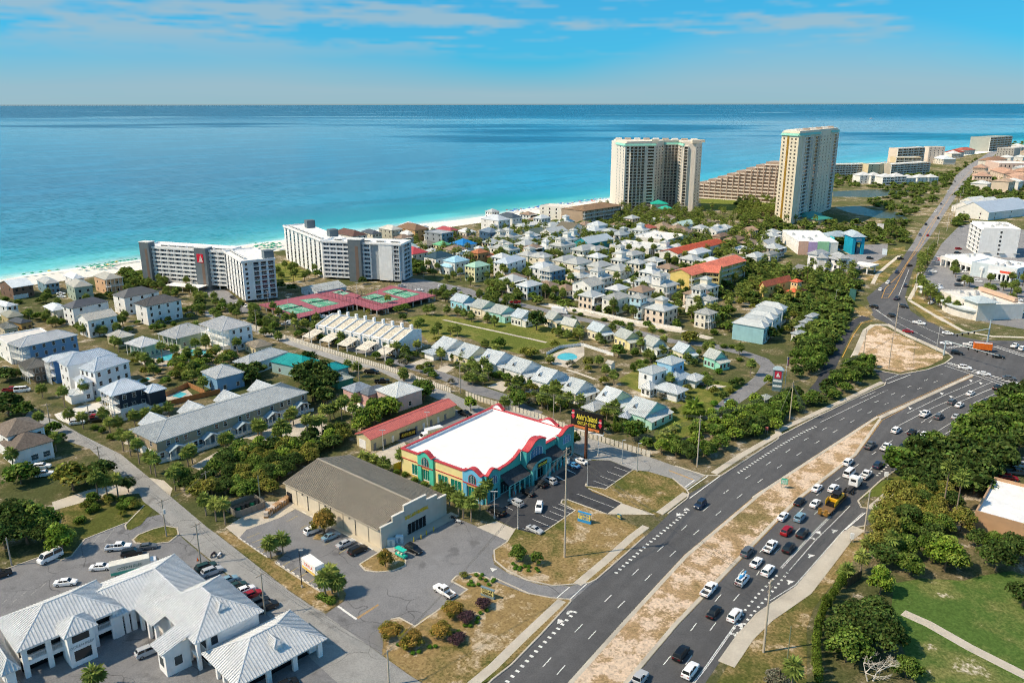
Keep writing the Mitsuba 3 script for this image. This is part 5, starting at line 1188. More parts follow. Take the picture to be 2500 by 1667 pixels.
# --- row of nine sawtooth white townhouses
a0,a1=P('2',660,765,7.2)[:2],P('2',1330,905,7.2)[:2]
NU=9
u=(a1-a0)/np.linalg.norm(a1-a0)
Lr=np.linalg.norm(a1-a0)
rot=math.degrees(math.atan2(u[1],u[0]))
for i in range(NU):
 c=a0+u*Lr*(i+0.5)/NU
 w=Lr/NU
 base=(c,rot)
 k=thing('townhouse',f'white sawtooth townhouse with cream sloping roof, {["first", "second", "third", "fourth", "fifth", "sixth", "seventh", "eighth", "last"][i]} of nine from the left','townhouse',c,False)
 m4=M([*c,0],rot)
 walls_part(k,base,-w/2+0.02,w/2-0.02,-6,8.5,[(0,6.0,'e6e9ec')])
 m=MB()
 m.quad([-w/2+0.45,-6.2,5.6],[w/2-0.45,-6.2,5.6],[w/2-0.45,3.4,8.7],[-w/2+0.45,3.4,8.7],'c9c0ac')
 m.quad([-w/2+0.45,3.4,8.7],[w/2-0.45,3.4,8.7],[w/2-0.45,8.6,7.6],[-w/2+0.45,8.6,7.6],'c9c0ac')
 part(k,'roof',m.ply('tile_roof'),m4)
 for sx in(-1,1)if i==NU-1 else(-1,):
  x=sx*w/2
  sec=[[-6.6,0],[8.7,0],[8.7,8.2],[3.4,9.3],[-6.6,6.1]]
  mm=MB()
  x0,x1=(x+0.02,x+0.42)if sx<0 else(x-0.42,x-0.02)
  lo,hi=[[x0,p_[0],p_[1]]for p_ in sec],[[x1,p_[0],p_[1]]for p_ in sec]
  for q0 in range(5):
   mm.quad(lo[q0],hi[q0],hi[(q0+1)%5],lo[(q0+1)%5],'eaedf0')
  for q0 in range(1,4):
   mm.tri(lo[0],lo[q0+1],lo[q0],'eaedf0').tri(hi[0],hi[q0],hi[q0+1],'eaedf0')
  part(k,'party_wall',mm.pp(),m4)
 put(k,'window',WIN['p'],base,0,-6.0,3.2)
 put(k,'window',WIN['b'],base,-w*0.2,-6.0,0.3)
 part(k,'chimney',MB().box(-w/2+0.6,-w/2+1.6,6.6,7.8,7.4,9.9,'eceef0').pp(),m4)
 if i%2==0:
  m=MB().quad([-w*0.55,-14.5,2.7],[w*0.55,-14.5,2.7],[w*0.55,-7.0,4.4],[-w*0.55,-7.0,4.4],'d2cab8')
  m.quad([-w*0.55,-7.0,4.2],[w*0.55,-7.0,4.2],[w*0.55,-14.5,2.5],[-w*0.55,-14.5,2.5],'d2cab8')
  m.quad([-w*0.55,-14.5,2.5],[w*0.55,-14.5,2.5],[w*0.55,-14.5,2.7],[-w*0.55,-14.5,2.7],'d2cab8')
  cp=part(k,'carport_roof',m.ply('tile_roof'),m4)
  for x in(-w*0.5,w*0.5):
   for y in(-14.2,-8):
    part(cp,'post',MB().box(x-0.15,x+0.15,y-0.15,y+0.15,0,2.6+(y+14.2)*0.22,'e4e4e0').pp(),m4)
# --- tennis deck: red decks on posts with green courts
def deck(name,desc,outline,courts,z=3.0):
 k=thing('tennis_deck',desc,'tennis court',np.mean([o[:2]for o in outline],axis=0),False)
 taken(outline)
 part(k,'slab',MB().prism(outline,z-0.5,z,'96505a').pp())
 for c in courts:
  o=np.array([q[:2]for q in c])
  ct=part(k,'court',MB().flat(o,z+0.004,'4a9470').pp())
  m=MB()
  cen=o.mean(axis=0)
  ins=cen+(o-cen)*0.78
  e=[(ins[0],ins[1]),(ins[1],ins[2]),(ins[2],ins[3]),(ins[3],ins[0]),((ins[0]+ins[1])/2,(ins[2]+ins[3])/2)]
  for f in(0.25,0.75,0.12,0.88):
   e.append((ins[0]*(1-f)+ins[3]*f,ins[1]*(1-f)+ins[2]*f))
  for p0,p1 in e:
   m.flat(ribbon([p0,p1],0.22),z+0.012,'e4e8e2')
  part(ct,'court_lines',m.pp(),kind='stuff')
  n0_,n1_=(o[0]+o[1])/2,(o[2]+o[3])/2
  part(ct,'net',MB().beam([*n0_,z+0.45],[*n1_,z+0.45],0.04,0.6,'4a6a5c').pp())
 oo=np.array([q[:2]for q in outline])
 m=MB()
 for p0,p1 in zip(oo,np.roll(oo,-1,axis=0)):
  L_=np.linalg.norm(p1-p0)
  nn=max(1,int(L_/3))
  for i in range(nn):
   q=p0+(p1-p0)*i/nn
   m.box(q[0]-0.04,q[0]+0.04,q[1]-0.04,q[1]+0.04,z,z+3.0,'3a4244')
  for zz in(3.0,):
   m.beam([*p0,z+zz],[*p1,z+zz],0.05,0.06,'22282a')
 part(k,'fence',m.pp(),kind='stuff')
 cen=oo.mean(axis=0)
 for p0,p1 in zip(oo,np.roll(oo,-1,axis=0)):
  for f in np.arange(0.0,0.99,6.0/max(6.1,np.linalg.norm(p1-p0))):
   q=p0+(p1-p0)*f
   q=q+(cen-q)*0.03
   part(k,'post',MB().box(q[0]-0.3,q[0]+0.3,q[1]-0.3,q[1]+0.3,0,z-0.51,'b9b5ac').pp())
 return k
zz=3.0
pz=lambda*xy:[P('2',xy[i],xy[i+1],zz)for i in range(0,len(xy),2)]
deck('deck','red raised tennis deck with two large green courts at left',pz(108,640,445,750,890,640,560,555),[pz(228,658,400,722,560,690,370,632),pz(440,605,600,668,770,635,590,590)])
deck('deck','red raised tennis deck with two green courts at right',pz(920,590,1165,672,1560,572,1190,488),[pz(940,585,1120,635,1265,602,1060,556),pz(1115,540,1310,595,1430,560,1220,515)])
deck('deck','narrow red link deck with a small green court between the tennis decks',pz(570,553,800,612,1080,690,1155,674,900,592,950,570,770,520),[pz(705,543,800,568,860,552,770,528)])
# --- red-roofed shed and the long tan townhouse
SHED,sb,sbx=house('6',(1018,580),(890,528),(1728,292),3.9,'c9bb8e','c46a64','long tan shed with red ribbed metal gable roof',kind='gx',rise=1.4,wa=0,wb=0,name='shed',cat='shed',rel=False,step=0.6)
put(SHED,'garage_door',door_ply(3.0,2.8,'e8e8e8',4),sb,sbx[0]+0.45,0.6,0,-90)
put(SHED,'door',DOOR['front'],sb,sbx[0]+2.0,sbx[2]+0.45,0)
for i in range(9):
 put(SHED,'door',DOOR['white']if i%2 else DOOR['front'],sb,sbx[0]+6+i*(sbx[1]-sbx[0]-8)/9,sbx[2]+0.45,0)
TH,tb,tx_=house('5',(1272,597),(1067,482),(2520,182),6.3,'9c8d74','a8b0b4','long tan two-storey townhouse with grey metal roof and five white porches',wa=13,wb=2,fl=2,name='townhouse',cat='townhouse',rel=False,step=0.6,rise=2.7,base_col='e0e0dc')
tw=tx_[1]-tx_[0]
for i in range(5):
 x=tx_[0]+tw*(0.10+0.205*i)
 (cx,cy),rot=tb
 po=put(TH,'porch',MB().box(-2.6,2.6,-2.4,-0.02,0.05,0.35,'d8d8d4').pp(),tb,x,tx_[2]+0.4,0)
 mm=MB()
 gable(mm,None,-2.9,2.9,-2.9,0.0,3.0,1.3,'8fa2ae','y','e6e6e2')
 put(po,'roof',mm.ply('metal_roof'),tb,x,tx_[2]+0.4,0)
 for ox in(-2.4,-0.9,0.9,2.4):
  put(po,'column',MB().box(-0.12,0.12,-0.12,0.12,0.36,3.0,'eeeeea').pp(),tb,x+ox,tx_[2]-1.9,0)
 for ox in(-1.3,1.3):
  put(po,'door',DOOR['front'],tb,x+ox,tx_[2]+0.38,0.35)
for i in range(4):
 x=tx_[0]+tw*(0.15+0.235*i)
 def rear(m,s):
  gable(m,s,x-4.2,x+4.2,0.0,tx_[3]+2.4,6.35,2.6,'cfd6da','y','e6e6e2',0.5)
 roof_part(TH,tb,rear,'metal_roof',0.5,True)
# --- tan ribbed-roof store
def stepped_wall(segs,x0,x1,y,t,col,capcol):
 m=MB()
 for f0,f1,z in segs:
  a,b=x0+(x1-x0)*f0,x0+(x1-x0)*f1
  m.box(a,b,y-t,y,0,z,col).box(a-0.06,b+0.06,y-t-0.08,y+0.08,z+0.002,z+0.16,capcol)
 return m
n0,l0,r0=P('6',1110,1474)[:2],P('6',366,1052)[:2],P('6',1642,1192)[:2]
base,L=line_frame(n0,r0,np.linalg.norm(l0-n0))
D=np.linalg.norm(l0-n0)
STORE=thing('store','tan block store with brown-grey ribbed metal roof and stepped parapet','store',base[0],False)
k=STORE
m4=M([*base[0],0],base[1])
x0,x1,y0,y1=-L/2,L/2,-D/2,D/2
walls_part(k,base,x0,x1,y0+0.5,y1,[(0,5.0,'d2c6ae')])
def dgroof(m,s):
 for pl in([[x0-0.4,y1+0.4,5.0],[x0-0.4,y0+0.52,5.0],[0,y0+0.52,7.9],[0,y1+0.4,7.9]],[[x1+0.4,y0+0.52,5.0],[x1+0.4,y1+0.4,5.0],[0,y1+0.4,7.9],[0,y0+0.52,7.9]]):
  plane(m,s,pl,'8a8172',0.50,0.16,0.17,'978d7c')
 m.box(x0-0.5,x0-0.38,y0+0.52,y1+0.5,4.75,5.0,'b8ad98').box(x1+0.38,x1+0.5,y0+0.52,y1+0.5,4.75,5.0,'b8ad98')
 m.tri([x1,y1,4.99],[x0,y1,4.99],[0,y1,7.8],'d2c6ae')
 s.beam([0,y0+0.52,7.95],[0,y1+0.4,7.95],0.5,0.14,'a59b88')
roof_part(k,base,dgroof,'metal_roof',0.5,True)
fa=part(k,'parapet',stepped_wall(((0,0.17,5.5),(0.17,0.34,6.8),(0.34,0.68,8.2),(0.68,0.85,6.8),(0.85,1.0,5.5)),x0,x1,y0+0.48,0.5,'b9b4a8','dcd8ce').pp(),m4)
tx=meshkit.text_mesh('DOLLAR GENERAL',0.85,0.12,True)
tv=np.array(tx.vertices)*[min(1.0,L*0.36/tx.vertices[:,0].max()),1,1]
part(fa,'lettering',MB().add(np.column_stack([x0+L*0.345+tv[:,0],y0-0.04-tv[:,2],tv[:,1]+4.5]),tx.faces,'d8b018').pp(),m4,label='yellow capital lettering')
part(k,'entrance',MB().box(x0+L*0.38,x0+L*0.66,y0-0.08,y0-0.03,0.05,2.9,(16,20,26)).ply('window_mix'),m4,label='dark glazed entrance')
m=MB()
for i in range(6):
 m.box(x0+L*(0.38+i*0.0555),x0+L*(0.38+i*0.0555)+0.1,y0-0.12,y0-0.085,0.05,2.9,'8a8f92')
part(k,'entrance_frame',m.pp(),m4)
for i in range(7):
 y=y0+D*(0.12+0.125*i)
 part(k,'downpipe',MB().box(x0-0.16,x0-0.02,y,y+0.14,0,4.7,'55524c'if i%2 else 'b9ad98').pp(),m4)
 if i%2:
  part(k,'lamp',MB().box(x0-0.3,x0-0.02,y+2.0,y+2.3,3.9,4.2,'4a4a4a').pp(),m4)
part(k,'pavement',MB().box(x0-1.6,x0-0.02,y0-3.0,y1-4,0.03,0.16,'b5ac98').box(x0,x1+1.5,y0-3.0,y0-0.05,0.03,0.15,'a8a498').pp(),m4)
part(k,'rear_gate',MB().box(x0-0.1,x0-0.02,y1-2.6,y1-0.4,0,2.6,'202226').pp(),m4)
# --- colourful flat-roofed store
TILE['v']=(980,1040,0.22321)
n0,l0,r0=P('6',1947,1108)[:2],P('6',1338,822)[:2],P('0',1391,1107)[:2]
base,L=line_frame(n0,r0,np.linalg.norm(l0-n0))
D=np.linalg.norm(l0-n0)
k=thing('store','large white flat-roofed store with yellow, blue and teal walls and red-capped parapets','store',base[0],False)
ALV=k
m4=M([*base[0],0],base[1])
x0,x1,y0,y1=-L/2,L/2,-D/2,D/2
RZ,PZ=6.6,7.4
TEAL,DTEAL,YEL,BLU,RED='45c2a4','3fa69a','f2e196','5fb0dc','b83a40'
walls_part(k,base,x0,x1,y0,y1,[(0,0.6,'e0c060'),(0.6,RZ-0.02,YEL)])
part(k,'roof',MB().quad([x0,y0,RZ],[x1,y0,RZ],[x1,y1,RZ],[x0,y1,RZ],'f4f4f2').pp(),m4)
def wall_band(name,f0,f1,side,z0,z1,o0,o1,col,label=None):
 """A slab on the left ('B', f from the rear to the near corner) or the front ('A', f from the near corner rightwards)."""
 if side=='B':
  m=MB().box(x0-o1,x0-o0,y1-D*f1,y1-D*f0,z0,z1,col)
 else:
  m=MB().box(x0+L*f0,x0+L*f1,y0-o1,y0-o0,z0,z1,col)
 return part(k,name,m.pp(),m4,label=label)
def arch_wall(name,f0,f1,side,z0,shape,o0,o1,col,cap,label=None):
 """Wall slab with a curved top; shape: (u, z) knots of the top, u from 0 to 1; capped in red."""
 us=np.linspace(0,1,25)
 zs=np.interp(us,[q[0]for q in shape],[q[1]for q in shape])
 m,c=MB(),MB()
 def pt(u,z,o):
  if side=='B':
   return[x0-o,y1-D*(f0+(f1-f0)*u),z]
  return[x0+L*(f0+(f1-f0)*u),y0-o,z]
 for a,b,za,zb in zip(us[:-1],us[1:],zs[:-1],zs[1:]):
  m.quad(pt(a,z0,o1),pt(b,z0,o1),pt(b,zb,o1),pt(a,za,o1),col)
  m.quad(pt(b,z0,o0),pt(a,z0,o0),pt(a,za,o0),pt(b,zb,o0),col)
  m.quad(pt(a,za,o1),pt(b,zb,o1),pt(b,zb,o0),pt(a,za,o0),col)
  t=0.28
  c.quad(pt(a,za,o1+0.25),pt(b,zb,o1+0.25),pt(b,zb+t,o1+0.25),pt(a,za+t,o1+0.25),cap)
  c.quad(pt(a,za+t,o1+0.25),pt(b,zb+t,o1+0.25),pt(b,zb+t,o0-0.25),pt(a,za+t,o0-0.25),cap)
  c.quad(pt(b,zb,o0-0.25),pt(a,za,o0-0.25),pt(a,za+t,o0-0.25),pt(b,zb+t,o0-0.25),cap)
 for u,z in((0,zs[0]),(1,zs[-1])):
  q=[pt(u,z0,o1),pt(u,z,o1),pt(u,z,o0),pt(u,z0,o0)]
  m.quad(*(q if u==0 else q[::-1]),col)
 w=part(k,name,m.pp(),m4,label=label)
 part(w,'cap',c.pp(),m4)
 return w
def arch_window(holder,f,side,z,w,h,frame_col,glass,o):
 m=MB()
 an=np.linspace(0,math.pi,11)
 g=[(-w/2,0)]+[(w/2*-math.cos(q),h*0.45+h*0.55*math.sin(q))for q in an]+[(w/2,0)]
 big=[(x*1.16,y*1.08-0.14)for x,y in g]
 def pt(q,off):
  if side=='B':
   return[x0-off,y1-D*f-q[0],z+q[1]]
  return[x0+L*f+q[0],y0-off,z+q[1]]
 for poly,off,cc in((big,o+0.06,frame_col),(g,o+0.10,glass)):
  for i in range(1,len(poly)-1):
   m.tri(pt(poly[0],off),pt(poly[i+1],off),pt(poly[i],off),cc)
 for q in(-0.25,0.0,0.25):
  a,b=pt((q*w,0),o+0.13),pt((q*w,h*0.9),o+0.13)
  m.beam(a,b,0.08,0.06,'e8e8e4')
 part(holder,'arched_window',m.ply('window_mix'),m4)
def shop_window(f0,f1,side,z0,z1,o,n,glass=(20,120,104),holder=None):
 m=MB()
 if side=='B':
  a,b=y1-D*f0,y1-D*f1
  m.quad([x0-o-0.02,a,z0],[x0-o-0.02,b,z0],[x0-o-0.02,b,z1],[x0-o-0.02,a,z1],glass)
  m.box(x0-o-0.2,x0-o,b-0.1,a+0.1,z0-0.2,z0-0.02,'e8e4d8')
  for i in range(n+1):
   y=a+(b-a)*i/n
   m.box(x0-o-0.08,x0-o-0.025,y-0.05,y+0.05,z0,z1,'d8dcd8')
 else:
  a,b=x0+L*f0,x0+L*f1
  m.quad([a,y0-o-0.02,z0],[b,y0-o-0.02,z0],[b,y0-o-0.02,z1],[a,y0-o-0.02,z1],glass)
  m.box(a-0.1,b+0.1,y0-o-0.2,y0-o,z0-0.2,z0-0.02,'bcd8d4')
  for i in range(n+1):
   x=a+(b-a)*i/n
   m.box(x-0.05,x+0.05,y0-o-0.08,y0-o-0.025,z0,z1,'8fc4bc')
 part(holder or k,'shop_window',m.ply('window_mix'),m4)
for f0,f1 in((0,0.225),(0.42,0.775)):
 wall_band('parapet',f0,f1,'B',RZ-0.02,PZ,-0.4,0.02,YEL)
 wall_band('cap',f0,f1,'B',PZ+0.002,PZ+0.3,-0.6,0.3,RED,'red parapet cap')
 wall_band('trim',f0,f1,'B',4.75,5.0,0.0,0.14,'b03a3c')
shop_window(0.135,0.205,'B',1.0,4.0,0.0,2)
shop_window(0.465,0.585,'B',1.0,3.9,0.0,3)
shop_window(0.62,0.745,'B',1.0,3.9,0.0,3)
HUMP=[(0,7.9),(0.12,7.9),(0.2,8.3),(0.36,9.0),(0.5,9.2),(0.64,9.0),(0.8,8.3),(0.88,7.9),(1,7.9)]
for f0,f1,c,nm in((0.225,0.42,TEAL,'mint pylon with arched window'),(0.775,1.0,BLU,'blue corner pylon with arched window')):
 w=arch_wall('pylon',f0,f1,'B',4.6,HUMP,-0.5,0.55,c,RED,nm)
 wall_band('pier',f0,f0+0.045,'B',0,4.598,0.0,0.56,c)
 wall_band('pier',f1-0.05,f1,'B',0,4.598,0.0,0.56,c)
 wall_band('trim',f0+0.002,f1-0.002,'B',4.62,4.9,0.56,0.68,'b03a3c')
 arch_window(w,(f0+f1)/2,'B',5.2,2.3,2.4,'b83540',(40,90,96),0.55)
 shop_window(f0+0.055,f1-0.06,'B',0.6,3.6,0.0,3)
 wall_band('lintel',f0+0.046,f1-0.051,'B',3.9,4.597,0.0,0.4,'e6c070')
part(k,'parapet',MB().box(x0,x1,y1-0.4,y1,RZ,PZ,'f0f0ee').box(x0-0.2,x1+0.2,y1-0.5,y1+0.2,PZ+0.002,PZ+0.3,RED).pp(),m4)
part(k,'parapet',MB().box(x1-0.4,x1,y0+0.5,y1-0.52,RZ,PZ,'f0f0ee').box(x1-0.6,x1+0.2,y0+0.5,y1-0.52,PZ+0.003,PZ+0.3,RED).pp(),m4)
for q0,q1 in((0.0,0.17),(0.62,0.86)):
 m,c=MB(),MB()
 us=np.linspace(0,1,15)
 zs=np.interp(us,[q[0]for q in HUMP],[q[1]for q in HUMP])+0.2
 for a,b,za,zb in zip(us[:-1],us[1:],zs[:-1],zs[1:]):
  ya,yb=y1-D*(q0+(q1-q0)*a),y1-D*(q0+(q1-q0)*b)
  m.quad([x1-0.5,ya,RZ],[x1-0.5,yb,RZ],[x1-0.5,yb,zb],[x1-0.5,ya,za],'f4f4f2').quad([x1+0.3,yb,RZ],[x1+0.3,ya,RZ],[x1+0.3,ya,za],[x1+0.3,yb,zb],DTEAL)
  c.quad([x1-0.7,ya,za],[x1-0.7,yb,zb],[x1+0.5,yb,zb+0.05],[x1+0.5,ya,za+0.05],RED).quad([x1-0.7,ya,za-0.25],[x1-0.7,yb,zb-0.25],[x1-0.7,yb,zb],[x1-0.7,ya,za],RED)
 w=part(k,'pylon',m.pp(),m4)
 part(w,'cap',c.pp(),m4)
wall_band('front_wall',0.0,1.0,'A',0.0,RZ-0.01,0.0,0.3,DTEAL)
RAMPL=[(0,7.6),(0.4,7.7),(0.7,8.3),(0.9,9.3),(1,9.9)]
w=arch_wall('corner_pylon',0.0,0.145,'A',0,HUMP,0.31,0.9,'3f9fa0',RED,'teal corner pylon with arched window')
arch_window(w,0.072,'A',5.0,3.0,2.4,'8fd0d8',(70,110,140),0.9)
shop_window(0.035,0.115,'A',0.5,3.2,0.9,3,(24,70,74),w)
arch_wall('ramp_parapet',0.146,0.385,'A',RZ-0.01,RAMPL,-0.2,0.3,DTEAL,RED)
w=arch_wall('main_pylon',0.387,0.61,'A',0,[(0,9.6),(0.1,9.6),(0.24,10.3),(0.4,11.4),(0.55,11.8),(0.75,11.6),(0.9,11.0),(1,10.9)],0.31,2.2,'3f9fa0',RED,'tall teal entrance pylon with curved red cap')
arch_window(w,0.50,'A',7.0,5.2,2.9,'9fd4d8',(60,120,160),2.2)
shop_window(0.425,0.575,'A',0.2,3.6,2.2,5,(18,34,38),w)
an=np.linspace(0,math.pi,13)
m=MB()
for a,b in zip(an[:-1],an[1:]):
 xa,xb=x0+L*0.498-4.6*math.cos(a),x0+L*0.498-4.6*math.cos(b)
 za,zb=4.9+1.9*math.sin(a),4.9+1.9*math.sin(b)
 m.quad([xa,y0-4.2,za],[xb,y0-4.2,zb],[xb,y0-2.21,zb+0.5],[xa,y0-2.21,za+0.5],'2f3336')
 m.quad([xa,y0-4.2,4.5],[xb,y0-4.2,4.5],[xb,y0-4.2,zb],[xa,y0-4.2,za],'5fb0b0')
aw=part(w,'entrance_canopy',m.pp(),m4)
for fx in(0.405,0.44,0.556,0.592):
 part(w,'column',MB().box(x0+L*fx-0.35,x0+L*fx+0.35,y0-4.1,y0-3.4,0.15,4.6,'58b0ac').pp(),m4)
sg=part(w,'sign',MB().box(x0+L*0.445,x0+L*0.555,y0-4.34,y0-4.22,4.75,6.05,'141414').pp(),m4,label="black sign with yellow lettering over the entrance")
tx=meshkit.text_mesh("Alvin's Island",0.75,0.05,True)
tv=np.array(tx.vertices)*[min(1.0,L*0.10/tx.vertices[:,0].max()),1,1]
part(w,'lettering',MB().add(np.column_stack([x0+L*0.45+tv[:,0],y0-4.35-tv[:,2],tv[:,1]+5.1]),tx.faces,'f0dc50').pp(),m4)
arch_wall('parapet',0.612,0.80,'A',RZ-0.01,[(0,7.7),(1,7.7)],-0.2,0.3,DTEAL,RED)
w=arch_wall('right_pylon',0.80,1.0,'A',0,[(0,8.2),(0.2,8.2),(0.42,9.2),(0.62,9.7),(0.85,9.4),(1,9.2)],0.31,1.2,'3f9fa0',RED,'teal right pylon with blue window')
arch_window(w,0.905,'A',5.2,3.4,2.6,'8fd0e8',(70,140,190),1.2)
shop_window(0.84,0.97,'A',0.3,3.4,1.2,4,(24,70,74),w)
for f0,f1 in((0.15,0.385),(0.612,0.798)):
 a,b=x0+L*f0,x0+L*f1
 ap=part(k,'porch_roof',MB().quad([a,y0-3.8,3.9],[b,y0-3.8,3.9],[b,y0-0.31,5.9],[a,y0-0.31,5.9],'393a3d').quad([b,y0-3.8,3.7],[a,y0-3.8,3.7],[a,y0-0.31,3.7],[b,y0-0.31,3.7],'393a3d').quad([a,y0-3.8,3.7],[b,y0-3.8,3.7],[b,y0-3.8,3.9],[a,y0-3.8,3.9],'7fc4bc').ply('tile_roof'),m4,label='dark shingled porch roof')
 shop_window(f0+0.01,f1-0.01,'A',0.4,3.3,0.3,7,(30,62,66))
 for i in range(5):
  part(ap,'column',MB().box(a+0.2+(b-a-0.7)*i/4,a+0.5+(b-a-0.7)*i/4,y0-3.7,y0-3.4,0.15,3.7,'5fb8b0').pp(),m4)
part(k,'pavement',MB().box(x0,x1,y0-5.2,y0-0.05,0.03,0.15,'7a6a62').pp(),m4)
for i in range(9):
 f=R.choice([R.uniform(0.16,0.37),R.uniform(0.62,0.76)])
 xx,yy=x0+L*f,y0-2.6-R.random()
 rk=thing('display_rack',R.choice(['rack of blue towels','rack of bright beach goods','rack of dark clothes'])+' on the porch','display rack',(base[0]+0.0)[0:2])
 info[rk]['at']=np.array([*(np.array(m4)[:2,3]+np.array(m4)[:2,:2]@[xx,yy]),0])
 mm=MB().box(xx-0.5,xx+0.5,yy-0.03,yy+0.03,1.5,1.56,'9a9a9a').box(xx-0.5,xx-0.44,yy-0.2,yy+0.2,0.15,1.55,'9a9a9a').box(xx+0.44,xx+0.5,yy-0.2,yy+0.2,0.15,1.55,'9a9a9a')
 part(rk,'stand',mm.pp(),m4)
 for j in range(5):
  part(rk,'cloth',MB().box(xx-0.4+j*0.17,xx-0.27+j*0.17,yy-0.25,yy+0.25,0.5+R.random()*0.3,1.48,R.choice(['c8d4e8','2a6ab0','d84a3a','40c0b0','e8d040','30343c','f0f0f0'])).pp(),m4)
# --- shopping centre at bottom left
def arcade(k,base,xa,xb,y,z,floors,bays,depth=2.2):
 """Open white galleries: piers and beams in front of a dark recessed wall, along -y."""
 (cx,cy),rot=base
 m4=M([cx,cy,0],rot)
 fh=z/floors
 for f in range(floors):
  zf=f*fh
  part(k,'beam',MB().box(xa,xb,y,y+0.45,zf+fh-0.75,zf+fh,'e9e9e8').pp(),m4)
  part(k,'shop_window',MB().box(xa,xb,y+depth,y+depth+0.1,zf+0.1,zf+fh-0.76,(26,32,36)).ply('window_mix'),m4,kind='stuff')
  if f:
   part(k,'gallery',MB().box(xa,xb,y+0.1,y+depth,zf-0.12,zf+0.08,'d0d0cc').pp(),m4)
   b=MB().box(xa,xb,y+0.15,y+0.22,zf+0.95,zf+1.05,'e4e4e2')
   x=xa
   while x<xb:
    b.box(x,x+0.05,y+0.16,y+0.21,zf+0.08,zf+0.95,'e4e4e2')
    x+=0.3
   part(k,'railing',b.pp(),m4)
 for i in range(bays+1):
  x=xa+(xb-xa-0.9)*i/bays
  part(k,'pier',MB().box(x,x+0.9,y-0.06,y+0.55,0,z-0.01,'eeeeed').pp(),m4)
SC='cfd3d5'
c,rot,w,d=frame('9',(125,1305),(-130,1062),(970,910),6.4,46.0)
base=(c,rot)
k=thing('shopping_centre_wing','two-storey white shopping centre wing with grey metal hip roof and lettered stair tower','shopping centre',c,False)
roof_part(k,base,lambda m,s:hip(m,s,-w/2,w/2,-d/2,d/2,6.4,3.4,SC,0.6),'metal_roof',0.42,True)
walls_part(k,base,-w/2+0.8,w/2-0.8,-d/2+3.2,d/2-0.8,[(0,6.35,'dcdcda')])
arcade(k,base,-w/2+0.8,w/2-0.8,-d/2+0.7,6.3,2,4)
xt=-w/2+w*0.535
m4=M([*c,0],rot)
tw_=part(k,'stair_tower',MB().box(xt-2.3,xt+2.3,-d/2-2.4,-d/2-2.2,0,1.0,'f0f0ef').box(xt-2.3,xt-1.5,-d/2-2.4,-d/2-2.2,1.0,7.0,'f0f0ef').box(xt+1.5,xt+2.3,-d/2-2.4,-d/2-2.2,1.0,7.0,'f0f0ef').box(xt-1.5,xt+1.5,-d/2-2.4,-d/2-2.2,3.2,4.9,'f0f0ef').box(xt-1.5,xt+1.5,-d/2-2.4,-d/2-2.2,6.4,7.0,'f0f0ef').box(xt-2.3,xt-2.1,-d/2-2.2,-d/2+2,0,7.0,'f0f0ef').box(xt+2.1,xt+2.3,-d/2-2.2,-d/2+2,0,7.0,'f0f0ef').pp(),m4)
for za,zc in((1.0,3.2),(4.9,6.4)):
 part(tw_,'pane',MB().box(xt-1.5,xt+1.5,-d/2-2.29,-d/2-2.25,za,zc,(40,50,54)).ply('window_mix'),m4)
tx=meshkit.text_mesh('OCEAN REEF',0.5,0.06)
tv=np.array(tx.vertices)
part(tw_,'lettering',MB().add(np.column_stack([xt-tv[:,0].max()/2+tv[:,0],-d/2-2.41-tv[:,2],tv[:,1]+3.8]),tx.faces,'8a8e90').pp(),m4)
roof_part(k,base,lambda m,s:hip(m,s,xt-3.0,xt+3.0,-d/2-3.1,-d/2+3.0,7.05,1.9,SC,0.6),'metal_roof',0.42,True)
c2,rot2,w2,d2=frame('9',(0,1500),(-330,1240),(150,1415),3.6,46.0)
k=thing('shopping_centre_wing','low grey-roofed shopping centre end wing at the left edge','shopping centre',c2,False)
roof_part(k,(c2,rot2),lambda m,s:hip(m,s,-w2/2,w2/2,-d2/2,d2/2,3.6,2.0,SC,0.6),'metal_roof',0.42,True)
walls_part(k,(c2,rot2),-w2/2+0.8,w2/2-0.8,-d2/2+2.4,d2/2-0.8,[(0,3.55,'dcdcda')])
arcade(k,(c2,rot2),-w2/2+0.8,w2/2-0.8,-d2/2+0.7,3.5,1,2)
z=5.0
oc,ea,eb=P('9',1425,497,z)[:2],P('9',850,775,z)[:2],P('9',1668,682,z)[:2]
inner=P('9',1142,948,z)[:2]
rr=math.radians(46)
u,v=np.array([math.cos(rr),math.sin(rr)]),np.array([-math.sin(rr),math.cos(rr)])
rel=inner-oc
wd=(abs(rel@u)+abs(rel@v))/2
LA,LB=abs((ea-oc)@u)+3,abs((eb-oc)@v)+9
base=(oc,46.0)
k=thing('shopping_centre_wing','L-shaped grey-roofed link of the shopping centre with a valley corner','shopping centre',oc,False)
rh=2.6
def link(m,s):
 h=wd/2
 O,I,Rg=np.array([0,0,z]),np.array([-wd,-wd,z]),np.array([-h,-h,z+rh])
 A0,A1,Ar=np.array([-LA,0,z]),np.array([-LA,-wd,z]),np.array([-LA,-h,z+rh])
 B0,B1,Br=np.array([0,-LB,z]),np.array([-wd,-LB,z]),np.array([-h,-LB,z+rh])
 for p_ in([O,A0,Ar,Rg],[A1,I,Rg,Ar],[B0,O,Rg,Br],[I,B1,Br,Rg]):
  plane(m,s,p_,SC,0.6)
 for a_,b_ in((Ar,Rg),(Rg,Br),(O,Rg),(I,Rg)):
  s.beam(a_+[0,0,.05],b_+[0,0,.05],0.24,0.1,SC)
 m.quad(A0,O,O-[0,0,.2],A0-[0,0,.2],SC).quad(O,B0,B0-[0,0,.2],O-[0,0,.2],SC).quad(A1-[0,0,.2],I-[0,0,.2],I,A1,SC).quad(I-[0,0,.2],B1-[0,0,.2],B1,I,SC)
roof_part(k,base,link,'metal_roof',0.42,True)
m4=M([*oc,0],46.0)
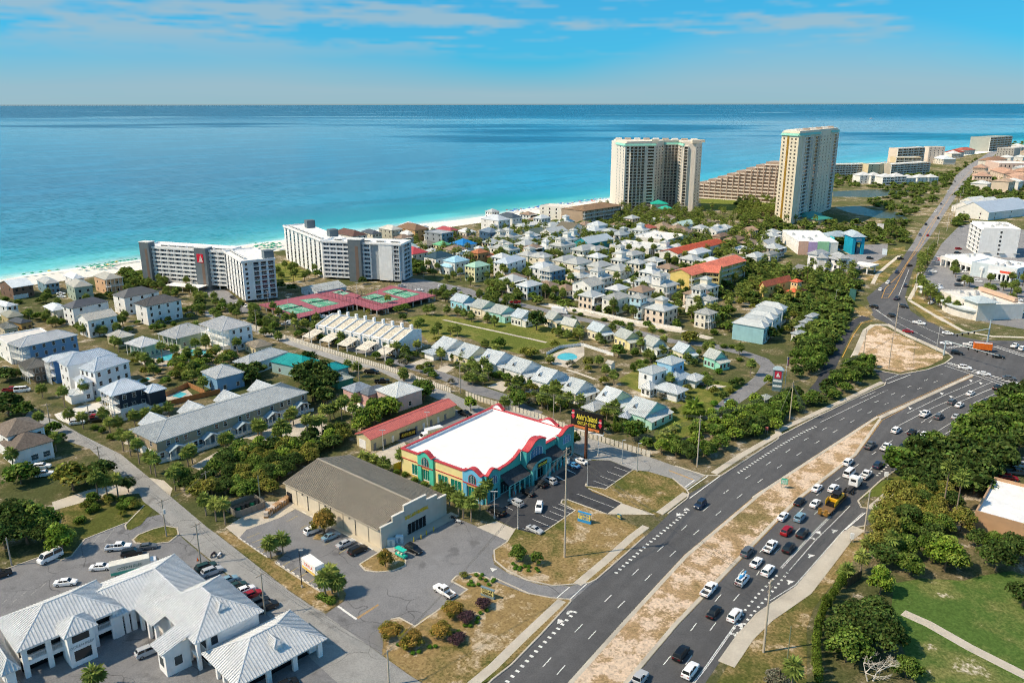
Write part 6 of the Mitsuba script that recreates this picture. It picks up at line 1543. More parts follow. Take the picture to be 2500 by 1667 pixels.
part(k,'wall',MB().prism([[-0.8,-0.8],[-LA,-0.8],[-LA,-wd+3],[-wd+3,-wd+3],[-wd+3,-LB],[-0.8,-LB]],0,z-0.25,'dcdcda').pp(),m4)
arcade(k,base,-LA,-wd+0.2,-wd+0.7,z-0.2,1,3,2.0)
b9=([*(oc+u*(-wd)+v*(-LB))],46.0-90)
part(k,'beam',MB().box(-wd+0.7,-wd+1.1,-LB,-wd+0.2,z-1.0,z-0.22,'e9e9e8').pp(),m4)
for i in range(3):
 y=-wd-i*(LB-wd)/2.2
 part(k,'pier',MB().box(-wd+0.6,-wd+1.2,y-0.8,y,0,z-0.22,'eeeeed').pp(),m4)
c,rot,w,d=frame('9',(1585,1240),(1225,915),(2125,942),6.6,46.0)
base=(c,rot)
k=thing('shopping_centre_wing','two-storey white shopping centre block with big grey hip roof and dormer','shopping centre',c,False)
roof_part(k,base,lambda m,s:hip(m,s,-w/2,w/2,-d/2,d/2,6.6,3.6,SC,0.6),'metal_roof',0.42,True)
walls_part(k,base,-w/2+2.6,w/2-0.8,-d/2+0.8,d/2-0.8,[(0,6.55,'e6e6e4')])
m4=M([*c,0],rot)
for yy,hh in((0.8,6.5),):
 for i in range(5):
  y=-d/2+0.9+i*(d-2.6)/4
  part(k,'pier',MB().box(-w/2+0.7,-w/2+1.3,y,y+0.8,0,6.5,'eeeeed').pp(),m4)
 for zb in(2.5,5.8):
  part(k,'beam',MB().box(-w/2+0.75,-w/2+1.2,-d/2+0.8,d/2-0.8,zb,zb+0.7,'e9e9e8').pp(),m4)
 part(k,'gallery',MB().box(-w/2+0.8,-w/2+2.58,-d/2+0.8,d/2-0.8,3.0,3.15,'d0d0cc').pp(),m4)
 part(k,'shop_window',MB().box(-w/2+2.5,-w/2+2.58,-d/2+1.4,d/2-1.4,0.3,2.6,(26,32,36)).box(-w/2+2.5,-w/2+2.58,-d/2+1.4,d/2-1.4,3.6,5.9,(26,32,36)).ply('window_mix'),m4)
put(k,'window',WIN['d'],base,-w/2+4.0,-d/2+0.8,4.2)
pc=P('9',1330,1400)[:2]
po=part(k,'porch',MB().box(-w/2-4.2,-w/2-4.0,-d/2+3.6,-d/2+6.8,0,5.6,'eeeeed').box(-w/2-4.2,-w/2+0.4,-d/2+3.4,-d/2+3.6,0,5.8,'e4e4e2').box(-w/2-4.2,-w/2+0.4,-d/2+6.8,-d/2+7.0,4.2,5.6,'e4e4e2').pp(),m4)
part(po,'window',MB().box(-w/2-2.6,-w/2-1.2,-d/2+3.34,-d/2+3.39,1.6,3.4,(60,70,74)).box(-w/2-4.26,-w/2-4.21,-d/2+4.4,-d/2+6.0,1.6,3.4,(60,70,74)).ply('window_mix'),m4)
def porch_roof(m,s):
 plane(m,s,[[-w/2-5.0,-d/2+7.6,5.4],[-w/2-5.0,-d/2+2.8,5.4],[-w/2+1.5,-d/2+2.8,7.4],[-w/2+1.5,-d/2+7.6,7.4]],SC,0.6)
 m.quad([-w/2-5.0,-d/2+2.8,5.4],[-w/2-5.0,-d/2+7.6,5.4],[-w/2-5.0,-d/2+7.6,5.2],[-w/2-5.0,-d/2+2.8,5.2],SC)
 m.quad([-w/2+1.5,-d/2+2.8,7.4],[-w/2-5.0,-d/2+2.8,5.4],[-w/2-5.0,-d/2+2.8,5.2],[-w/2+1.5,-d/2+2.8,7.2],SC)
roof_part(k,base,porch_roof,'metal_roof',0.42,True)
def dormer(k,base,x,y,z):
 (cx,cy),rot=base
 dk=put(k,'dormer',MB().box(-0.75,0.75,-0.02,3.2,-1.2,1.0,'eeeeed').pp(),base,x,y,z)
 mm,ss=MB(),MB()
 hip(mm,ss,-1.0,1.0,-0.35,4.4,1.02,0.75,SC,0.4)
 put(dk,'roof',mm.ply('metal_roof'),base,x,y,z)
 put(dk,'seams',ss.ply('metal_roof'),base,x,y,z,kind='stuff')
dormer(k,base,w*0.03,-d/2+d*0.2,7.7)
c,rot,w,d=frame('9',(1925,1600),(1600,1335),(2790,1290),3.7,46.0)
base=(c,rot)
k=thing('shopping_centre_wing','low front shopping centre block with grey hip roof, dormer and shaded arcade','shopping centre',c,False)
roof_part(k,base,lambda m,s:hip(m,s,-w/2,w/2,-d/2,d/2,3.7,3.3,SC,0.6),'metal_roof',0.42,True)
walls_part(k,base,-w/2+2.4,w/2-0.8,-d/2+3.0,d/2-0.8,[(0,3.65,'dcdcda')])
arcade(k,base,-w/2+0.8,w/2-0.8,-d/2+0.7,3.6,1,3)
m4=M([*c,0],rot)
part(k,'beam',MB().box(-w/2+0.75,-w/2+1.2,-d/2+1.3,d/2-0.8,2.9,3.6,'e9e9e8').pp(),m4)
for i in range(1,4):
 y=-d/2+0.9+i*(d-2.6)/4
 part(k,'pier',MB().box(-w/2+0.7,-w/2+1.3,y,y+0.7,0,3.6,'eeeeed').pp(),m4)
dormer(k,base,w*0.03,-d/2+d*0.2,4.8)
# --- tan flat-roofed building at the right edge
k,base,box=block('tan stucco building with white flat roof at the right edge',at('c',1925,300),at('c',2500,468),24,3.7,1,'b08a68','eceeee',None,None,clutter=0,rel=False,parapet=0.8)
m4=M([*base[0],0],base[1])
part(k,'air_unit',MB().box(2,5.2,-1,1.6,3.72,4.9,'8a8e90').box(2.6,4.4,-0.4,1.0,4.9,5.2,'5a5e60').pp(),m4)
part(k,'partition',MB().box(box[0]+8,box[0]+9.6,4,box[3]-0.4,3.72,5.1,'b89472').pp(),m4)
# --- small far buildings along the coast and more villas in the gaps
from shapely import union_all
from shapely.geometry import Point
far=[]
rg=np.random.default_rng(77)
for i in range(64):
 if i<30:
  q=P('4',1720+640*rg.random(),215-110*rg.random())[:2]
 elif i<46:
  q=P('4',2180+230*rg.random(),120+170*rg.random())[:2]
 else:
  q=P('4',1880+500*rg.random(),250+230*rg.random())[:2]
 g=Point(q)
 if(q[1]-q[0]-779)>-45 or any(o.distance(g)<14 for o in OCC)or any(np.hypot(*(q-f))<24 for f in far):
  continue
 far.append(q)
 base=(q,40+10*rg.random())
 s,h=rg.uniform(6,11),rg.uniform(6,13)
 wc,rc,nm=[('ece8e0','d0d2ce','small far white house with pale roof'),('d8c4ac','a8907a','small far tan house with brown roof'),('e6ddd0','b8bcbc','small far cream house with grey roof')][rg.integers(0,3)]
 k=thing('house',nm,'house',q)
 walls_part(k,base,-s,s,-s,s*0.8,[(0,h,wc)])
 roof_part(k,base,lambda m,sm:hip(m,sm,-s-.8,s+.8,-s-.8,s*.8+.8,h+.02,3.5,rc),'tile_roof',.6,False)
 facade(k,base,'A',(-s,s,-s,s*.8),'win',.4,h-.3,2,'eee',4,(60,66,70))
def infill(t,poly,n,seed,tries=900):
 """More villas like their neighbours where the photo shows roofs between those surveyed one by one."""
 r=np.random.default_rng(seed)
 reg=Polygon([P(t,poly[i],poly[i+1])[:2]for i in range(0,len(poly),2)]).buffer(0)
 x0,y0,x1,y1=reg.bounds
 got=0
 occ=union_all(OCC)
 for _ in range(tries):
  if got>=n:
   return
  q=np.array([r.uniform(x0,x1),r.uniform(y0,y1)])
  w,d=r.uniform(4,6.2),r.uniform(4,5.6)
  if not reg.contains(Point(q))or occ.distance(Point(q))<max(w,d)+2.2:
   continue
  got+=1
  occ=occ.union(Point(q).buffer(max(w,d)))
  base=(q,46+r.normal()*2)
  h=float(r.choice([4.0,6.2,7.2]))
  wc,wn=[('eeece6','white'),('e8dfca','cream'),('dfe6e8','pale blue'),('e6d2bc','tan')][r.integers(0,4)]
  rc,rn=[('b2b8b8','grey'),('c4cbce','silvery'),('b2b8b8','grey'),('8f7864','brown')][r.integers(0,4)]
  tw=r.random()<.3 and rn!='brown'
  k=thing('house',f'{"low" if h < 5 else "tall"} {wn} {"towered " if tw else ""}villa with {rn} roof','house',q)
  walls_part(k,base,-w,w,-d,d,[(0,h,wc)])
  roof_part(k,base,lambda m,s:hip(m,s,-w-.6,w+.6,-d-.6,d+.6,h+.02,min(w,d)*.55,rc),'metal_roof',.6,False)
  facade(k,base,'A',(-w,w,-d,d),'win',.3,h-.2,max(1,int(h/3)),'eee',3,(44,54,62))
  facade(k,base,'B',(-w,w,-d,d),'win',.3,h-.2,max(1,int(h/3)),'eee',3,(44,54,62))
  if tw:
   walls_part(k,base,-2.2,2.2,-2,2.4,[(h,h+4.2,wc)],'tower')
   roof_part(k,base,lambda m,s:hip(m,s,-2.7,2.7,-2.5,2.9,h+4.22,1.5,rc),'metal_roof',.6,False)
  elif r.random()<.5 and h>5:
   facade(k,base,'A',(-w,w,-d,d),'cells',3.0,h-.3,1,'eeeeea',2,(44,54,62),1.5)
infill('3',(0,260,700,330,1000,430,1000,560,400,520,0,560),16,5)
infill('3',(0,600,400,520,1000,470,1560,560,2000,700,1990,1000,1600,1180,1000,1060,600,1000,0,900),34,6)
infill('3',(1000,330,1700,330,2350,420,2350,640,1900,560,1100,440),18,7)
infill('2',(1290,60,2350,150,2350,420,1600,300,1290,300),16,8)
# ---------------------------------------------------------------- trees, palms, shrubs
import shapely
from shapely.geometry import Point
RN=np.random.default_rng(5)
OCCU=shapely.union_all(OCC).buffer(0.8)
shapely.prepare(OCCU)
def clumps(m,c,rad,n,size,col,squash=1.0,jit=0.25,hue=0.22):
 """n leaf clumps (bent pairs of triangles) over the upper shell of a lobe."""
 d=RN.normal(size=(n,3))
 d/=np.linalg.norm(d,axis=1,keepdims=True)
 d[:,2]=np.where(d[:,2]<-0.45,-d[:,2],d[:,2])
 r=rad*(1-jit*RN.random(n)**2+0.14*RN.random(n))
 p=c+d*r[:,None]*[1,1,squash]
 t=RN.normal(size=(n,3))+d*0.2
 a=np.cross(d+0.55*RN.normal(size=(n,3)),t)
 a/=np.linalg.norm(a,axis=1,keepdims=True)
 b=np.cross(a,d+0.5*RN.normal(size=(n,3)))
 b/=np.linalg.norm(b,axis=1,keepdims=True)
 s=size*(0.6+0.8*RN.random(n))[:,None]
 v=np.stack([p-a*s*0.5,p+b*s*0.55+d*s*0.12,p+a*s*0.5,p-b*s*0.55+d*s*0.1],1).reshape(-1,3)
 f=(np.arange(n)[:,None,None]*4+np.array([[0,2,1],[0,3,2]])[None]).reshape(-1,3)
 base=np.array(rgb(col),float)
 cc=np.clip(base*(1+hue*(RN.random((n,1))-0.5)*2)+RN.normal(size=(n,3))*[5,4,2],3,250).astype(int)
 uv=np.repeat(np.stack([cc[:,0]*256+cc[:,1]+0.5,cc[:,2]*256+RN.integers(0,255,n)+0.5],1),4,axis=0)
 m.v.append(v)
 m.f.append(f+m.n)
 m.c.append(uv)
 m.n+=len(v)
ICO=trimesh.creation.icosphere(subdivisions=0)
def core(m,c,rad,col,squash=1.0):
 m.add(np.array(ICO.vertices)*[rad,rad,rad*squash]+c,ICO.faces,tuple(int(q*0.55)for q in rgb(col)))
def crown_ply(col,lobes,size,n,spread=2.6,h0=3.2,h1=5.6,lr=1.5,seed=0,col2=None):
 """Crown about 4 m in radius and 7 m tall: lobes of leaf clumps round a dark core."""
 r=np.random.default_rng(seed)
 m=MB()
 for i in range(lobes):
  a=i*2.399+r.random()
  q=math.sqrt((i+0.3)/lobes)
  x,y=spread*q*math.cos(a),spread*q*math.sin(a)
  z=h0+(h1-h0)*(1-q*q)+r.normal()*0.35
  rad=lr*(0.75+0.5*r.random())
  c=np.array([x,y,z])
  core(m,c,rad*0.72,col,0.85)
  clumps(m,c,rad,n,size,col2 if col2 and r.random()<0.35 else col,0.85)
 return m.ply('foliage')
def trunk_ply(h=4.0,r=0.22,limbs=4,col='6a5a4a',seed=3):
 q=np.random.default_rng(seed)
 m=MB().tube([0,0,-0.1],[0.1,0.05,h*0.5],r,r*0.75,7,col).tube([0.1,0.05,h*0.5],[0,0,h],r*0.75,r*0.4,7,col)
 for i in range(limbs):
  a=i*6.28/limbs+q.random()
  m.tube([0.1,0.05,h*(0.45+0.1*i/limbs)],[1.7*math.cos(a),1.7*math.sin(a),h*1.05],r*0.5,r*0.15,5,col)
 return m.pp()
TINT={'dark':('4a5c33','617540',13),'mid':('5f7838','7d9148',12),'olive':('7e8440','99964e',13),'lime':('80993f','9db053',11),'autumn':('85823e','a38a4a',12),'purple':('5a494e','6a565a',10),'grey':('80806c','94917f',10)}
CROWN={}
for i_,(k_,(c1,c2,lb))in enumerate(TINT.items()):
 nv=3 if k_=='dark'else 2 if k_ in('mid','olive')else 1
 CROWN[k_]=[crown_ply(c1,lb+2,0.40,150,lr=1.42,seed=10*i_+s,col2=c2)for s in range(nv)]
 CROWN[k_+'*']=[crown_ply(c1,lb,0.70,48,seed=10*i_+s+5,col2=c2)for s in range(nv)]
for k_,a in{'bush':('566e32',7,0.6,80,1.9,2.0,4.0,2.1,112,'70883f'),'ball':('648e38',5,0.6,110,1.0,2.6,3.6,2.6,114,'74a044'),'column':('6c8038',10,0.42,130,1.2,1.0,6.0,2.0,115,'889a4a')}.items():
 CROWN[k_]=CROWN[k_+'*']=[crown_ply(*a[:8],seed=a[8],col2=a[9])]
TRUNK=trunk_ply()
LOOK={'dark':'dark green spreading oak','mid':'leafy green tree','olive':'olive yellow-green tree','lime':'bright yellow-green tree','autumn':'bushy tree with yellowing leaves','purple':'purple-leaved shrub','grey':'grey-green thin tree','bush':'green bush','ball':'clipped round green bush','column':'upright yellow-green cypress'}
NT,PLANTS={},[]
def tree(kind,p,r,h,desc=None,name=None):
 PLANTS.append((r*(1.5 if h>4 else 1)/dist(p),'tree'if kind not in('bush','ball','purple','column')else 'shrub',build_tree,(kind,p,r,h,desc,name)))
def build_tree(kind,p,r,h,desc=None,name=None):
 shrub=kind in('bush','ball','purple','column')
 nm=name or('shrub'if shrub else 'tree')
 k=thing(nm,desc or LOOK[kind],'shrub'if shrub else 'tree',p,desc is None)
 i=NT[kind]=NT.get(kind,-1)+1
 m=M([p[0],p[1],0],R.uniform(0,360),r/4,r/4,h/7)
 if h>2.4 and kind not in('ball','bush','column'):
  part(k,'trunk',TRUNK,m)
 pl=CROWN[kind+('*'if dist(p)>225 else '')]
 part(k,'crown',pl[i%len(pl)],m)
 return k
def palm_crown(n,col,dead,L,seed,arch=0.5):
 r=np.random.default_rng(seed)
 m=MB()
 for i in range(n):
  el=math.radians(82-132*(i/n)**0.9+r.normal()*6)
  a=i*2.399+r.normal()*0.2
  hd=np.array([math.cos(a),math.sin(a),0])
  d=hd*math.cos(el)+np.array([0,0,math.sin(el)])
  side=np.cross(hd,[0,0,1])
  c=tuple(int(q)for q in(np.array(rgb(dead if el<math.radians(-38)else col))*r.uniform(0.8,1.2)).clip(0,255))
  l=L*r.uniform(0.8,1.1)
  b=d*l*0.42
  m.beam([0,0,0],b,0.06,0.04,c)
  tipdir=d-np.array([0,0,arch])
  tipdir/=np.linalg.norm(tipdir)
  for t in(-1.35,-0.8,-0.27,0.27,0.8,1.35):
   e=b+(tipdir*math.cos(t)+side*math.sin(t))*l*0.66-np.array([0,0,0.12*l*abs(t)])
   o=np.cross(e-b,d)
   o=o/np.linalg.norm(o)*l*0.10
   mid=b+(e-b)*0.5
   m.tri(b,mid-o,e,c).tri(b,e,mid+o,c)
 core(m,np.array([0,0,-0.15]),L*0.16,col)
 return m.ply('foliage')
PALM=[palm_crown(40,'7f8f4c','8f7d4c',2.3,s)for s in(1,2,3)]+[palm_crown(34,'929c54','93804e',2.2,4)]
DATE=palm_crown(60,'74893c','8a7a4a',3.6,9,0.7)
PTRUNK=MB().tube([0,0,-0.1],[0.04,0,0.5],0.22,0.17,7,'8a7a68').tube([0.04,0,0.5],[0,0.03,1.0],0.17,0.15,7,'7c6c5a').pp()
npalm=0
def palm(p,h,s=1.0,desc=None,date=False):
 PLANTS.append(((h+4)/dist(p),'palm',build_palm,(p,h,s,desc,date)))
def build_palm(p,h,s=1.0,desc=None,date=False):
 global npalm
 k=thing('palm_tree',desc or('tall cabbage palm'if h>6.5 else 'cabbage palm'if h>4.2 else 'short cabbage palm'),'palm tree',p,desc is None)
 part(k,'trunk',PTRUNK,M([p[0],p[1],0],R.uniform(0,360),s,s,h))
 part(k,'crown',DATE if date else PALM[npalm%4],M([p[0],p[1],h],R.uniform(0,360),s))
 npalm+=1
PALMS={'5':(1010,665,5.5,1068,705,6.5,1140,770,6.5,1235,850,5.5,1275,875,5.5,1435,990,5.5,1460,930,4.5,1540,790,4.5,1575,770,4.8,1845,665,4,1875,652,4,2110,530,3.6,2135,535,3.6,805,1070,7,880,1057,5.5,965,1040,5.5,572,432,3.5,682,482,4.5,856,442,4,905,530,4.5,970,505,3.5,1105,460,4,1200,425,3.5,1290,400,3,1385,370,3,460,665,4.5,110,810,5,530,300,6,705,250,6,350,230,4),'6':(265,615,4.5,297,610,6.5,335,615,5.5,510,605,8,572,570,6,627,552,6,105,562,4,132,560,4.2,360,465,4,390,455,5,690,420,4,640,430,4.5,722,400,4,785,412,6,812,360,5,880,440,5.5,660,300,4,905,330,4,970,790,3,1042,800,2.5,1135,845,3,1278,830,5,1740,1200,5,1778,1225,5,1842,1252,5.2,1665,1120,4,1600,1070,3.5,1915,1160,5,1972,1115,6,2120,330,3,1290,95,3.5),'9':(1685,185,4.5,1767,235,5,1842,262,6,780,1630,3.8),'a':(202,538,4.2,302,508,4,647,862,4.6,752,852,3.8,700,830,5.5),'7':(612,648,3.6,722,668,3.8,692,600,3.5,525,565,4.2,1002,748,5,480,300,2.5,1000,470,4,935,400,3,880,130,3,545,85,3.5,620,110,3.5,690,90,3.5,2028,232,3.5,2120,400,5,1300,295,4,1275,290,4,1395,235,3,1600,300,3,880,330,3.5,420,660,3,720,80,4,1430,960,4,1390,990,3.5,1500,930,4.5),'c':(1676,190,13,1780,235,11,1000,685,4.5,1062,525,3.2,1240,570,5.5,1135,265,2.6,1120,300,2.6,425,1660,5.5,880,730,2.2),'2':(840,1210,4,915,1240,4.5,1300,1270,2.5,1605,1150,5.5,1780,1140,3.5,1840,1140,3,1900,1250,3.5,1820,1300,3,1860,1310,3,1310,1020,5,1405,1050,4.5,1040,1010,4,1170,1040,3.5,650,905,3.5,750,920,3,880,960,3.5,1410,870,4,1680,905,3.5,1735,910,3.8,1545,920,3.6,1580,890,4,1960,1010,2.6,1740,740,3,1790,770,3.6,1850,790,3.6,1650,740,3.5,1890,700,3.2,1980,800,3,2040,830,3.5,1480,735,3.5,1530,740,4,1170,680,6,580,800,3.5,210,900,3,270,940,2.6,150,905,3),'1':(1505,965,6,1562,950,6,1612,930,7,1330,1090,6,1605,1020,4,1690,1020,4,1948,1045,5.5,2110,1150,4,1540,1280,3.5,1160,1140,4,1190,1150,4,1240,1180,3.5,660,880,4,690,900,4,820,900,3.5,855,905,3.5,975,1030,5,940,1000,4,460,820,3.5,380,790,3.5,1030,780,4,1010,820,4,1670,1350,4,1260,1240,4)}
for t,q in PALMS.items():
 for i in range(0,len(q),3):
  palm(P(t,q[i],q[i+1]),q[i+2])
palm(P('7',1655,742),3.2,1.25,'broad feathery date palm in a round mulch bed on the mown lawn',True)
def region(t,q):
 return Polygon([P(t,q[i],q[i+1])[:2]for i in range(0,len(q),2)]).buffer(0)
def scatter(reg,n,gap=2.0,free=True,seed=1):
 """Random spots in a region, clear of buildings and paving."""
 r=np.random.default_rng(seed)
 x0,y0,x1,y1=reg.bounds
 out=[]
 for _ in range(n*60):
  if len(out)>=n:
   break
  q=np.array([r.uniform(x0,x1),r.uniform(y0,y1)])
  g=Point(q)
  if reg.contains(g)and not(free and OCCU.contains(g))and all(np.hypot(*(q-o))>gap for o in out[-150:]):
   out.append(q)
 return out
VILLAS=region('3',(0,600,400,520,1000,470,1560,560,2000,700,2000,1150,1500,1230,1000,1120,600,1020,0,930))
for q in scatter(VILLAS,105,3.0,seed=2):
 palm(q,R.uniform(4,8.5),1.1)
for t,z,n,s in(('2',(1290,330,2350,360,2350,640,1900,560,1500,480,1350,400),26,3),('h',(1170,440,1500,480,1600,560,1200,600),14,4),('2',(40,690,560,870,520,960,60,790),14,5),('1',(1300,470,1900,560,2050,660,1600,690,1300,560),14,6)):
 for q in scatter(region(t,z),n,2.5,seed=s):
  palm(q,R.uniform(3,7))
def grove(name,label,spots,hs,plies,trunk=None):
 """Uncounted far plants as one mesh."""
 m=MB()
 for q in spots:
  src=plies[R.randrange(len(plies))]
  v,f,n,uv,c=meshkit.WRITTEN[src['filename']]
  h,s=hs()
  a=R.uniform(0,6.28)
  rot=np.array([[math.cos(a),-math.sin(a),0],[math.sin(a),math.cos(a),0],[0,0,1]])
  sc=np.array([s,s,h])if trunk is None else np.array([s,s,s])
  m.v.append((v*sc)@rot.T+[q[0],q[1],0 if trunk is None else h])
  m.f.append(f+m.n)
  m.c.append(uv)
  m.n+=len(v)
  if trunk is not None:
   m.tube([q[0],q[1],0],[q[0],q[1],h],0.22,0.16,5,'7c6c5a',cap=False)
 structure(name,m.ply('foliage'),label,'stuff')
FAR=[crown_ply('5c6e3a',6,1.3,26,2.2,2.4,4.6,2.2,seed=s,col2='768a46')for s in(21,22,23)]+[crown_ply('7c8c48',6,1.3,26,2.2,2.4,4.6,2.2,seed=24)]
FARPALM=[palm_crown(16,'808e4a','8a7a4a',2.5,s)for s in(31,32)]
grove('palm_grove','far palms thickly scattered among the houses below the towers',sum([scatter(region(t,z),n,3,seed=s)for t,z,n,s in(('3',(1000,260,1600,270,2350,480,2350,640,2000,700,1560,560,1000,470),230,7),('t',(0,830,900,870,1350,860,1700,800,1700,1019,0,1019),120,8),('4',(0,550,300,560,560,740,900,800,1200,820,1400,700,1350,900,1100,900,600,800,0,800),90,9),('4',(0,1050,500,1120,1000,1120,1000,1300,500,1400,0,1400),60,10),('2',(1300,100,2350,150,2350,330,1500,330),70,11),('4',(1480,1050,1600,1000,2350,1100,2350,1560,1500,1400),40,12),('3',(0,380,1000,380,1000,560,0,600),70,13))],[]),lambda:(R.uniform(4,9),1.1),FARPALM,True)
grove('far_shrubbery','low green shrubbery filling the far plots and roadsides',sum([scatter(region(t,z),n,3,seed=s)for t,z,n,s in(('3',(0,280,1000,250,2350,420,2350,700,1900,800,600,700,0,600),420,14),('4',(790,350,1700,330,2100,150,1900,330,1650,560,1350,700,1050,560,1300,480,790,440),330,15),('4',(1850,380,2350,300,2420,560,1870,540,1780,520),260,16),('4',(0,560,330,600,560,740,1400,720,1400,900,1000,960,560,860,0,860),220,17),('4',(0,1080,560,1130,980,1150,1000,1300,900,1420,450,1500,0,1350),170,18),('8',(560,0,900,0,900,120,760,420,500,330),90,19),('4',(2000,100,2420,60,2420,250,2150,260),160,20),('4',(1640,1000,1900,480,1980,480,1760,980),60,24),('1',(1000,380,1230,400,1300,500,1100,510),40,25),('2',(1290,120,2350,150,2350,420,1290,400),160,26),('3',(0,600,1000,560,2000,760,1950,1200,1000,1120,0,930),170,27))],[]),lambda:(R.uniform(0.25,0.85),R.uniform(0.5,1.25)),FAR)
for t,z,n,kinds,r0,r1,h0,h1,s in(('5',(1420,900,1600,850,1850,720,2350,640,2350,900,2200,1040,1900,1070,1650,1050,1450,1030),40,('mid','dark','olive'),2.6,4,3.5,5.5,41),('6',(0,680,350,620,640,540,860,480,900,560,800,640,600,720,560,740,400,850,250,900,50,1000,0,950),34,('mid','dark','olive','lime'),2.4,3.8,3.5,5.5,42),('7',(1330,1030,1650,880,1850,720,2100,640,2350,640,2350,830,2000,980,1700,1110,1450,1090),38,('mid','dark','lime'),2.4,3.6,3.5,5.5,43),('8',(60,860,330,800,560,710,860,520,1000,440,1090,500,1070,580,880,710,620,840,380,890,150,1040,20,1120),46,('mid','dark','mid'),2.4,3.6,3.5,5.5,44),('8',(420,430,600,310,730,260,750,400,640,560,520,640,400,540),20,('dark','mid'),2.8,4,4,6,45),('8',(2400,760,2090,830,1920,970,1720,1070,1660,1200,1330,1310,1310,1420,1380,1560,1900,1560,2150,1450,2200,1250,2400,1200),46,('dark','mid','dark'),4.2,5.6,6.5,8.5,46),('c',(1110,230,1280,20,1650,40,1880,280,1850,420,1620,560,1250,640,1040,540,1030,420),30,('dark','mid','olive'),3,4.4,4.5,6.5,47),('1',(1260,1140,1600,1080,1900,1050,1930,1100,1700,1190,1640,1290,1450,1280,1400,1170),24,('olive','mid','lime'),2,3.2,3,4.5,48),('6',(930,520,1010,400,1240,290,1470,210,1480,260,1150,400,1000,510),16,('lime','mid'),2.6,4,5,7.5,49),('2',(260,1150,480,1130,640,1200,740,1320,640,1440,520,1440,500,1340,330,1240),9,('dark',),4,5.5,6.5,8.5,50),('1',(1830,1230,2100,1180,2180,1260,2000,1330,1850,1330),5,('dark',),4,5,6,7.5,51)):
 for q in scatter(region(t,z),n,r0*0.9,seed=s):
  tree(R.choice(kinds),q,R.uniform(r0,r1),R.uniform(h0,h1))
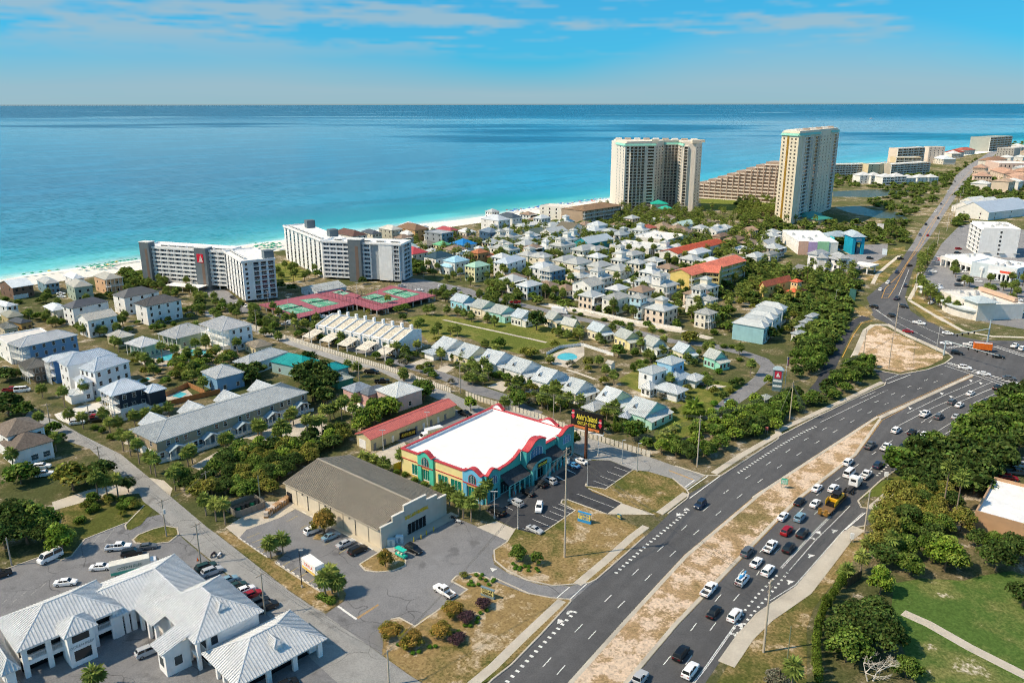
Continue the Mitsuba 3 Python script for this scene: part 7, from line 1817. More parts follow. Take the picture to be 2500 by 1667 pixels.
TREES={'5':(('olive',600,985,6,7.5),('dark',840,900,4.5,6),('dark',70,370,6.5,7.5),('mid',190,370,4.5,5),('mid',170,930,4.8,6),('dark',1050,1000,2.6,4.5),('dark',130,1400,7,9.5),('mid',300,1380,6,8.5),('dark',220,1420,5.5,8),('dark',40,1460,5.5,8),('dark',380,1440,4.5,6.5),('dark',90,1280,5,7),('mid',240,1260,4,6),('lime',510,1500,3.8,7.5),('mid',440,520,3,4),('dark',260,900,3,4),('mid',765,1090,2.2,3.2),('bush',780,490,1.6,2),('bush',840,510,1.6,2),('bush',910,570,1.8,2.2),('dark',700,930,4,5)),'6':(('autumn',640,1345,3.7,6.5),('dark',640,300,4.2,7),('dark',560,250,4,7),('lime',1840,345,2.6,5),('mid',2240,330,3.4,6),('bush',1300,880,1.4,1.6),('bush',1380,930,1.5,1.6),('bush',1230,860,1.3,1.5),('bush',1560,1010,1.6,2),('bush',1460,960,1.4,1.5),('bush',190,410,1,1.6),('bush',330,560,0.9,1),('bush',110,570,1.4,1)),'a':(('autumn',1140,615,2.2,4.6),('mid',2225,570,2.4,4),('autumn',1180,1190,2.7,3.2),('autumn',1345,1260,2.9,3.2),('autumn',1595,1190,2.6,3.2),('autumn',1690,1020,2.5,3.4),('purple',1800,1060,2.2,2.2),('purple',1940,950,2,2.2),('purple',1720,1230,2.2,1.8),('olive',1780,700,1.2,1.3),('bush',680,900,1.8,1.2),('bush',620,870,1.6,1.2),('grey',250,500,1,0.9))+tuple(('ball',x,y,0.62,0.9)for x,y in((1790,1105),(1830,1108),(1885,1078),(1895,1045),(1735,1155),(1968,982),(1915,1003),(1820,770),(1855,775),(1840,745),(1900,770),(1915,720),(1960,735),(1985,770),(2015,745),(1880,690),(1930,690),(2030,730),(1300,1290),(1360,1330),(1410,1320),(1690,1170),(1500,1280),(1545,1275),(1240,1260))),'b':(('mid',365,600,1.7,3.2),('mid',210,560,2.0,4))+tuple(('ball',x,y,0.6,0.9)for x,y in((170,600),(195,620),(230,630),(265,620),(300,625),(360,640),(375,660),(295,655),(220,650),(185,640))),'7':(('mid',1170,920,4.3,6.5),('mid',210,640,3.4,6),('ball',1862,385,2.0,2.8),('ball',1820,650,1.8,2.6),('dark',1900,600,2.1,3.2),('dark',1975,500,2.2,3.2),('dark',2040,470,1.8,2.6),('mid',1270,990,2.6,3.5),('bush',1840,460,1.2,0.9),('bush',1690,490,1.4,0.9),('grey',1380,590,2,2.4),('lime',2265,480,2,4),('column',1000,880,0.7,6.5),('dark',670,980,2.4,5),('bush',590,660,2,2.4),('bush',500,680,2.2,2.4),('olive',920,470,2.4,3),('bush',2030,280,2,1.6),('dark',1490,700,1.4,1.8),('grey',330,640,2,3)),'3':(('dark',370,1195,5.2,9),('olive',1625,1305,4.6,5.5),('mid',1040,1420,4,5.5),('olive',330,1425,3.6,4.5),('olive',520,1345,2.6,3.4),('mid',60,1345,3.4,5),('grey',650,1500,2.2,3),('olive',790,1500,2.6,4),('olive',790,1540,1.8,2.6),('dark',1420,760,5,6.5),('dark',1500,680,5,6),('mid',1600,650,4.5,6),('dark',1040,420,5,7),('mid',1180,450,5,7),('dark',820,440,4,5),('mid',1300,450,5,7),('dark',1240,490,4.5,6),('dark',2100,700,6,7),('dark',2230,720,6,7),('mid',340,950,3.6,4.5),('mid',520,850,4,4.5),('olive',660,770,5,3.5),('mid',1940,1090,4,6),('olive',2050,1010,3.5,5),('dark',2150,1230,5,6),('mid',1950,1210,4,5),('dark',2280,1290,5,6),('mid',1060,1180,2.6,3.4),('mid',1280,1190,3,4),('bush',730,1080,2,1.8),('bush',920,1120,2.2,1.6),('bush',1020,1140,2.2,1.6),('bush',1140,1160,2.2,1.6),('bush',1390,1215,2,1.6),('bush',680,1050,1.4,1.8),('bush',1905,1345,2,1.8),('bush',1970,1350,2,1.8),('bush',1800,1320,2.4,1.5),('bush',1820,1240,2.4,3)),'c':(('lime',1690,660,4.4,8),('lime',1160,850,3.0,6.5),('mid',1400,690,3.6,5),('dark',2110,660,4.6,7),('dark',2330,950,3.8,5.5),('dark',1000,1260,5.4,8),('mid',880,1400,4.6,6.5),('dark',1190,1330,4.8,7),('dark',1090,1130,4.4,7),('dark',820,1260,4,6),('mid',1370,1530,3,4),('grey',300,1600,2.6,3),('dark',1960,470,3,4.5),('mid',2080,500,3.4,5),('dark',2220,560,3.4,5),('mid',2330,560,3,4.5),('dark',960,1200,5,7.5),('dark',1090,1260,5,8),('mid',930,1340,4,6),('dark',2250,560,4,6),('olive',1800,640,3,4),('lime',1210,850,1.6,3))+tuple(('column',x,y,1.25,R.uniform(3.6,4.8))for x,y in((850,790),(820,830),(790,880),(760,920),(730,970),(700,1010),(680,1070),(660,1120),(645,1180),(635,1240),(630,1300),(628,1360),(630,1420),(632,1480),(640,1540),(645,1600))),'2':(('mid',2060,1100,3,4.5),('olive',700,960,2.8,3.6),('mid',790,990,2.6,3.6),('mid',430,910,2.8,3),('mid',480,890,2.6,3),('mid',1070,1100,2.4,3.6),('grey',1290,1160,2.4,3.6),('mid',1180,1150,2.4,3),('olive',1430,1200,2.2,3),('mid',1500,1230,2.6,3.4),('olive',1560,950,2,2),('grey',2130,1200,2.2,3.4),('mid',1980,1190,2.4,3),('mid',1540,1250,2.2,2.6),('olive',2290,1080,3,4),('grey',1680,1300,1.6,2.4),('mid',1250,720,3,4),('mid',1310,700,3.2,4),('dark',1290,780,2.6,3.6),('mid',1430,820,3,3.6),('olive',1010,720,2,2.4),('dark',870,430,3,6),('dark',960,480,3,4.5),('mid',590,420,4,4.5),('dark',280,520,4,4.5),('dark',380,540,3.6,4.5),('mid',60,690,2.6,3.6),('mid',110,780,3,3.6),('mid',230,850,3,3.6),('mid',2140,1280,2.6,3.4)),'1':(('mid',1270,860,2.8,3.6),('mid',1330,850,2.6,3),('dark',1060,870,2.6,3),('dark',1640,670,3.5,5),('dark',1450,560,3.6,4.5),('mid',1830,700,3.4,4.6),('mid',1910,720,2.6,3.6),('mid',310,760,3.6,3.6),('mid',220,740,3,3),('dark',900,590,3,4),('dark',60,1260,5,5),('dark',220,1230,3.5,4),('dark',1560,760,2.6,3),('mid',1380,790,2.2,3),('olive',1100,1130,2,2.4),('lime',815,1440,1.2,2),('olive',1180,1290,2,2),('mid',1130,800,2,2),('mid',1430,1240,2.4,3))}
for t,q in TREES.items():
 for kd,x,y,r,h in q:
  tree(kd,P(t,x,y),r,h)
for q in scatter(region('9',(600,150,700,90,900,40,1150,90,1190,180,1000,240,760,290,640,270)),16,1.6,seed=61):
 tree(R.choice(('bush','bush','olive')),q,R.uniform(1.1,2.2),R.uniform(1.2,2.2))
for t,z,nb,np_,s in(('1',(0,560,1300,430,1500,620,1600,780,1300,870,900,930,700,860,400,850,0,800),34,26,71),('1',(1100,1000,1900,1020,1900,1300,1400,1320,1100,1200),14,12,72),('1',(1500,650,2000,700,2350,860,2300,900,1700,760,1500,740),16,12,73),('2',(560,870,1300,1020,1540,1180,1300,1140,900,1010,560,930),16,8,74),('2',(1320,1000,2350,1150,2350,1400,1600,1250),16,10,75),('7',(0,440,600,560,1100,800,1000,900,500,720,0,520),18,10,76),('3',(380,1130,1000,1180,1900,1420,1900,1540,1000,1380,500,1260),16,10,77),('3',(0,880,420,930,1000,1090,1560,1190,1560,1150,1000,1040,400,880),18,16,78),('5',(330,400,1000,700,1200,900,1180,880,700,640,300,560),6,4,79),('8',(0,40,520,330,760,330,560,90,300,0),26,14,80),('7',(1100,240,2300,240,2300,420,2000,560,1500,660,1200,560),14,6,81),('2',(1300,420,1900,560,2350,660,2350,700,1650,640,1290,500),20,16,82)):
 spots=scatter(region(t,z),nb+np_,1.8,seed=s)
 for i,q in enumerate(spots):
  if i%(nb+np_)<nb:
   tree(R.choice(('bush','bush','mid','dark','olive')),q,R.uniform(1.2,2.8),R.uniform(1.6,3.8))
  else:
   palm(q,R.uniform(3,5.5))
grove('car_park_palms','small palms dotted in islands of the strip mall car park',[P('4',x,y)[:2]for x,y in((1770,1150),(1790,1180),(1930,1150),(2010,1165),(1860,1250),(1900,1260),(2040,1320),(2080,1340),(2160,1190),(2250,1240),(2270,1300),(2180,1290),(2240,1310),(1950,1360),(1740,1430),(1790,1480),(1660,1430),(1710,1460),(1620,1390),(1480,1260),(1500,1240),(1510,1290),(1550,1360),(2240,1420),(2290,1340),(2070,1240),(1780,1120),(2340,1250))],lambda:(R.uniform(3.5,5.5),1.1),PALM[:2],True)
PLANTS.sort(key=lambda q:-q[0])
for kd,lab in(('tree','lesser trees among the far houses and thickets'),('shrub','lesser shrubs among the far houses'),('palm','lesser cabbage palms among the far houses')):
 every=[q for q in PLANTS if q[1]==kd]
 for q in every[:298]:
  q[2](*q[3])
 m=MB()
 for q in every[298:]:
  a=q[3]
  if kd=='palm':
   p,r,h,src=a[0],4*a[2],7*a[2],PALM[0]
   m.tube([p[0],p[1],0],[p[0],p[1],a[1]],.2,.16,5,'7c6c5a',cap=False)
  else:
   p,r,h,src=a[1],a[2],a[3],CROWN[a[0]+'*'][0]
  v,f,n,uv,c=meshkit.WRITTEN[src['filename']]
  t=R.uniform(0,6.28)
  m.v.append((v*[r/4,r/4,h/7])@np.array([[math.cos(t),math.sin(t),0],[-math.sin(t),math.cos(t),0],[0,0,1]])+[p[0],p[1],a[1]if kd=='palm'else 0])
  m.f.append(f+m.n)
  m.c.append(uv)
  m.n+=len(v)
 if m.n:
  structure({'tree':'tree_belt','shrub':'shrub_belt','palm':'palm_belt'}[kd],m.ply('foliage'),lab,'stuff')
k=thing('bare_tree','leafless tree with bleached white branches beside the golf lawn','tree',P('c',1080,1560),False)
p0=P('c',1080,1560)
m=MB()
def branch(p,d,L,r,n):
 q=p+d*L
 m.tube(p,q,r,r*0.6,5,'cbc4b8',cap=False)
 if n:
  for i in range(3 if n>2 else 2):
   e=d+RN.normal(size=3)*0.55
   e[2]=abs(e[2])*0.8+0.1
   branch(q,e/np.linalg.norm(e),L*RN.uniform(0.62,0.85),r*0.6,n-1)
for dx in(-0.5,0.5):
 branch(p0+[dx,0,0],np.array([dx*0.6,0.1,1.0])/1.2,2.0,0.16,5)
part(k,'branches',m.pp())
# ---------------------------------------------------------------- vehicles
from manifold3d import Manifold
def rounded(pts_,r=0.10):
 """Hull of small balls at the points: a soft-edged body panel."""
 ball=Manifold.sphere(r,8)
 return Manifold.batch_hull([ball.translate([float(v)for v in p])for p in pts_])
def sec(x,w,z0,z1,t=0.0):
 return[(x,s*w,z0)for s in(-1,1)]+[(x,s*(w-t),z1)for s in(-1,1)]
def man(m,b,col):
 q=b.to_mesh()
 return m.add(q.vert_properties[:,:3],q.tri_verts,col)
KIND={'sedan':(4.7,.86,.78,.92,(-1.55,-.95,.55,1.25),1.44),'suv':(4.7,.92,.95,1.08,(-2.1,-1.85,.45,1.15),1.72),'pickup':(5.7,.96,1.02,1.12,(-.75,-.55,.85,1.5),1.86),'van':(5.4,.98,1.1,1.2,(-2.5,-2.45,1.5,2.2),2.15),'coupe':(4.6,.88,.76,.88,(-1.7,-.75,.35,1.1),1.32)}
CARPLY={}
def car_ply(kind,col):
 if(kind,col)in CARPLY:
  return CARPLY[kind,col]
 Ln,w,h0,h1,(a,b,c,d),H_=KIND[kind]
 h=Ln/2
 m=MB()
 if kind=='pickup':
  man(m,rounded(sec(-.8,w-.1,.45,h1)+sec(h-.12,w-.16,.5,h0,.06)+sec(d,w-.1,.45,h1)),col)
  man(m,rounded(sec(-h+.1,w-.1,.5,.62)+sec(-.8,w-.1,.5,.62),.1),(46,48,50)if col!='1b1d20'else(22,22,24))
  for s in(-1,1):
   man(m,rounded([(x,s*(w-.1),z)for x in(-h+.1,-.75)for z in(.5,h1)],.09),col)
  man(m,rounded([(-h+.1,s*(w-.1),z)for s in(-1,1)for z in(.5,h1)],.09),col)
 else:
  man(m,rounded(sec(-h+.12,w-.14,.42,h1-.04,.04)+sec(-h*.5,w-.1,.34,h1)+sec(d,w-.1,.34,h1)+sec(h-.12,w-.16,.42,h0-.06,.06),.1),col)
 body=m.ply('car_paint',True)
 g=MB()
 man(g,rounded(sec(a+.06,w-.2,h1-.05,h1)+sec(d-.06,w-.2,h1-.05,h1)+[(x,s*(w-.3),H_-.1)for x in(b,c)for s in(-1,1)],.07),col)
 glass=g.ply('car_glass',True)
 r=MB()
 man(r,rounded([(x,s*(w-.34),H_-.06)for x in(b+.05,c-.05)for s in(-1,1)],.09),col)
 for s in(-1,1):
  for x0,x1 in((a,b),(d,c)):
   r.beam([x0,s*(w-.16),h1],[x1,s*(w-.26),H_-.02],.09,.09,col)
  if kind!='coupe':
   r.beam([(b+c)/2,s*(w-.14),h1],[(b+c)/2,s*(w-.24),H_-.04],.12,.05,col)
 roof=r.ply('car_paint')
 CARPLY[kind,col]=body,glass,roof
 return CARPLY[kind,col]
WHEEL=MB().tube([0,-.11,0],[0,.11,0],.34,.34,12,'101010').tube([0,-.115,0],[0,-.112,0],.2,.2,8,'9a9da0').tube([0,.112,0],[0,.115,0],.2,.2,8,'9a9da0').pp()
LAMPS={c:MB().box(-.03,.03,-.2,.2,-.08,.08,c).ply('car_paint')for c in('f4f4ee','a01018')}
CN={'w':('f2f3f4','white'),'k':('1b1d20','black'),'s':('b4b8bc','silver'),'g':('5c6268','grey'),'r':('9a1420','red'),'n':('26364e','dark blue'),'b':('4f8fc0','light blue'),'d':('3a3430','dark brown'),'e':('7fa2b4','pale blue'),'m':('24403c','dark green')}
KN={'sedan':'sedan','suv':'sport utility car','pickup':'pickup truck','van':'van','coupe':'coupe'}
def car(kind,c,p,rz,where=None,label=None,near=True):
 col,cn=CN[c]
 k=thing('pickup_truck'if kind=='pickup'else 'van'if kind=='van'else 'car',label or f'{cn} {KN[kind]}'+(f' {where}'if where else ''),'pickup truck'if kind=='pickup'else 'van'if kind=='van'else 'car',p,where is None and label is None)
 if where and not label:
  info[k]['ord']=True
 body,glass,roof=car_ply(kind,col)
 m=M([p[0],p[1],.03],rz)
 Ln,w,h0=KIND[kind][:3]
 part(k,'body',body,m)
 part(k,'window',glass,m)
 part(k,'roof',roof,m)
 if near:
  for x in(-Ln*.30,Ln*.31):
   for y in(-w+.1,w-.1):
    part(k,'wheel',WHEEL,m@M([x,y,.34]))
  for y in(-w+.34,w-.34):
   part(k,'headlight',LAMPS['f4f4ee'],m@M([Ln/2-.03,y,h0-.18]))
   part(k,'tail_light',LAMPS['a01018'],m@M([-Ln/2+.03,y,h0-.1]))
 return k
KD={'a':'sedan','u':'suv','p':'pickup','v':'van','c':'coupe'}
def cars(t,where,s,z=0.75,fix=None):
 """s: 'kind colour x y heading' separated by commas."""
 for e in s.split(','):
  f=e.split()
  p=P(t,float(f[1]),float(f[2]),z)
  car(KD[f[0][0]],f[0][1],p,float(f[3])if len(f)>3 else fix,where,near=dist(p)<520)
cars('c','in the near carriageway beside the tan median','ak 505 85 50,aw 635 100 50,aw 370 205 51,ue 508 215 51,ur 400 325 51,uk 528 345 51,pw 265 455 52,uk 415 465 52,ug 75 495 52,cw 150 580 52,uw 245 650 52')
cars('b','in the near carriageway at bottom','pw 1775 805 53,ak 1815 985 53,uw 1985 1015 53,uk 1545 1325 54,uw 1620 1465 54,ps 1190 1550 55')
cars('8','in the queue before the junction','aw 650 1485 49,uw 785 1490 49,pw 1050 1380 48,un 1150 1300 48,uw 905 1275 48,pg 1085 1140 47,pw 1215 1155 47,pk 1350 1165 46,uw 1300 1015 45,ak 1430 1030 45,aw 1530 1050 45,pw 1535 885 44,ug 1650 905 44,as 1790 905 43,ug 1760 785 42,aw 1820 810 42,ud 2035 785 41,aw 1910 715 40,uk 2130 670 39,an 2230 690 39')
cars('8','crossing the junction','uw 1865 505 -22,aw 2020 555 -22,ag 2225 590 -22,aw 2340 645 -22,uk 1800 385 -25,ak 2140 415 -25,pw 1910 320 -20,aw 1710 305 158,aw 1725 222 -28,ar 1400 205 -32,pw 1490 140 -35,uk 1275 80 -40,pw 2275 330 40,uw 2335 350 40')
car('van','w',P('8',915,1362,1),48,label='white panel van ahead of the white truck hauling the yellow paver')
car('suv','n',P('7',1705,1450,.7),232,label='dark blue sport utility car alone in the far carriageway')
cars('4','on the highway beyond the junction','uk 1120 1412 120,pn 1310 1345 48,uk 1365 1410 -45,un 1385 1240 53,uw 1235 1215 235,aw 1175 1270 240,un 1310 1130 235,ak 1415 1075 30,uk 1340 1020 20,uk 1090 1015 -20,ug 1500 825 237,ur 1565 830 57,uk 1550 740 237,uk 1650 690 57,uw 1630 635 237,un 1675 575 57,uw 1730 470 57,ak 1790 390 57,uw 1850 345 57',1)
cars('a','in the tan store car park','ae 690 355 46,as 810 415 46,uk 910 470 46,uw 545 305 46,uk 1370 465 -40,pw 1620 810 135')
cars('9','in the shopping centre car park','pw 965 440 10,ag 1195 435 15,uk 1075 485 20,vw 405 520 240,aw 820 600 8,aw 530 725 8,um 1680 605 40,us 1730 640 40,ae 1855 712 40,am 1925 762 40,aw 1995 795 40,ar 2050 832 40,uk 2110 895 40,uk 2180 930 40,us 1205 1290 40,ak 2330 1570 40,uk -10 660 40')
cars('b','in the black car park before the colourful store','uk 50 160 135,cs 350 305 -42,us 195 85 135')
cars('7','in the black car park before the colourful store','cb 665 1120 135,aw 725 1090 135,uw 385 1470 262,us 470 1250 135,uk 390 1275 135,ak 290 1345 135')
cars('6','by the colourful store','uk 2050 1165 135,pk 1795 365 -45')
cars('5','parked on plots beside the side street','uw 630 425 20,ps 750 355 15,pr 765 388 15,pk 795 405 15,uw 340 785 15,uw 360 845 20')
cars('1','parked beside the beach houses at left','vw 180 1335 15,pr 90 1332 15,an 40 1160 15,aw 500 545 0,aw 505 570 0,uw 1950 645 -40,ak 1910 580 -45,aw 2010 650 -45,an 1560 712 10,ag 1610 485 -15')
cars('7','beside the cottages','us 1615 595 -30,ae 1945 612 40,an 1700 465 -10,as 540 595 -40,aw 570 618 -40,as 325 517 30')
cars('2','parked near the tennis courts and cross street','pk 1030 1195 -10,pk 1115 1272 10,ur 1490 1342 40,aw 1420 527 0,uw 1610 497 5,us 1720 520 5,uw 640 742 20,uw 370 790 15,as 330 800 15,uk 430 805 15,us 1280 495 10,uk 1920 565 20,ug 1960 570 20,us 290 735 15')
cars('3','parked near the villas','pr 195 965 5,un 650 938 0,uw 960 370 20')
cars('4','in the strip mall car park','ur 1815 940 10,uk 1810 975 10,uw 1605 1125 -20,uw 1880 1130 -20,uk 1835 1200 0,uk 1895 1195 0,uw 1975 1205 -20,uw 1880 1220 0,ug 1815 1236 0,uw 2110 1195 -10,uk 2035 1265 -20,uk 2110 1265 -20,uk 1985 1272 -10,uw 1990 1297 -20,uw 1930 1305 -20,un 2220 1330 -20,uw 2050 1360 -20,uw 2130 1355 -20,as 2105 1387 -15,uk 2170 1365 -20,ag 2215 1390 -20,uw 2300 1360 -20,ur 2280 1440 -10,uw 2330 1460 0,uw 2335 1420 0,us 2160 1490 -20,uw 1660 1245 40,aw 1590 1380 40,as 1610 1350 40',1)
cars('8','in the car park at the right edge','pg 2290 1365 -12,ps 2330 1310 -12,ur 2220 1410 -12,ug 2330 1270 -15')
def box_truck(p,rz,label,cab,boxc,stripe=None,text=None,L=6.0,h=3.2,lowc=None):
 k=thing('box_truck',label,'truck',p,False)
 m=M([p[0],p[1],0.03],rz)
 b=MB()
 man(b,rounded([(x,s*1.1,z)for x,z in((-L/2,.75),(-L/2,h),(L/2,.75),(L/2,h))for s in(-1,1)],.06),boxc)
 part(k,'cargo_box',b.pp(),m)
 b=MB()
 man(b,rounded([(L/2+x,s*w,z)for x,w,z in((.25,1.0,.5),(.25,1.0,2.3),(1.3,.9,2.2),(1.9,.9,1.35),(2.0,.9,.5))for s in(-1,1)],.08),cab)
 part(k,'cab',b.ply('car_paint',40),m)
 part(k,'windscreen',MB().quad([L/2+1.44,-.85,2.15],[L/2+1.44,.85,2.15],[L/2+2.0,.85,1.4],[L/2+2.0,-.85,1.4],'000000').ply('car_glass'),m)
 for x in(-L/2+1.2,L/2+1.1):
  for y in(-.95,.95):
   part(k,'wheel',WHEEL,m@M([x,y,.42],0,1.2))
 for s in(-1,1):
  if lowc:
   part(k,'stripe',MB().box(-L/2+.1,L/2-.1,min(s*1.165,s*1.175),max(s*1.165,s*1.175),.8,1.5,lowc).pp(),m)
  if text:
   tx=meshkit.text_mesh(text[0],text[1],.02,True)
   v=np.array(tx.vertices)
   v=np.column_stack([v[:,0]-v[:,0].max()/2,v[:,1],v[:,2]])
   v=np.column_stack([v[:,0]*-s,s*(1.165+v[:,2]),v[:,1]+text[3]])
   part(k,'lettering',MB().add(v,tx.faces,text[2]).pp(),m)
 return k
box_truck(P('a',545,610,1.6),-45,'white box truck with yellow lower stripe and red lettering in the parking bays','f2f3f4','f0f0ee',text=('KAYLA',.75,'d05a4a',1.9),L=5.6,lowc='e8c060')
box_truck(P('9',1060,600,1.6),26,'long white box truck with sea-green side behind the shopping centre','e8eaec','dedccf',text=('OCEAN REEF',.6,'2a5a54',1.9),L=8.0,lowc='3f9f8c')
box_truck(P('6',1540,520,1.6),215,'white box truck with yellow lettering behind the white-roofed store','f2f3f4','d8dde2',text=("ALVIN'S",.8,'e8c030',1.8),L=5.5)
box_truck(P('3',545,1035,1.6),-20,'plain white box truck on the loop lane','f2f3f4','e8eaec',L=6)
k=thing('container_trailer','bright orange open container trailer in the middle of the junction','trailer',P('8',2005,350),False)
m=M(P('8',2005,372),-24)
part(k,'body',MB().box(-3.4,3.4,-1.2,-1.1,.9,3.6,'d86020').box(-3.4,3.4,1.1,1.2,.9,3.6,'d86020').box(-3.4,-3.3,-1.1,1.1,.9,3.6,'d86020').box(3.3,3.4,-1.1,1.1,.9,3.6,'d86020').box(-3.3,3.3,-1.1,1.1,.9,1.0,'8a3a14').box(-3.3,3.3,-1.1,1.1,3.45,3.5,'b4bcc0').pp(),m)
for i in range(6):
 for s in(-1.25,1.2):
  part(k,'rib',MB().box(-3+i*1.2,-2.9+i*1.2,s,s+.05,.9,3.6,'b84e18').pp(),m)
for x in(-2.2,-1.2,2.2):
 for y in(-.95,.95):
  part(k,'wheel',WHEEL,m@M([x,y,.42],0,1.2))
q=P('c',800,110)
m=M([q[0],q[1],.03],49)
k=thing('low_trailer','tan low trailer with raised loading ramps behind the white tractor','trailer',q,False)
b=MB().box(-7.5,5.5,-1.35,1.35,.75,1.0,'6e543a')
part(k,'deck',b.pp(),m)
for s in(-.8,.8):
 r_=part(k,'ramp',MB().box(-9.3,-9.1,s-.4,s+.4,.5,2.3,'b07c30').pp(),m)
 for i in range(5):
  part(r_,'slat',MB().box(-9.36,-9.31,s-.4,s+.4,.6+i*.36,.72+i*.36,'3a2a1c').pp(),m)
part(k,'tail',MB().box(-9.0,-7.52,-1.2,1.2,.6,.95,'b08040').pp(),m)
for x in(-6.6,-5.4,-4.2):
 for y in(-1.2,1.2):
  part(k,'wheel',WHEEL,m@M([x,y,.4],0,1.15))
k=thing('paver','yellow and black road paver riding on the low trailer','road paver',q,False)
b=MB()
man(b,rounded([(x,s*1.1,z)for x,z in((-2.2,1.5),(-2.2,2.3),(2.6,1.4),(2.6,2.4))for s in(-1,1)],.1),'dba81c')
part(k,'body',b.ply('car_paint',40),m)
part(k,'engine',MB().box(-2.0,-.2,-.8,.8,2.45,2.95,'1a1a1a').pp(),m)
for s in(-1,1):
 part(k,'hopper_side',MB().beam([-4.4,s*1.2,1.9],[-2.2,s*1.3,2.1],.12,1.2,'dba81c').pp(),m)
 part(k,'track',MB().box(-2.2,2.4,s*1.0-.25,s*1.0+.25,1.01,1.6,'1a1a1a').pp(),m)
part(k,'hopper',MB().box(-4.4,-2.3,-1.1,1.1,1.05,1.5,'121212').pp(),m)
part(k,'canopy',MB().box(-1.4,1.2,-1.0,1.0,3.3,3.45,'202022').pp(),m)
for x in(-1.3,1.1):
 for s in(-.9,.9):
  part(k,'canopy_post',MB().box(x-.05,x+.05,s-.05,s+.05,2.4,3.3,'303030').pp(),m)
part(k,'screed',MB().box(2.8,3.9,-1.3,1.3,1.1,1.9,'2a2622').pp(),m)
for s in(-.9,.5):
 part(k,'seat',MB().box(.2,.8,s,s+.5,2.5,3.0,'101010').pp(),m)
q=P('8',960,1455,1)
m=M([q[0],q[1],.03],49)
k=thing('tractor_truck','white tractor truck hauling the low trailer with the yellow paver','truck',q,False)
b=MB()
man(b,rounded([(x,s*1.1,z)for x,z in((-1.6,1.0),(-1.6,3.3),(.5,3.2),(1.0,2.2),(1.0,1.0))for s in(-1,1)],.12),'f0f1f2')
man(b,rounded([(x,s*.85,z)for x,z in((1.0,.8),(1.0,2.0),(3.2,.8),(3.2,1.75))for s in(-1,1)],.14),'f0f1f2')
part(k,'cab',b.ply('car_paint',40),m)
part(k,'windscreen',MB().quad([.74,-.95,3.05],[.74,.95,3.05],[1.14,.95,2.25],[1.14,-.95,2.25],'000000').ply('car_glass'),m)
part(k,'rear_window',MB().quad([-1.73,.7,2.2],[-1.73,-.7,2.2],[-1.73,-.7,2.9],[-1.73,.7,2.9],'000000').ply('car_glass'),m)
part(k,'chassis',MB().box(-5.5,-1.7,-.5,.5,.7,1.05,'2a2a2c').pp(),m)
for x in(-5.0,-3.8,2.3):
 for y in(-1.0,1.0):
  part(k,'wheel',WHEEL,m@M([x,y,.5],0,1.4))
q=P('b',2048,725,.8)
car('suv','w',q,52,label='white sport utility car carrying a blue kayak and bicycles')
m=M([q[0],q[1],0],52)
k=thing('kayak','blue and white kayak strapped on a car roof','kayak',q,False)
b=MB()
man(b,rounded([(-1.9,0,1.98),(1.9,0,1.98),(0,.3,1.95),(0,-.3,1.95),(-.9,.25,2.0),(.9,-.25,2.0),(0,0,2.1)],.12),'4fa8e0')
part(k,'hull',b.ply('car_paint',True),m)
part(k,'seat',MB().box(-.5,.5,-.2,.2,2.2,2.26,'e8eef2').pp(),m)
for i,x in enumerate((-2.55,-2.8)):
 k=thing('bicycle',f'dark bicycle on the rear rack of the kayak-carrying car, {["inner", "outer"][i]} one','bicycle',q,False)
 an=np.linspace(0,2*np.pi,15)
 for y in(-.5,.5):
  w_=MB()
  for a_,b_ in zip(an[:-1],an[1:]):
   w_.beam([x,y+.33*math.cos(a_),.95+.33*math.sin(a_)],[x,y+.33*math.cos(b_),.95+.33*math.sin(b_)],.05,.05,'1a1214',(1,0,0))
  part(k,'wheel',w_.pp(),m)
 part(k,'frame',MB().beam([x,-.5,.95],[x,0,1.3],.05,.05,'7a1a20',(1,0,0)).beam([x,.5,.95],[x,.1,.95],.05,.05,'7a1a20',(1,0,0)).beam([x,0,1.3],[x,.4,1.4],.05,.05,'7a1a20',(1,0,0)).beam([x,.5,.95],[x,.4,1.5],.05,.05,'7a1a20',(1,0,0)).pp(),m)
car('pickup','b',P('a',345,1150,.8),137,label='blue and white pickup truck loaded with junk beside the low shopping block')
q=P('a',500,1245,1)
k=thing('cargo_trailer','white enclosed cargo trailer behind the blue and white pickup','trailer',q,False)
m=M([q[0],q[1],.03],137)
b=MB()
man(b,rounded([(x,s*1.0,z)for x in(-2,2)for s in(-1,1)for z in(.5,2.5)],.06),'e4e6e8')
part(k,'body',b.pp(),m)
part(k,'roof_vent',MB().box(-.3,.3,-.3,.3,2.57,2.7,'d8c8b8').pp(),m)
for y in(-1.02,1.02):
 part(k,'wheel',WHEEL,m@M([0,y,.34]))
part(k,'drawbar',MB().beam([2,0,.5],[3.2,0,.5],.1,.1,'2a2a2a').pp(),m)
def motorbike(p,rz,label,col):
 k=thing('motorcycle',label,'motorcycle',p,False)
 m=M([p[0],p[1],.02],rz)
 for x in(-.7,.7):
  part(k,'wheel',WHEEL,m@M([x,0,.32],0,.95,.9,.95))
 b=MB()
 man(b,rounded([(-.8,.1,.75),(-.8,-.1,.75),(.3,.12,.9),(.3,-.12,.9),(0,.12,.4),(.55,0,.6)],.1),col)
 part(k,'body',b.ply('car_paint',True),m)
 part(k,'handlebar',MB().beam([.45,-.35,1.05],[.45,.35,1.05],.05,.05,'222222').beam([.45,0,1.05],[.7,0,.35],.07,.07,'555555').pp(),m)
motorbike(P('9',1745,520),70,'dark motorcycle standing on the side street, left one','2a1618')
motorbike(P('9',1798,522),80,'white scooter standing on the side street, right one','e8e8ea')
motorbike(P('a',1695,225),150,'black motorcycle parked at the tan store front, left of two','1c1c1e')
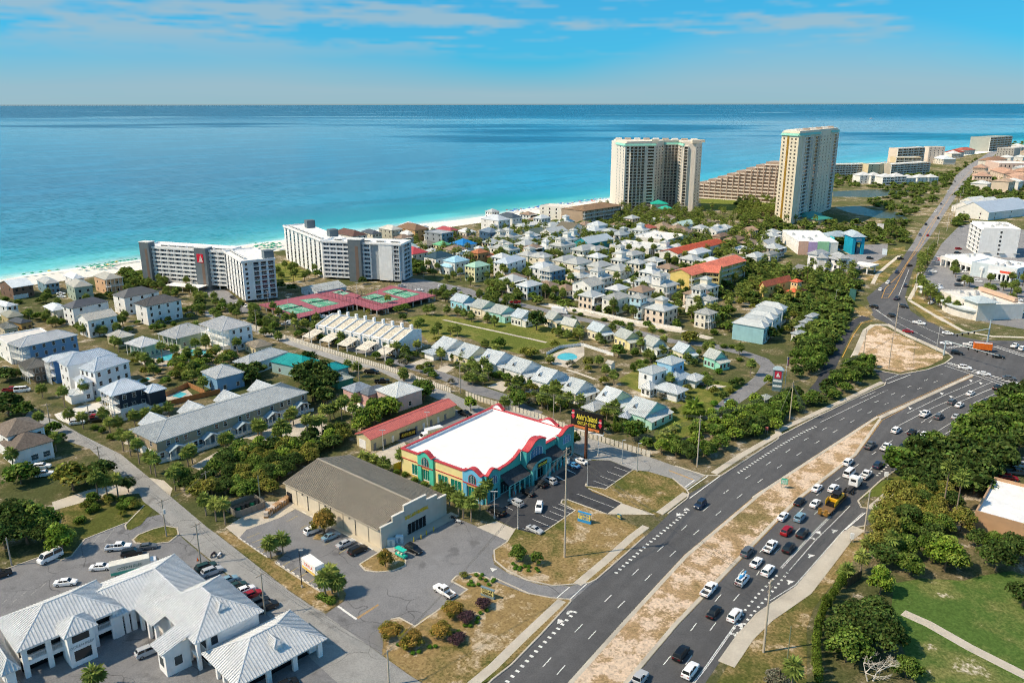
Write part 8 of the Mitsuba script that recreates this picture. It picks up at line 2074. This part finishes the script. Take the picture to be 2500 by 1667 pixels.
motorbike(P('a',1735,255),150,'black and white motorcycle parked at the tan store front, right of two','c8cacc')
q=P('a',1270,505,.8)
k=thing('golf_cart','turquoise golf cart with flat canopy by the tan store corner','golf cart',q,False)
m=M([q[0],q[1],.03],-40)
b=MB()
man(b,rounded([(x,s*.55,z)for x,z in((-1.5,.35),(-1.5,.7),(1.4,.35),(1.4,.75))for s in(-1,1)],.08),'25b8a0')
part(k,'body',b.ply('car_paint',40),m)
part(k,'canopy',MB().box(-1.7,1.3,-.65,.65,1.95,2.05,'2cc8ae').ply('car_paint'),m)
for x in(-1.5,1.1):
 for s in(-.55,.55):
  part(k,'post',MB().box(x-.03,x+.03,s-.03,s+.03,.8,1.95,'2a2a2a').pp(),m)
for x in(-.9,.1):
 part(k,'seat',MB().box(x,x+.45,-.5,.5,.75,1.15,'e0d8c8').pp(),m)
for x in(-1.0,1.0):
 for y in(-.6,.6):
  part(k,'wheel',WHEEL,m@M([x,y,.26],0,.75))
# ---------------------------------------------------------------- poles, wires, signs, walls, pools, beach things
def px_h(t,x,y,xt,yt):
 """Height above the ground point (x, y) at which pixel (xt, yt) lies straight above it."""
 b=P(t,x,y)
 lo,hi=0.0,60.0
 for _ in range(40):
  z=(lo+hi)/2
  if np.hypot(*P(t,xt,yt,z)[:2])>np.hypot(*b[:2]):
   lo=z
  else:
   hi=z
 return(lo+hi)/2
POLE={}
def pole(nm,t,x,y,yt,label=None,arms=1,col='a89a86',r=0.17,lean=0,tr=False):
 p=P(t,x,y)
 h=px_h(t,x,y,x,yt)
 k=thing('utility_pole',label or 'wooden utility pole','utility pole',p,label is None)
 part(k,'shaft',MB().tube([p[0],p[1],-.1],[p[0],p[1],h],r*1.15,r*.75,8,col).pp())
 for i in range(arms):
  z=h-0.5-i*1.3
  part(k,'crossarm',MB().beam([p[0]-0.8,p[1]-1.0,z],[p[0]+0.8,p[1]+1.0,z],.12,.12,'8d8170').pp())
 if tr:
  part(k,'transformer',MB().tube([p[0]+.4,p[1]-.3,h-3.6],[p[0]+.4,p[1]-.3,h-2.5],.32,.32,10,'b9bec0').pp())
 POLE[nm]=np.array([p[0],p[1],h])
 return k
def wires(a,b,n=3,drop=0.9,sag=1.2,label=None):
 m=MB()
 pa,pb=(POLE[q]if isinstance(q,str)else np.asarray(q,float)for q in(a,b))
 for i in range(n):
  o=np.array([0.5,0.65,0])*(i-(n-1)/2)*1.0-[0,0,0.45+(drop if i%2 and n>3 else 0)]
  q=[pa+o+(pb-pa)*s-[0,0,sag*4*s*(1-s)]for s in np.linspace(0,1,9)]
  for u,v in zip(q[:-1],q[1:]):
   m.beam(u,v,.035,.035,'5a5a58')
 k=thing('power_line',label or f'sagging power line wires between two poles','power line',(pa+pb)/2*[1,1,0],label is None)
 whole(k,m.pp())
 labels[k]={'kind':'stuff'}
 info[k]['kind']='stuff'
pole('a','b',592,540,-360,'tall pale utility pole in the corner lot right of the yellow sign',2,'b8ab98',.2,tr=True)
pole('b','c',205,1322,722,'tall pale utility pole beside the right turn lane',2,'b8ab98',.22)
pole('c','7',1680,1145,720,'tall pale utility pole at the left end of the roadside hedge',2,'b8ab98',.18)
pole('d','8',425,935,610,'wooden pole fanned with guy wires in the roadside hedge',2,'b8a888',.2)
pole('e','8',1238,515,250,'wooden utility pole on the bare triangle, front one',1)
pole('f','8',1290,240,-20,'wooden utility pole on the bare triangle, upper one',1)
pole('g','8',1028,430,180,'plain pole at the left corner of the bare triangle',0)
pole('h','c',1035,345,-5,'pale utility pole by the yellow-kerbed side turning',1,'b8ab98',.2)
pole('i','9',1360,360,45,'utility pole with transformer on the oval grass island',1,tr=True)
pole('j','9',1640,585,240,'slim utility pole behind the shopping centre roof',1)
pole('k','9',2165,1000,650,'slim utility pole between street and parked cars',1)
pole('l','a',1165,1580,1290,'utility pole at the bottom corner of the dry grass lot',1,'b8ab98',.17)
pole('m','5',1700,1020,825,'utility pole with twin transformers in the thicket',1,tr=True)
pole('n','5',2130,1080,865,'plain greenish pole beside the thicket',0,'6a7866')
pole('o','5',410,445,265,'utility pole at the head of the side street',1)
pole('p','5',815,755,620,'utility pole on the left of the side street',1)
pole('q','5',735,430,260,'utility pole by the parked pickups',1)
pole('r','9',90,590,350,'bare pole at the left edge of the shopping centre car park',0,'9a958a')
pole('s','c',400,1390,1100,'short plain pole on the weedy verge',0,'6a7860',.1)
pole('t','2',1140,1170,990,'utility pole by the white picket wall, nearest the cottages',1)
pole('u','2',530,985,830,'utility pole by the white picket wall, before the sawtooth townhouses',1)
pole('v','2',1757,1375,1135,'utility pole where the lane meets the white picket wall',1)
pole('w','2',930,1275,1110,'bare pole beside the green screened shed',0)
pole('x','7',505,755,545,'utility pole between the white-roofed store and the cottages',1)
pole('y','2',92,870,680,'utility pole at the seaward end of the white picket wall',1)
for i,(x,y,yt)in enumerate(((1850,520,440),(1820,590,490),(1790,660,540),(1755,740,600),(1720,800,650),(1640,930,790),(1545,1080,920),(1450,1340,1140),(1900,400,330),(1300,1560,1380))):
 pole(f'z{i}','4',x,y,yt,None,1,'b8b0a2',.18)
for a,b,n in(('a','c',4),('c','d',4),('d','e',3),('e','f',3),('b','h',4),('i','m',2),('i','p',2),('j','k',2),('k','l',2),('o','q',2),('p','o',2),('t','u',3),('t','v',3),('v','x',3),('u','y',3),('z0','z1',3),('z1','z2',3),('z2','z3',3),('z3','z4',3),('z5','z6',3),('a','b',4),('l','a',3),('x','c',3)):
 wires(a,b,n)
m=MB()
for i in range(7):
 m.beam(POLE['d']-[0,0,.3+.2*i],P('8',500+i*17,880)if i else P('8',300,980),.04,.04,'8a8a86')
k=thing('guy_wires','fan of pale guy wires spreading from the pole in the hedge','guy wires',POLE['d']*[1,1,0],False)
whole(k,m.pp())
info[k]['kind']='stuff'
def light(t,x,y,yt,label,col='c8c8c4',heads=2):
 p=P(t,x,y)
 h=px_h(t,x,y,x,yt)
 k=thing('street_lamp',label,'street lamp',p,False)
 part(k,'shaft',MB().tube([p[0],p[1],0],[p[0],p[1],h],.11,.07,7,col).tube([p[0],p[1],0],[p[0],p[1],.6],.25,.25,8,'b8b4aa').pp())
 for s in((-1,1)if heads==2 else(1,)):
  part(k,'lamp_head',MB().box(p[0]+min(0,s*.9),p[0]+max(0,s*.9),p[1]-.18,p[1]+.18,h,h+.14,'a8acac').pp())
for q in(('6',2225,1315,1090,'white lamp post beside the parking lot apron'),('6',2033,1225,1005,'white lamp post by the blue store corner'),('7',780,1295,1085,'white lamp post at the tip of the striped bays'),('7',870,1050,880,'pale lamp post under the big billboard','c8d4d8',1),('7',1065,1115,925,'pale lamp post by the cross street, left of two','b8c0c0',1),('7',1190,1180,950,'grey lamp post by the cross street, right of two','8a9490',1),('6',1125,660,500,'double lamp post before the red-roofed shed, left'),('6',1487,500,355,'double lamp post before the red-roofed shed, right'),('a',455,780,470,'black slanting lamp post beside the white box truck','1c1c20',1),('2',355,722,580,'court floodlight pole at the left tennis deck, front'),('2',190,660,530,'court floodlight pole at the left tennis deck, corner'),('2',785,600,490,'court floodlight pole between the tennis decks'),('2',915,580,470,'court floodlight pole by the link deck'),('2',1083,640,520,'court floodlight pole at the right tennis deck, front'),('2',1283,495,380,'tall floodlight pole behind the right tennis deck'),('8',1630,370,170,'tall pale lamp post at the edge of the bare triangle','c0c4c0',1),('4',800,1420,1280,'lamp post among palms by the small yellow hall','b8b8b0',1)):
 light(*q)
for t,x,y,yt,q,lb in(('8',1690,405,285,(2140,410),'pale blue signal mast with long arm reaching over the junction'),('8',2045,320,110,(1790,235),'grey signal mast with arm by the restaurant corner')):
 p=P(t,x,y)
 h=px_h(t,x,y,x,yt)
 e=P(t,*q,6.5)
 k=thing('traffic_signal',lb,'traffic signal',p,False)
 part(k,'mast',MB().tube([*p[:2],0],[*p[:2],h],.35,.22,10,'9fb4bc').pp())
 a=np.array([*p[:2],min(h,7.2)])
 ar=part(k,'arm',MB().tube(a,e,.2,.1,8,'b4c4ca').pp())
 for s in(.45,.62,.8,.95):
  c=a+(e-a)*s
  hd=part(k,'signal_head',MB().box(c[0]-.2,c[0]+.2,c[1]-.2,c[1]+.2,c[2]-1.1,c[2]-.1,'1c1e1c').pp())
p=P('7',768,1078)
zb=px_h('7',768,1078,770,872)
a,b=P('7',648,808,zb+.3),P('7',905,872,zb+.3)
base,L=line_frame(a,b,.6)
base=(base[0],base[1])
k=thing('billboard','black billboard with yellow lettering and red arrows on a brown pole','billboard',p,False)
BH=5.6
m4=M([*base[0],zb+.3],base[1])
part(k,'pole',MB().tube([*p[:2],0],[*p[:2],zb+3],.5,.45,14,'5a3626').pp())
pn=part(k,'panel',MB().box(-L/2,L/2,-.3,.3,0,BH,'15130f').pp(),m4)
part(k,'catwalk',MB().box(-L/2-.3,L/2+.6,-1.2,-.4,-.35,-.2,'c8ccce').box(-L/2,L/2,.35,1.1,-.35,-.2,'b0b4b6').pp(),m4)
part(pn,'lower_strip',MB().box(-L/2+.3,L/2-1,-.36,-.31,.1,.85,'d0703c').pp(),m4)
def lettering(parent,text,h,x,z,y,maxw,col,m4,bold=True,name='lettering'):
 tx=meshkit.text_mesh(text,h,.04,bold)
 v=np.array(tx.vertices)
 v=v*[min(1.0,maxw/v[:,0].max()),1,1]
 return part(parent,name,MB().add(np.column_stack([x-v[:,0].max()/2+v[:,0],y-v[:,2],z+v[:,1]]),tx.faces,col).pp(),m4)
lettering(pn,"Alvin's Island",1.55,0,2.9,-.31,L*.66,'f0d840',m4)
lettering(pn,'OUTLET STORE',.95,0,1.35,-.31,L*.58,'f0d840',m4)
for s in(-1,1):
 x=s*L*.43
 z0=2.0+(s<0)*1.2-.6
 part(pn,'arrow',MB().box(x-.35,x+.35,-.36,-.31,z0+1.0,z0+2.8,'c8283a').tri([x-.7,-.36,z0+1.1],[x,-.36,z0],[x+.7,-.36,z0+1.1],'c8283a').pp(),m4)
 lettering(pn,'BEST',.42,x,z0+1.7,-.37,1.1,'f4f0ea',m4)
def sign(t,x0,y0,x1,y1,z0,h,label,col,text=None,tcol='e8d060',posts=True,th=.4,name='sign',frame=None):
 a,b=P(t,x0,y0),P(t,x1,y1)
 base,L=line_frame(a,b,th)
 k=thing(name,label,'sign',a,False)
 m4=M([*base[0],0],base[1])
 pn=part(k,'panel',MB().box(-L/2,L/2,-th/2,th/2,z0,z0+h,col).pp(),m4)
 if frame:
  part(k,'frame',MB().box(-L/2-.2,L/2+.2,-th/2-.05,th/2+.05,z0+h+.01,z0+h+.25,frame).box(-L/2-.2,L/2+.2,-th/2-.05,th/2+.05,0,z0-.01,frame).pp(),m4)
 elif posts:
  for x in(-L*.4,L*.4):
   part(k,'post',MB().box(x-.06,x+.06,-.06,.06,0,z0,'8a8a86').pp(),m4)
 if text:
  n=len(text)
  for i,s in enumerate(text):
   lettering(pn,s,h*.72/n,0,z0+h-(i+.85)*h/n,-th/2-.01,L*.88,tcol,m4)
 return k
sign('b',706,245,800,272,.9,1.7,'yellow sign with blue frame on the corner lot','e8c848',('SURFWEAR','T-SHIRTS'),'3a70b0',frame='2f86c8')
sign('a',1925,850,2020,885,.6,1.4,'low store sign with yellow panel and grey frame in the shrub bed','d8c878',('DOLLAR','GENERAL'),'1c1c1c',frame='6a8088')
sign('6',1268,575,1392,535,.4,1.3,'black arched sign with yellow lettering standing in the service yard','16140f',("ALVIN'S ISLAND",),'f0d040',frame='16140f')
sign('b',1022,222,1052,236,.3,1.0,'small dark sign with yellow stripe by the store drive','2f5a70',('OPEN',),'e8d050')
sign('8',350,1490,405,1500,1.4,1.5,'green street name sign on the median','1f9a7a',('JAMES LEE RD',),'e8f4ee')
sign('8',1195,1425,1228,1430,1.2,1.2,'small white roadside sign by the dark trees','e4e6e8',None)
sign('c',915,425,945,430,1.0,1.4,'small white board sign beside the broad pavement','dfe4e8',None)
sign('8',222,1040,245,1045,1.2,1.0,'small red and white roadside sign by the hedge','c86860',None)
sign('4',1615,1075,1668,1080,2.0,3.4,'white shop list sign at the strip mall entrance','eef0f2',('STORES',),'c03a30')
sign('4',915,1360,965,1370,.2,6,'tall dark teal hotel sign beside the junction road','2f5a58',None)
sign('4',1183,1020,1222,1025,2.5,4,'square blue and white sign on the mall forecourt','cfe0ee',None)
sign('4',1145,800,1198,805,2.5,4,'white sign among palms at the tower entrance','d8d8dc',None)
p=P('8',320,690)
a,b=P('8',280,690),P('8',360,700)
base,L=line_frame(a,b,1.6)
k=thing('sign','tall grey resort sign tower with a red sailboat square and pitched cap','sign',p,False)
m4=M([*base[0],0],base[1])
H_=px_h('8',320,695,320,520)
part(k,'panel',MB().box(-L/2,L/2,-.8,.8,0,H_,'5f7680').pp(),m4)
s=part(k,'emblem',MB().box(-L*.34,L*.34,-.9,-.82,H_*.60,H_*.94,'b8283c').pp(),m4,label='red square with white sailboat')
part(s,'sailboat',MB().tri([-L*.2,-.93,H_*.68],[0,-.93,H_*.68],[0,-.93,H_*.9],'f0f0ee').tri([L*.03,-.93,H_*.68],[L*.2,-.93,H_*.68],[L*.03,-.93,H_*.86],'f0f0ee').pp(),m4)
for i in range(4):
 part(k,'board',MB().box(-L*.44,L*.44,-.86,-.81,H_*(.08+.12*i),H_*(.17+.12*i),'dfe4e4'if i%2 else '3f5a64').pp(),m4)
mm=MB()
hip(mm,None,-L/2-.3,L/2+.3,-1.1,1.1,H_+.01,1.2,'8fa6b0')
part(k,'cap',mm.ply('metal_roof'),m4)
p=P('8',385,690)
k=thing('flagpole','white flagpole with a hanging striped flag by the resort sign','flagpole',p,False)
part(k,'pole',MB().tube([*p[:2],0],[*p[:2],13],.09,.05,7,'e8e8e8').pp())
part(k,'flag',MB().quad([p[0]+.06,p[1],9.6],[p[0]+.7,p[1]+.2,9.4],[p[0]+.6,p[1],12.6],[p[0]+.06,p[1],12.8],'b85060').quad([p[0]+.07,p[1]-.03,11.6],[p[0]+.5,p[1]+.05,11.5],[p[0]+.5,p[1]-.05,12.6],[p[0]+.07,p[1]-.03,12.8],'3a4a80').pp())
def fence(name,label,line,h,col,step,board=.08,posts=True,gap=.12,piece='panel'):
 k=thing(name,label,'fence'if 'fence'in name else 'wall',line[0],False)
 g=LineString([q[:2]for q in line])
 n=max(1,round(g.length/step))
 for i in range(n):
  a,b=g.interpolate(g.length*i/n),g.interpolate(g.length*(i+1)/n)
  a,b=np.array([a.x,a.y]),np.array([b.x,b.y])
  d=(b-a)/np.linalg.norm(b-a)
  part(k,piece,MB().beam([*(a+d*gap),h/2],[*(b-d*gap),h/2],board,h,col).pp())
  if posts:
   part(k,'post',MB().box(a[0]-.1,a[0]+.1,a[1]-.1,a[1]+.1,0,h+.12,col).pp())
fence('picket_wall','long pale wall of upright panels along the cross street',pts('2',-20,800,100,850,560,1000,1140,1175,1680,1368),1.8,'d8d2c4',1.1,.14,False,.16)
fence('picket_wall','pale panel wall between lane and cross street behind the store',pts('2',1800,1395,1960,1455)+pts('7',380,740,700,870,1040,980,1300,1062),1.8,'c9c2b2',1.6,.14,False,.16)
fence('wood_fence','brown board fence below the pool of the navy house',pts('1',1310,1488,1500,1440,1810,1370),1.9,'9a6238',1.8)
fence('wood_fence','tan board fence above the pool of the navy house',pts('1',1360,1395,1545,1315,1680,1380),1.9,'a8744a',1.8)
fence('yellow_fence','bright yellow slatted fence beside the colourful store',pts('6',1212,835,1330,790),2.2,'e0c438',.9)
fence('white_fence','white railing fence round the kidney pool',pts('7',450,225,560,170,740,150,1000,235),1.3,'e4e8ea',1.6)
fence('white_fence','white vinyl fence round the small pool by the pink houses',pts('2',765,1490,920,1560,1010,1560)+pts('2',900,1450,1070,1400),1.7,'ecedee',2.0)
fence('white_fence','white railing before the long tan townhouse',pts('5',1290,770,1470,725,1780,620,2050,520,2250,450)+pts('6',330,390,560,340),1.1,'e4e8ea',1.5)
fence('white_wall','low white wall before the grey-roofed villas',pts('3',1440,965,1640,1035),1.2,'ececea',3)
fence('white_wall','long white wall along the pale villa lane',pts('3',470,1000,760,1045,1160,1135,1560,1200),1.4,'e8e6e0',3)
fence('dark_fence','dark screen fence at the head of the cypress row',pts('c',890,800,1010,720),2.2,'3a352c',1.5)
fence('wood_fence','weathered board fence of the bin enclosure beside the tan store',pts('6',-170,1150,-70,1215,160,1130,60,1060,-170,1150),1.8,'7a756c',1.4)
for i in range(6):
 p=P('6',-110+i*38,1170-i*14)
 k=thing('rubbish_bin',f'rubbish container in the board enclosure, {["first", "second", "third", "fourth", "fifth", "sixth"][i]} from the left','bin',p,False)
 c=('2a2e30','1f7a5a','3a4044')[i%3]
 part(k,'body',MB().box(p[0]-.7,p[0]+.7,p[1]-.6,p[1]+.6,0,1.25,c).pp())
 part(k,'lid',MB().box(p[0]-.75,p[0]+.75,p[1]-.65,p[1]+.65,1.26,1.36,'15181a').pp())
for i in range(20):
 f,row=i%10/9,i//10
 p=P('6',165+165*f+row*14,1210-115*f-row*22)
 k=thing('cardboard_bale','tied bale of flattened brown cardboard in the row beside the tan store','cardboard bale',p,False,'cardboard bales beside the tan store')
 part(k,'pallet',MB().box(p[0]-.55,p[0]+.55,p[1]-.55,p[1]+.55,.02,.15,'8a7050').pp())
 b=MB()
 for j in range(4):
  o=R.uniform(-.06,.06)
  b.box(p[0]-.5+o,p[0]+.5+o,p[1]-.5-o,p[1]+.5-o,.16+j*.36,.5+j*.36,R.choice(('a07a54','b89068','94704e','c8b8a8')))
 part(k,'cardboard',b.pp())
for t,x,y,c,lb in(('a',1188,440,'a8c0cc','pale ice chest'),('a',1255,415,'c8dce8','white rounded ice chest')):
 p=P(t,x,y)
 k=thing('ice_chest',f'{lb} standing against the tan store front','ice chest',p,False)
 b=MB()
 man(b,rounded([(p[0]+dx,p[1]+dy,z)for dx in(-.8,.8)for dy in(-.4,.4)for z in(.2,1.9)],.12),c)
 part(k,'body',b.ply('car_paint',40))
 part(k,'door',MB().box(p[0]-.3,p[0]+.3,p[1]-.56,p[1]-.53,.4,1.6,'6a8ca0').pp())
for i,(x,y)in enumerate(((1372,405),(1432,385),(1475,350),(1535,320))):
 p=P('a',x,y)
 k=thing('bollard',f'yellow bollard before the tan store, {["first", "second", "third", "fourth"][i]} from the left','bollard',p,False)
 part(k,'post',MB().tube([*p[:2],0],[*p[:2],1.1],.12,.12,9,'e0b820').pp())
 part(k,'cap',MB().tube([*p[:2],1.1],[*p[:2],1.2],.13,.05,9,'c89a10').pp())
p=P('9',1615,555)
k=thing('traffic_cone','orange traffic cone beside the slim utility pole','traffic cone',p,False)
part(k,'cone',MB().tube([*p[:2],.05],[*p[:2],.75],.2,.04,9,'e0501c').pp())
part(k,'base',MB().box(p[0]-.25,p[0]+.25,p[1]-.25,p[1]+.25,0,.05,'2a2a2a').pp())
q=[('9',1955,372,2185,530,8),('a',245,570,600,805,9),('a',440,150,1050,480,9)]
for t,x0_,y0_,x1_,y1_,n in q:
 for i in range(n):
  f=(i+.5)/n
  p,p2=P(t,x0_+(x1_-x0_)*(f-.28/n),y0_+(y1_-y0_)*(f-.28/n)),P(t,x0_+(x1_-x0_)*(f+.28/n),y0_+(y1_-y0_)*(f+.28/n))
  k=thing('wheel_stop','white concrete wheel stop','wheel stop',p)
  whole(k,MB().beam([*p[:2],.1],[*p2[:2],.1],.2,.16,'d8d6ce').pp())
B('pool_water',base_color=pr(lambda p,n,uv:mikit.mix((0.05,0.42,0.52),(0.10,0.55,0.62),mikit.noise(p.x*1.3,p.y*1.3))),roughness=0.06,specular=0.6)
B('pond_water',base_color={'type':'rgb','value':[0.07,0.085,0.045]},roughness=0.3,specular=0.15)
def pool(name,outline,label,decko=None):
 if decko is not None:
  sheet('pool_deck',decko,0.02,'concrete','paved deck of the '+label)
 k=structure(name,MB().flat(outline,.05,(60,160,180)).ply('pool_water'),label)
 structure('pool_rim',MB().solid(strip(list(outline)+[outline[0]],.5),0,.12,'e0dcd0').ply('concrete'),'pale rim of the '+label)
def blob(t,x,y,rx,ry,n=18,lob=0.0,ph=0.0):
 return[P(t,x+rx*(1+lob*math.sin(3*a+ph))*math.cos(a),y+ry*(1+lob*math.sin(3*a+ph))*math.sin(a))for a in np.linspace(0,2*np.pi,n,endpoint=False)]
pool('pool',blob('7',620,240,88,32,18,.05),'kidney pool among the cottages',pts('7',450,235,640,165,760,155,760,230,620,330,500,300))
pool('pool',blob('1',1420,1075,140,28,22,.1),'lagoon pool, lower basin',pts('1',1100,1080,1330,1020,1560,960,1900,1030,1740,1060,1400,1150,1170,1130))
pool('pool',blob('1',1620,1035,95,26,20,.12,1),'lagoon pool, upper basin')
pool('pool',pts('1',1400,1395,1470,1350,1540,1370,1480,1410),'bright pool behind the navy house',pts('1',1340,1400,1530,1335,1600,1400,1420,1460))
pool('pool',pts('2',950,1505,1010,1485,1030,1495,970,1520),'small pool by the pink houses',pts('2',780,1490,900,1455,1080,1480,950,1560))
pool('pool',pts('1',1105,1265,1215,1235,1240,1250,1150,1285),'pool beside the white pair of houses',pts('1',1095,1270,1220,1225,1270,1250,1160,1300))
pool('pool',pts('5',1030,580,1105,550,1110,575,1045,600),'pool at the left end of the tan townhouse',pts('5',915,540,1110,500,1125,600,1030,610))
structure('pond',MB().flat(pts('4',790,470,1200,455,1420,470,1330,500,1100,520,790,515),.03,(80,90,60)).ply('pond_water'),'still greenish pond with marshy banks left of the highway')
structure('pond',MB().flat(pts('4',800,600,1000,590,1100,620,1380,650,1400,700,1150,690,900,640),.03,(80,90,60)).ply('pond_water'),'dark sheet painted for the slender tower shadow over the pool area')  # tower shadow over the pool area, put in as a dark water sheet
house('7',(930,290),(715,215),(1000,225),3.2,'e4e4de','c8c4b8','white pool house with pale ribbed roof beside the kidney pool',kind='gx',wa=0,wb=1,name='pool_house',cat='pool house',rel=False,rot=-38)
house('1',(1505,1060),(1450,1040),(1552,1035),2.8,'cfd4d6','dfe4e8','small hipped pavilion on the island of the lagoon pool',wa=0,wb=0,name='gazebo',cat='gazebo',ov=1.2,rel=False)
UM={}
for c in('1f8a6a','d8b430','2f50b0','e8e8e6','b83a34'):
 m=MB()
 for i in range(8):
  a,b=i*math.pi/4,(i+1)*math.pi/4
  m.tri([1.35*math.cos(a),1.35*math.sin(a),1.9],[1.35*math.cos(b),1.35*math.sin(b),1.9],[0,0,2.5],c)
 UM[c]=m.pp(),MB().tube([0,0,0],[0,0,2.5],.04,.04,5,'c8c0b0').pp()
UN={'1f8a6a':'green','d8b430':'yellow','2f50b0':'blue','e8e8e6':'white','b83a34':'red'}
def umbrella(p,c,where):
 k=thing('beach_umbrella',f'small {UN[c]} umbrella {where}','beach umbrella',p,False,f'{UN[c]} umbrellas {where}')
 part(k,'canopy',UM[c][0],M(p))
 part(k,'pole',UM[c][1],M(p))
for x,y in[(200+i*70,412-i*9)for i in range(5)]+[(640+i*30+(i%2)*14,352-i*3+(i%3)*9)for i in range(10)]+[(780+i*22,335-i*2+(i%4)*9)for i in range(9)]+[(900+i*31,318-i*4)for i in range(8)]:
 umbrella(P('1',x,y),R.choice(('1f8a6a',)*8+('d8b430',)),'on the white beach at left')
for i in range(34):
 umbrella(P('2',R.uniform(70,290),R.uniform(158,200)),'1f8a6a','on the beach between the white hotels')
for i in range(70):
 f=R.random()
 umbrella(P('3',130+860*f,232-110*f+R.uniform(-8,12)),R.choice(('2f50b0','2f50b0','b83a34','e8e8e6','2f50b0')),'on the beach left of the broad tower')
for i in range(40):
 f=R.random()
 umbrella(P('4',990+300*f,262-28*f+R.uniform(-3,4)),R.choice(('2f50b0','2f50b0','b83a34')),'on the far beach beyond the slender tower')
p=P('0',2129,294)
k=thing('boat','tiny white motor boat far out on the sea at right','boat',p,False)
b=MB()
man(b,rounded([(p[0]-14,p[1],.2),(p[0]+16,p[1],2.5),(p[0]-14,p[1]-4,2.5),(p[0]-14,p[1]+4,2.5),(p[0]+6,p[1]+4,2.5),(p[0]+6,p[1]-4,2.5)],.4),'eceef0')
part(k,'hull',b.ply('car_paint',40))
part(k,'cabin',MB().box(p[0]-7,p[0]+3,p[1]-2.5,p[1]+2.5,2.6,6.5,'e4e6e8').pp())
# ---------------------------------------------------------------- labels: where a thing stands, told by what is next to it in the photo
LAND=[]
for k_,d_ in info.items():
 s_=d_['desc']
 for w_,short in(('sailboat sign','sailboat hotel'),('stacked balconies behind','stacked-balcony hotel'),('two large green courts','left tennis deck'),('two green courts at right','right tennis deck'),('fifth of nine','sawtooth townhouses'),('tan two-storey townhouse','long tan townhouse'),('white flat-roofed store','white-roofed store'),('ribbed metal roof and','tan ribbed store'),('red ribbed metal','red-roofed shed'),('bright teal metal','teal-roofed house'),('navy and white','navy house'),('black billboard','black billboard'),('yellow four-storey','yellow hotel'),('broad beige apartment','broad tower'),('slender cream','slender tower'),('pastel mall','pastel mall'),('arched section','white bank'),('six-storey hotel','plain white hotel'),('restaurant','curved restaurant'),('strip mall with arcade, left','strip mall'),('tan stucco','tan stucco building'),('big grey hip roof and dormer','shopping centre'),('lettered stair tower','shopping centre tower'),('low front shopping','low shopping block'),('brown tiled hip roof, upper','brown-tiled villa'),('stacked balconies and grey','balconied white house'),('front of the pair','white house pair'),('long blue three','long blue house'),('sky blue tower','blue cottage cluster'),('fourth from the left in the lower','lower cottage row'),('sixth from the left in the upper','upper cottage row'),('resort sign tower','resort sign'),('feathery','feathery date palm'),('bleached','bare white tree'),('double white balconies','blue balcony house'),('middle of the five','five parallel roofs'),('orange gable','orange-roofed hall'),('rust-red','rust-red roof'),('beach condo beside','brown beach condo'),('pink house with','pink house'),('sea-green house','sea-green house'),('blue two-storey house','blue house by the oaks'),('first of nine','first sawtooth townhouse'),('last of nine','last sawtooth townhouse'),('corner lot right','tall corner-lot pole'),('beside the right turn','turn-lane pole'),('guy wires in','guyed pole'),('oval grass','oval-island pole'),('small square cabin with grey hip roof, nearest','hedge cabins'),('gatehouse','hipped gatehouse'),('eighth from the left in the lower','mint cottage'),('last from the left','last upper cottage'),('low dark','slate roof'),('red hip roof','red-roofed beach house'),('pale green roof and porches','yellow porch house'),('twin transformers','thicket pole'),('bottom corner of the dry','bottom-corner pole'),('store sign with yellow panel','shrub-bed sign'),('golf cart','golf cart')):
  if w_ in s_ and d_['at']is not None:
   LAND.append((k_,short,np.array(seen(d_['at']+[0,0,1.5]))))
   break
ORD=['first','second','third','fourth','fifth','sixth','seventh','eighth','ninth','tenth','eleventh','twelfth','thirteenth','fourteenth','fifteenth','sixteenth','seventeenth','eighteenth','nineteenth','twentieth']
LP_=np.array([l[2]for l in LAND])
def nth(i):
 return ORD[i]if i<20 else f'{i + 1}th'if(i+1)%10>3 or 10<(i+1)%100<14 or(i+1)%10==0 else f'{i + 1}{["st", "nd", "rd"][(i + 1) % 10 - 1]}'
full={}
from collections import Counter
seen_desc=Counter(d_['desc']for d_ in info.values())
for k_,d_ in info.items():
 s_=d_['desc']
 if d_['rel']and d_['at']is not None and(seen_desc[s_]>1 or len(s_.split())<4):
  q_=np.array(seen(d_['at']+[0,0,1.5]))
  dd=np.hypot(*((LP_-q_)*[1,1.6]).T)
  dd[[l[0]==k_ for l in LAND]]=1e9
  j_=int(dd.argmin())
  v_=q_-LP_[j_]
  side=('right of'if v_[0]>0 else 'left of')if abs(v_[0])>1.3*abs(v_[1])else('in front of'if v_[1]>0 else 'behind')
  s_=f'{s_} {side} the {LAND[j_][1]}'
 full.setdefault((s_,d_['group']),[]).append(k_)
for(s_,g_),ks in full.items():
 ks.sort(key=lambda k:seen(info[k]['at'])[0]if info[k]['at']is not None else 0)
 for i,k_ in enumerate(ks):
  d_=info[k_]
  t_=s_ if g_ or len(ks)==1 else f'{s_}, {nth(i)} from left'
  labels[k_]={'label':t_,'category':d_['cat'],**({'group':g_}if g_ else{}),**({'kind':d_['kind']}if d_['kind']else{})}
  if not g_ and len(ks)>1 and d_['cat']in('palm tree','tree','shrub','wheel stop','utility pole','car','house'):
   labels[k_]['group']=s_.replace(' from left','')+' group'
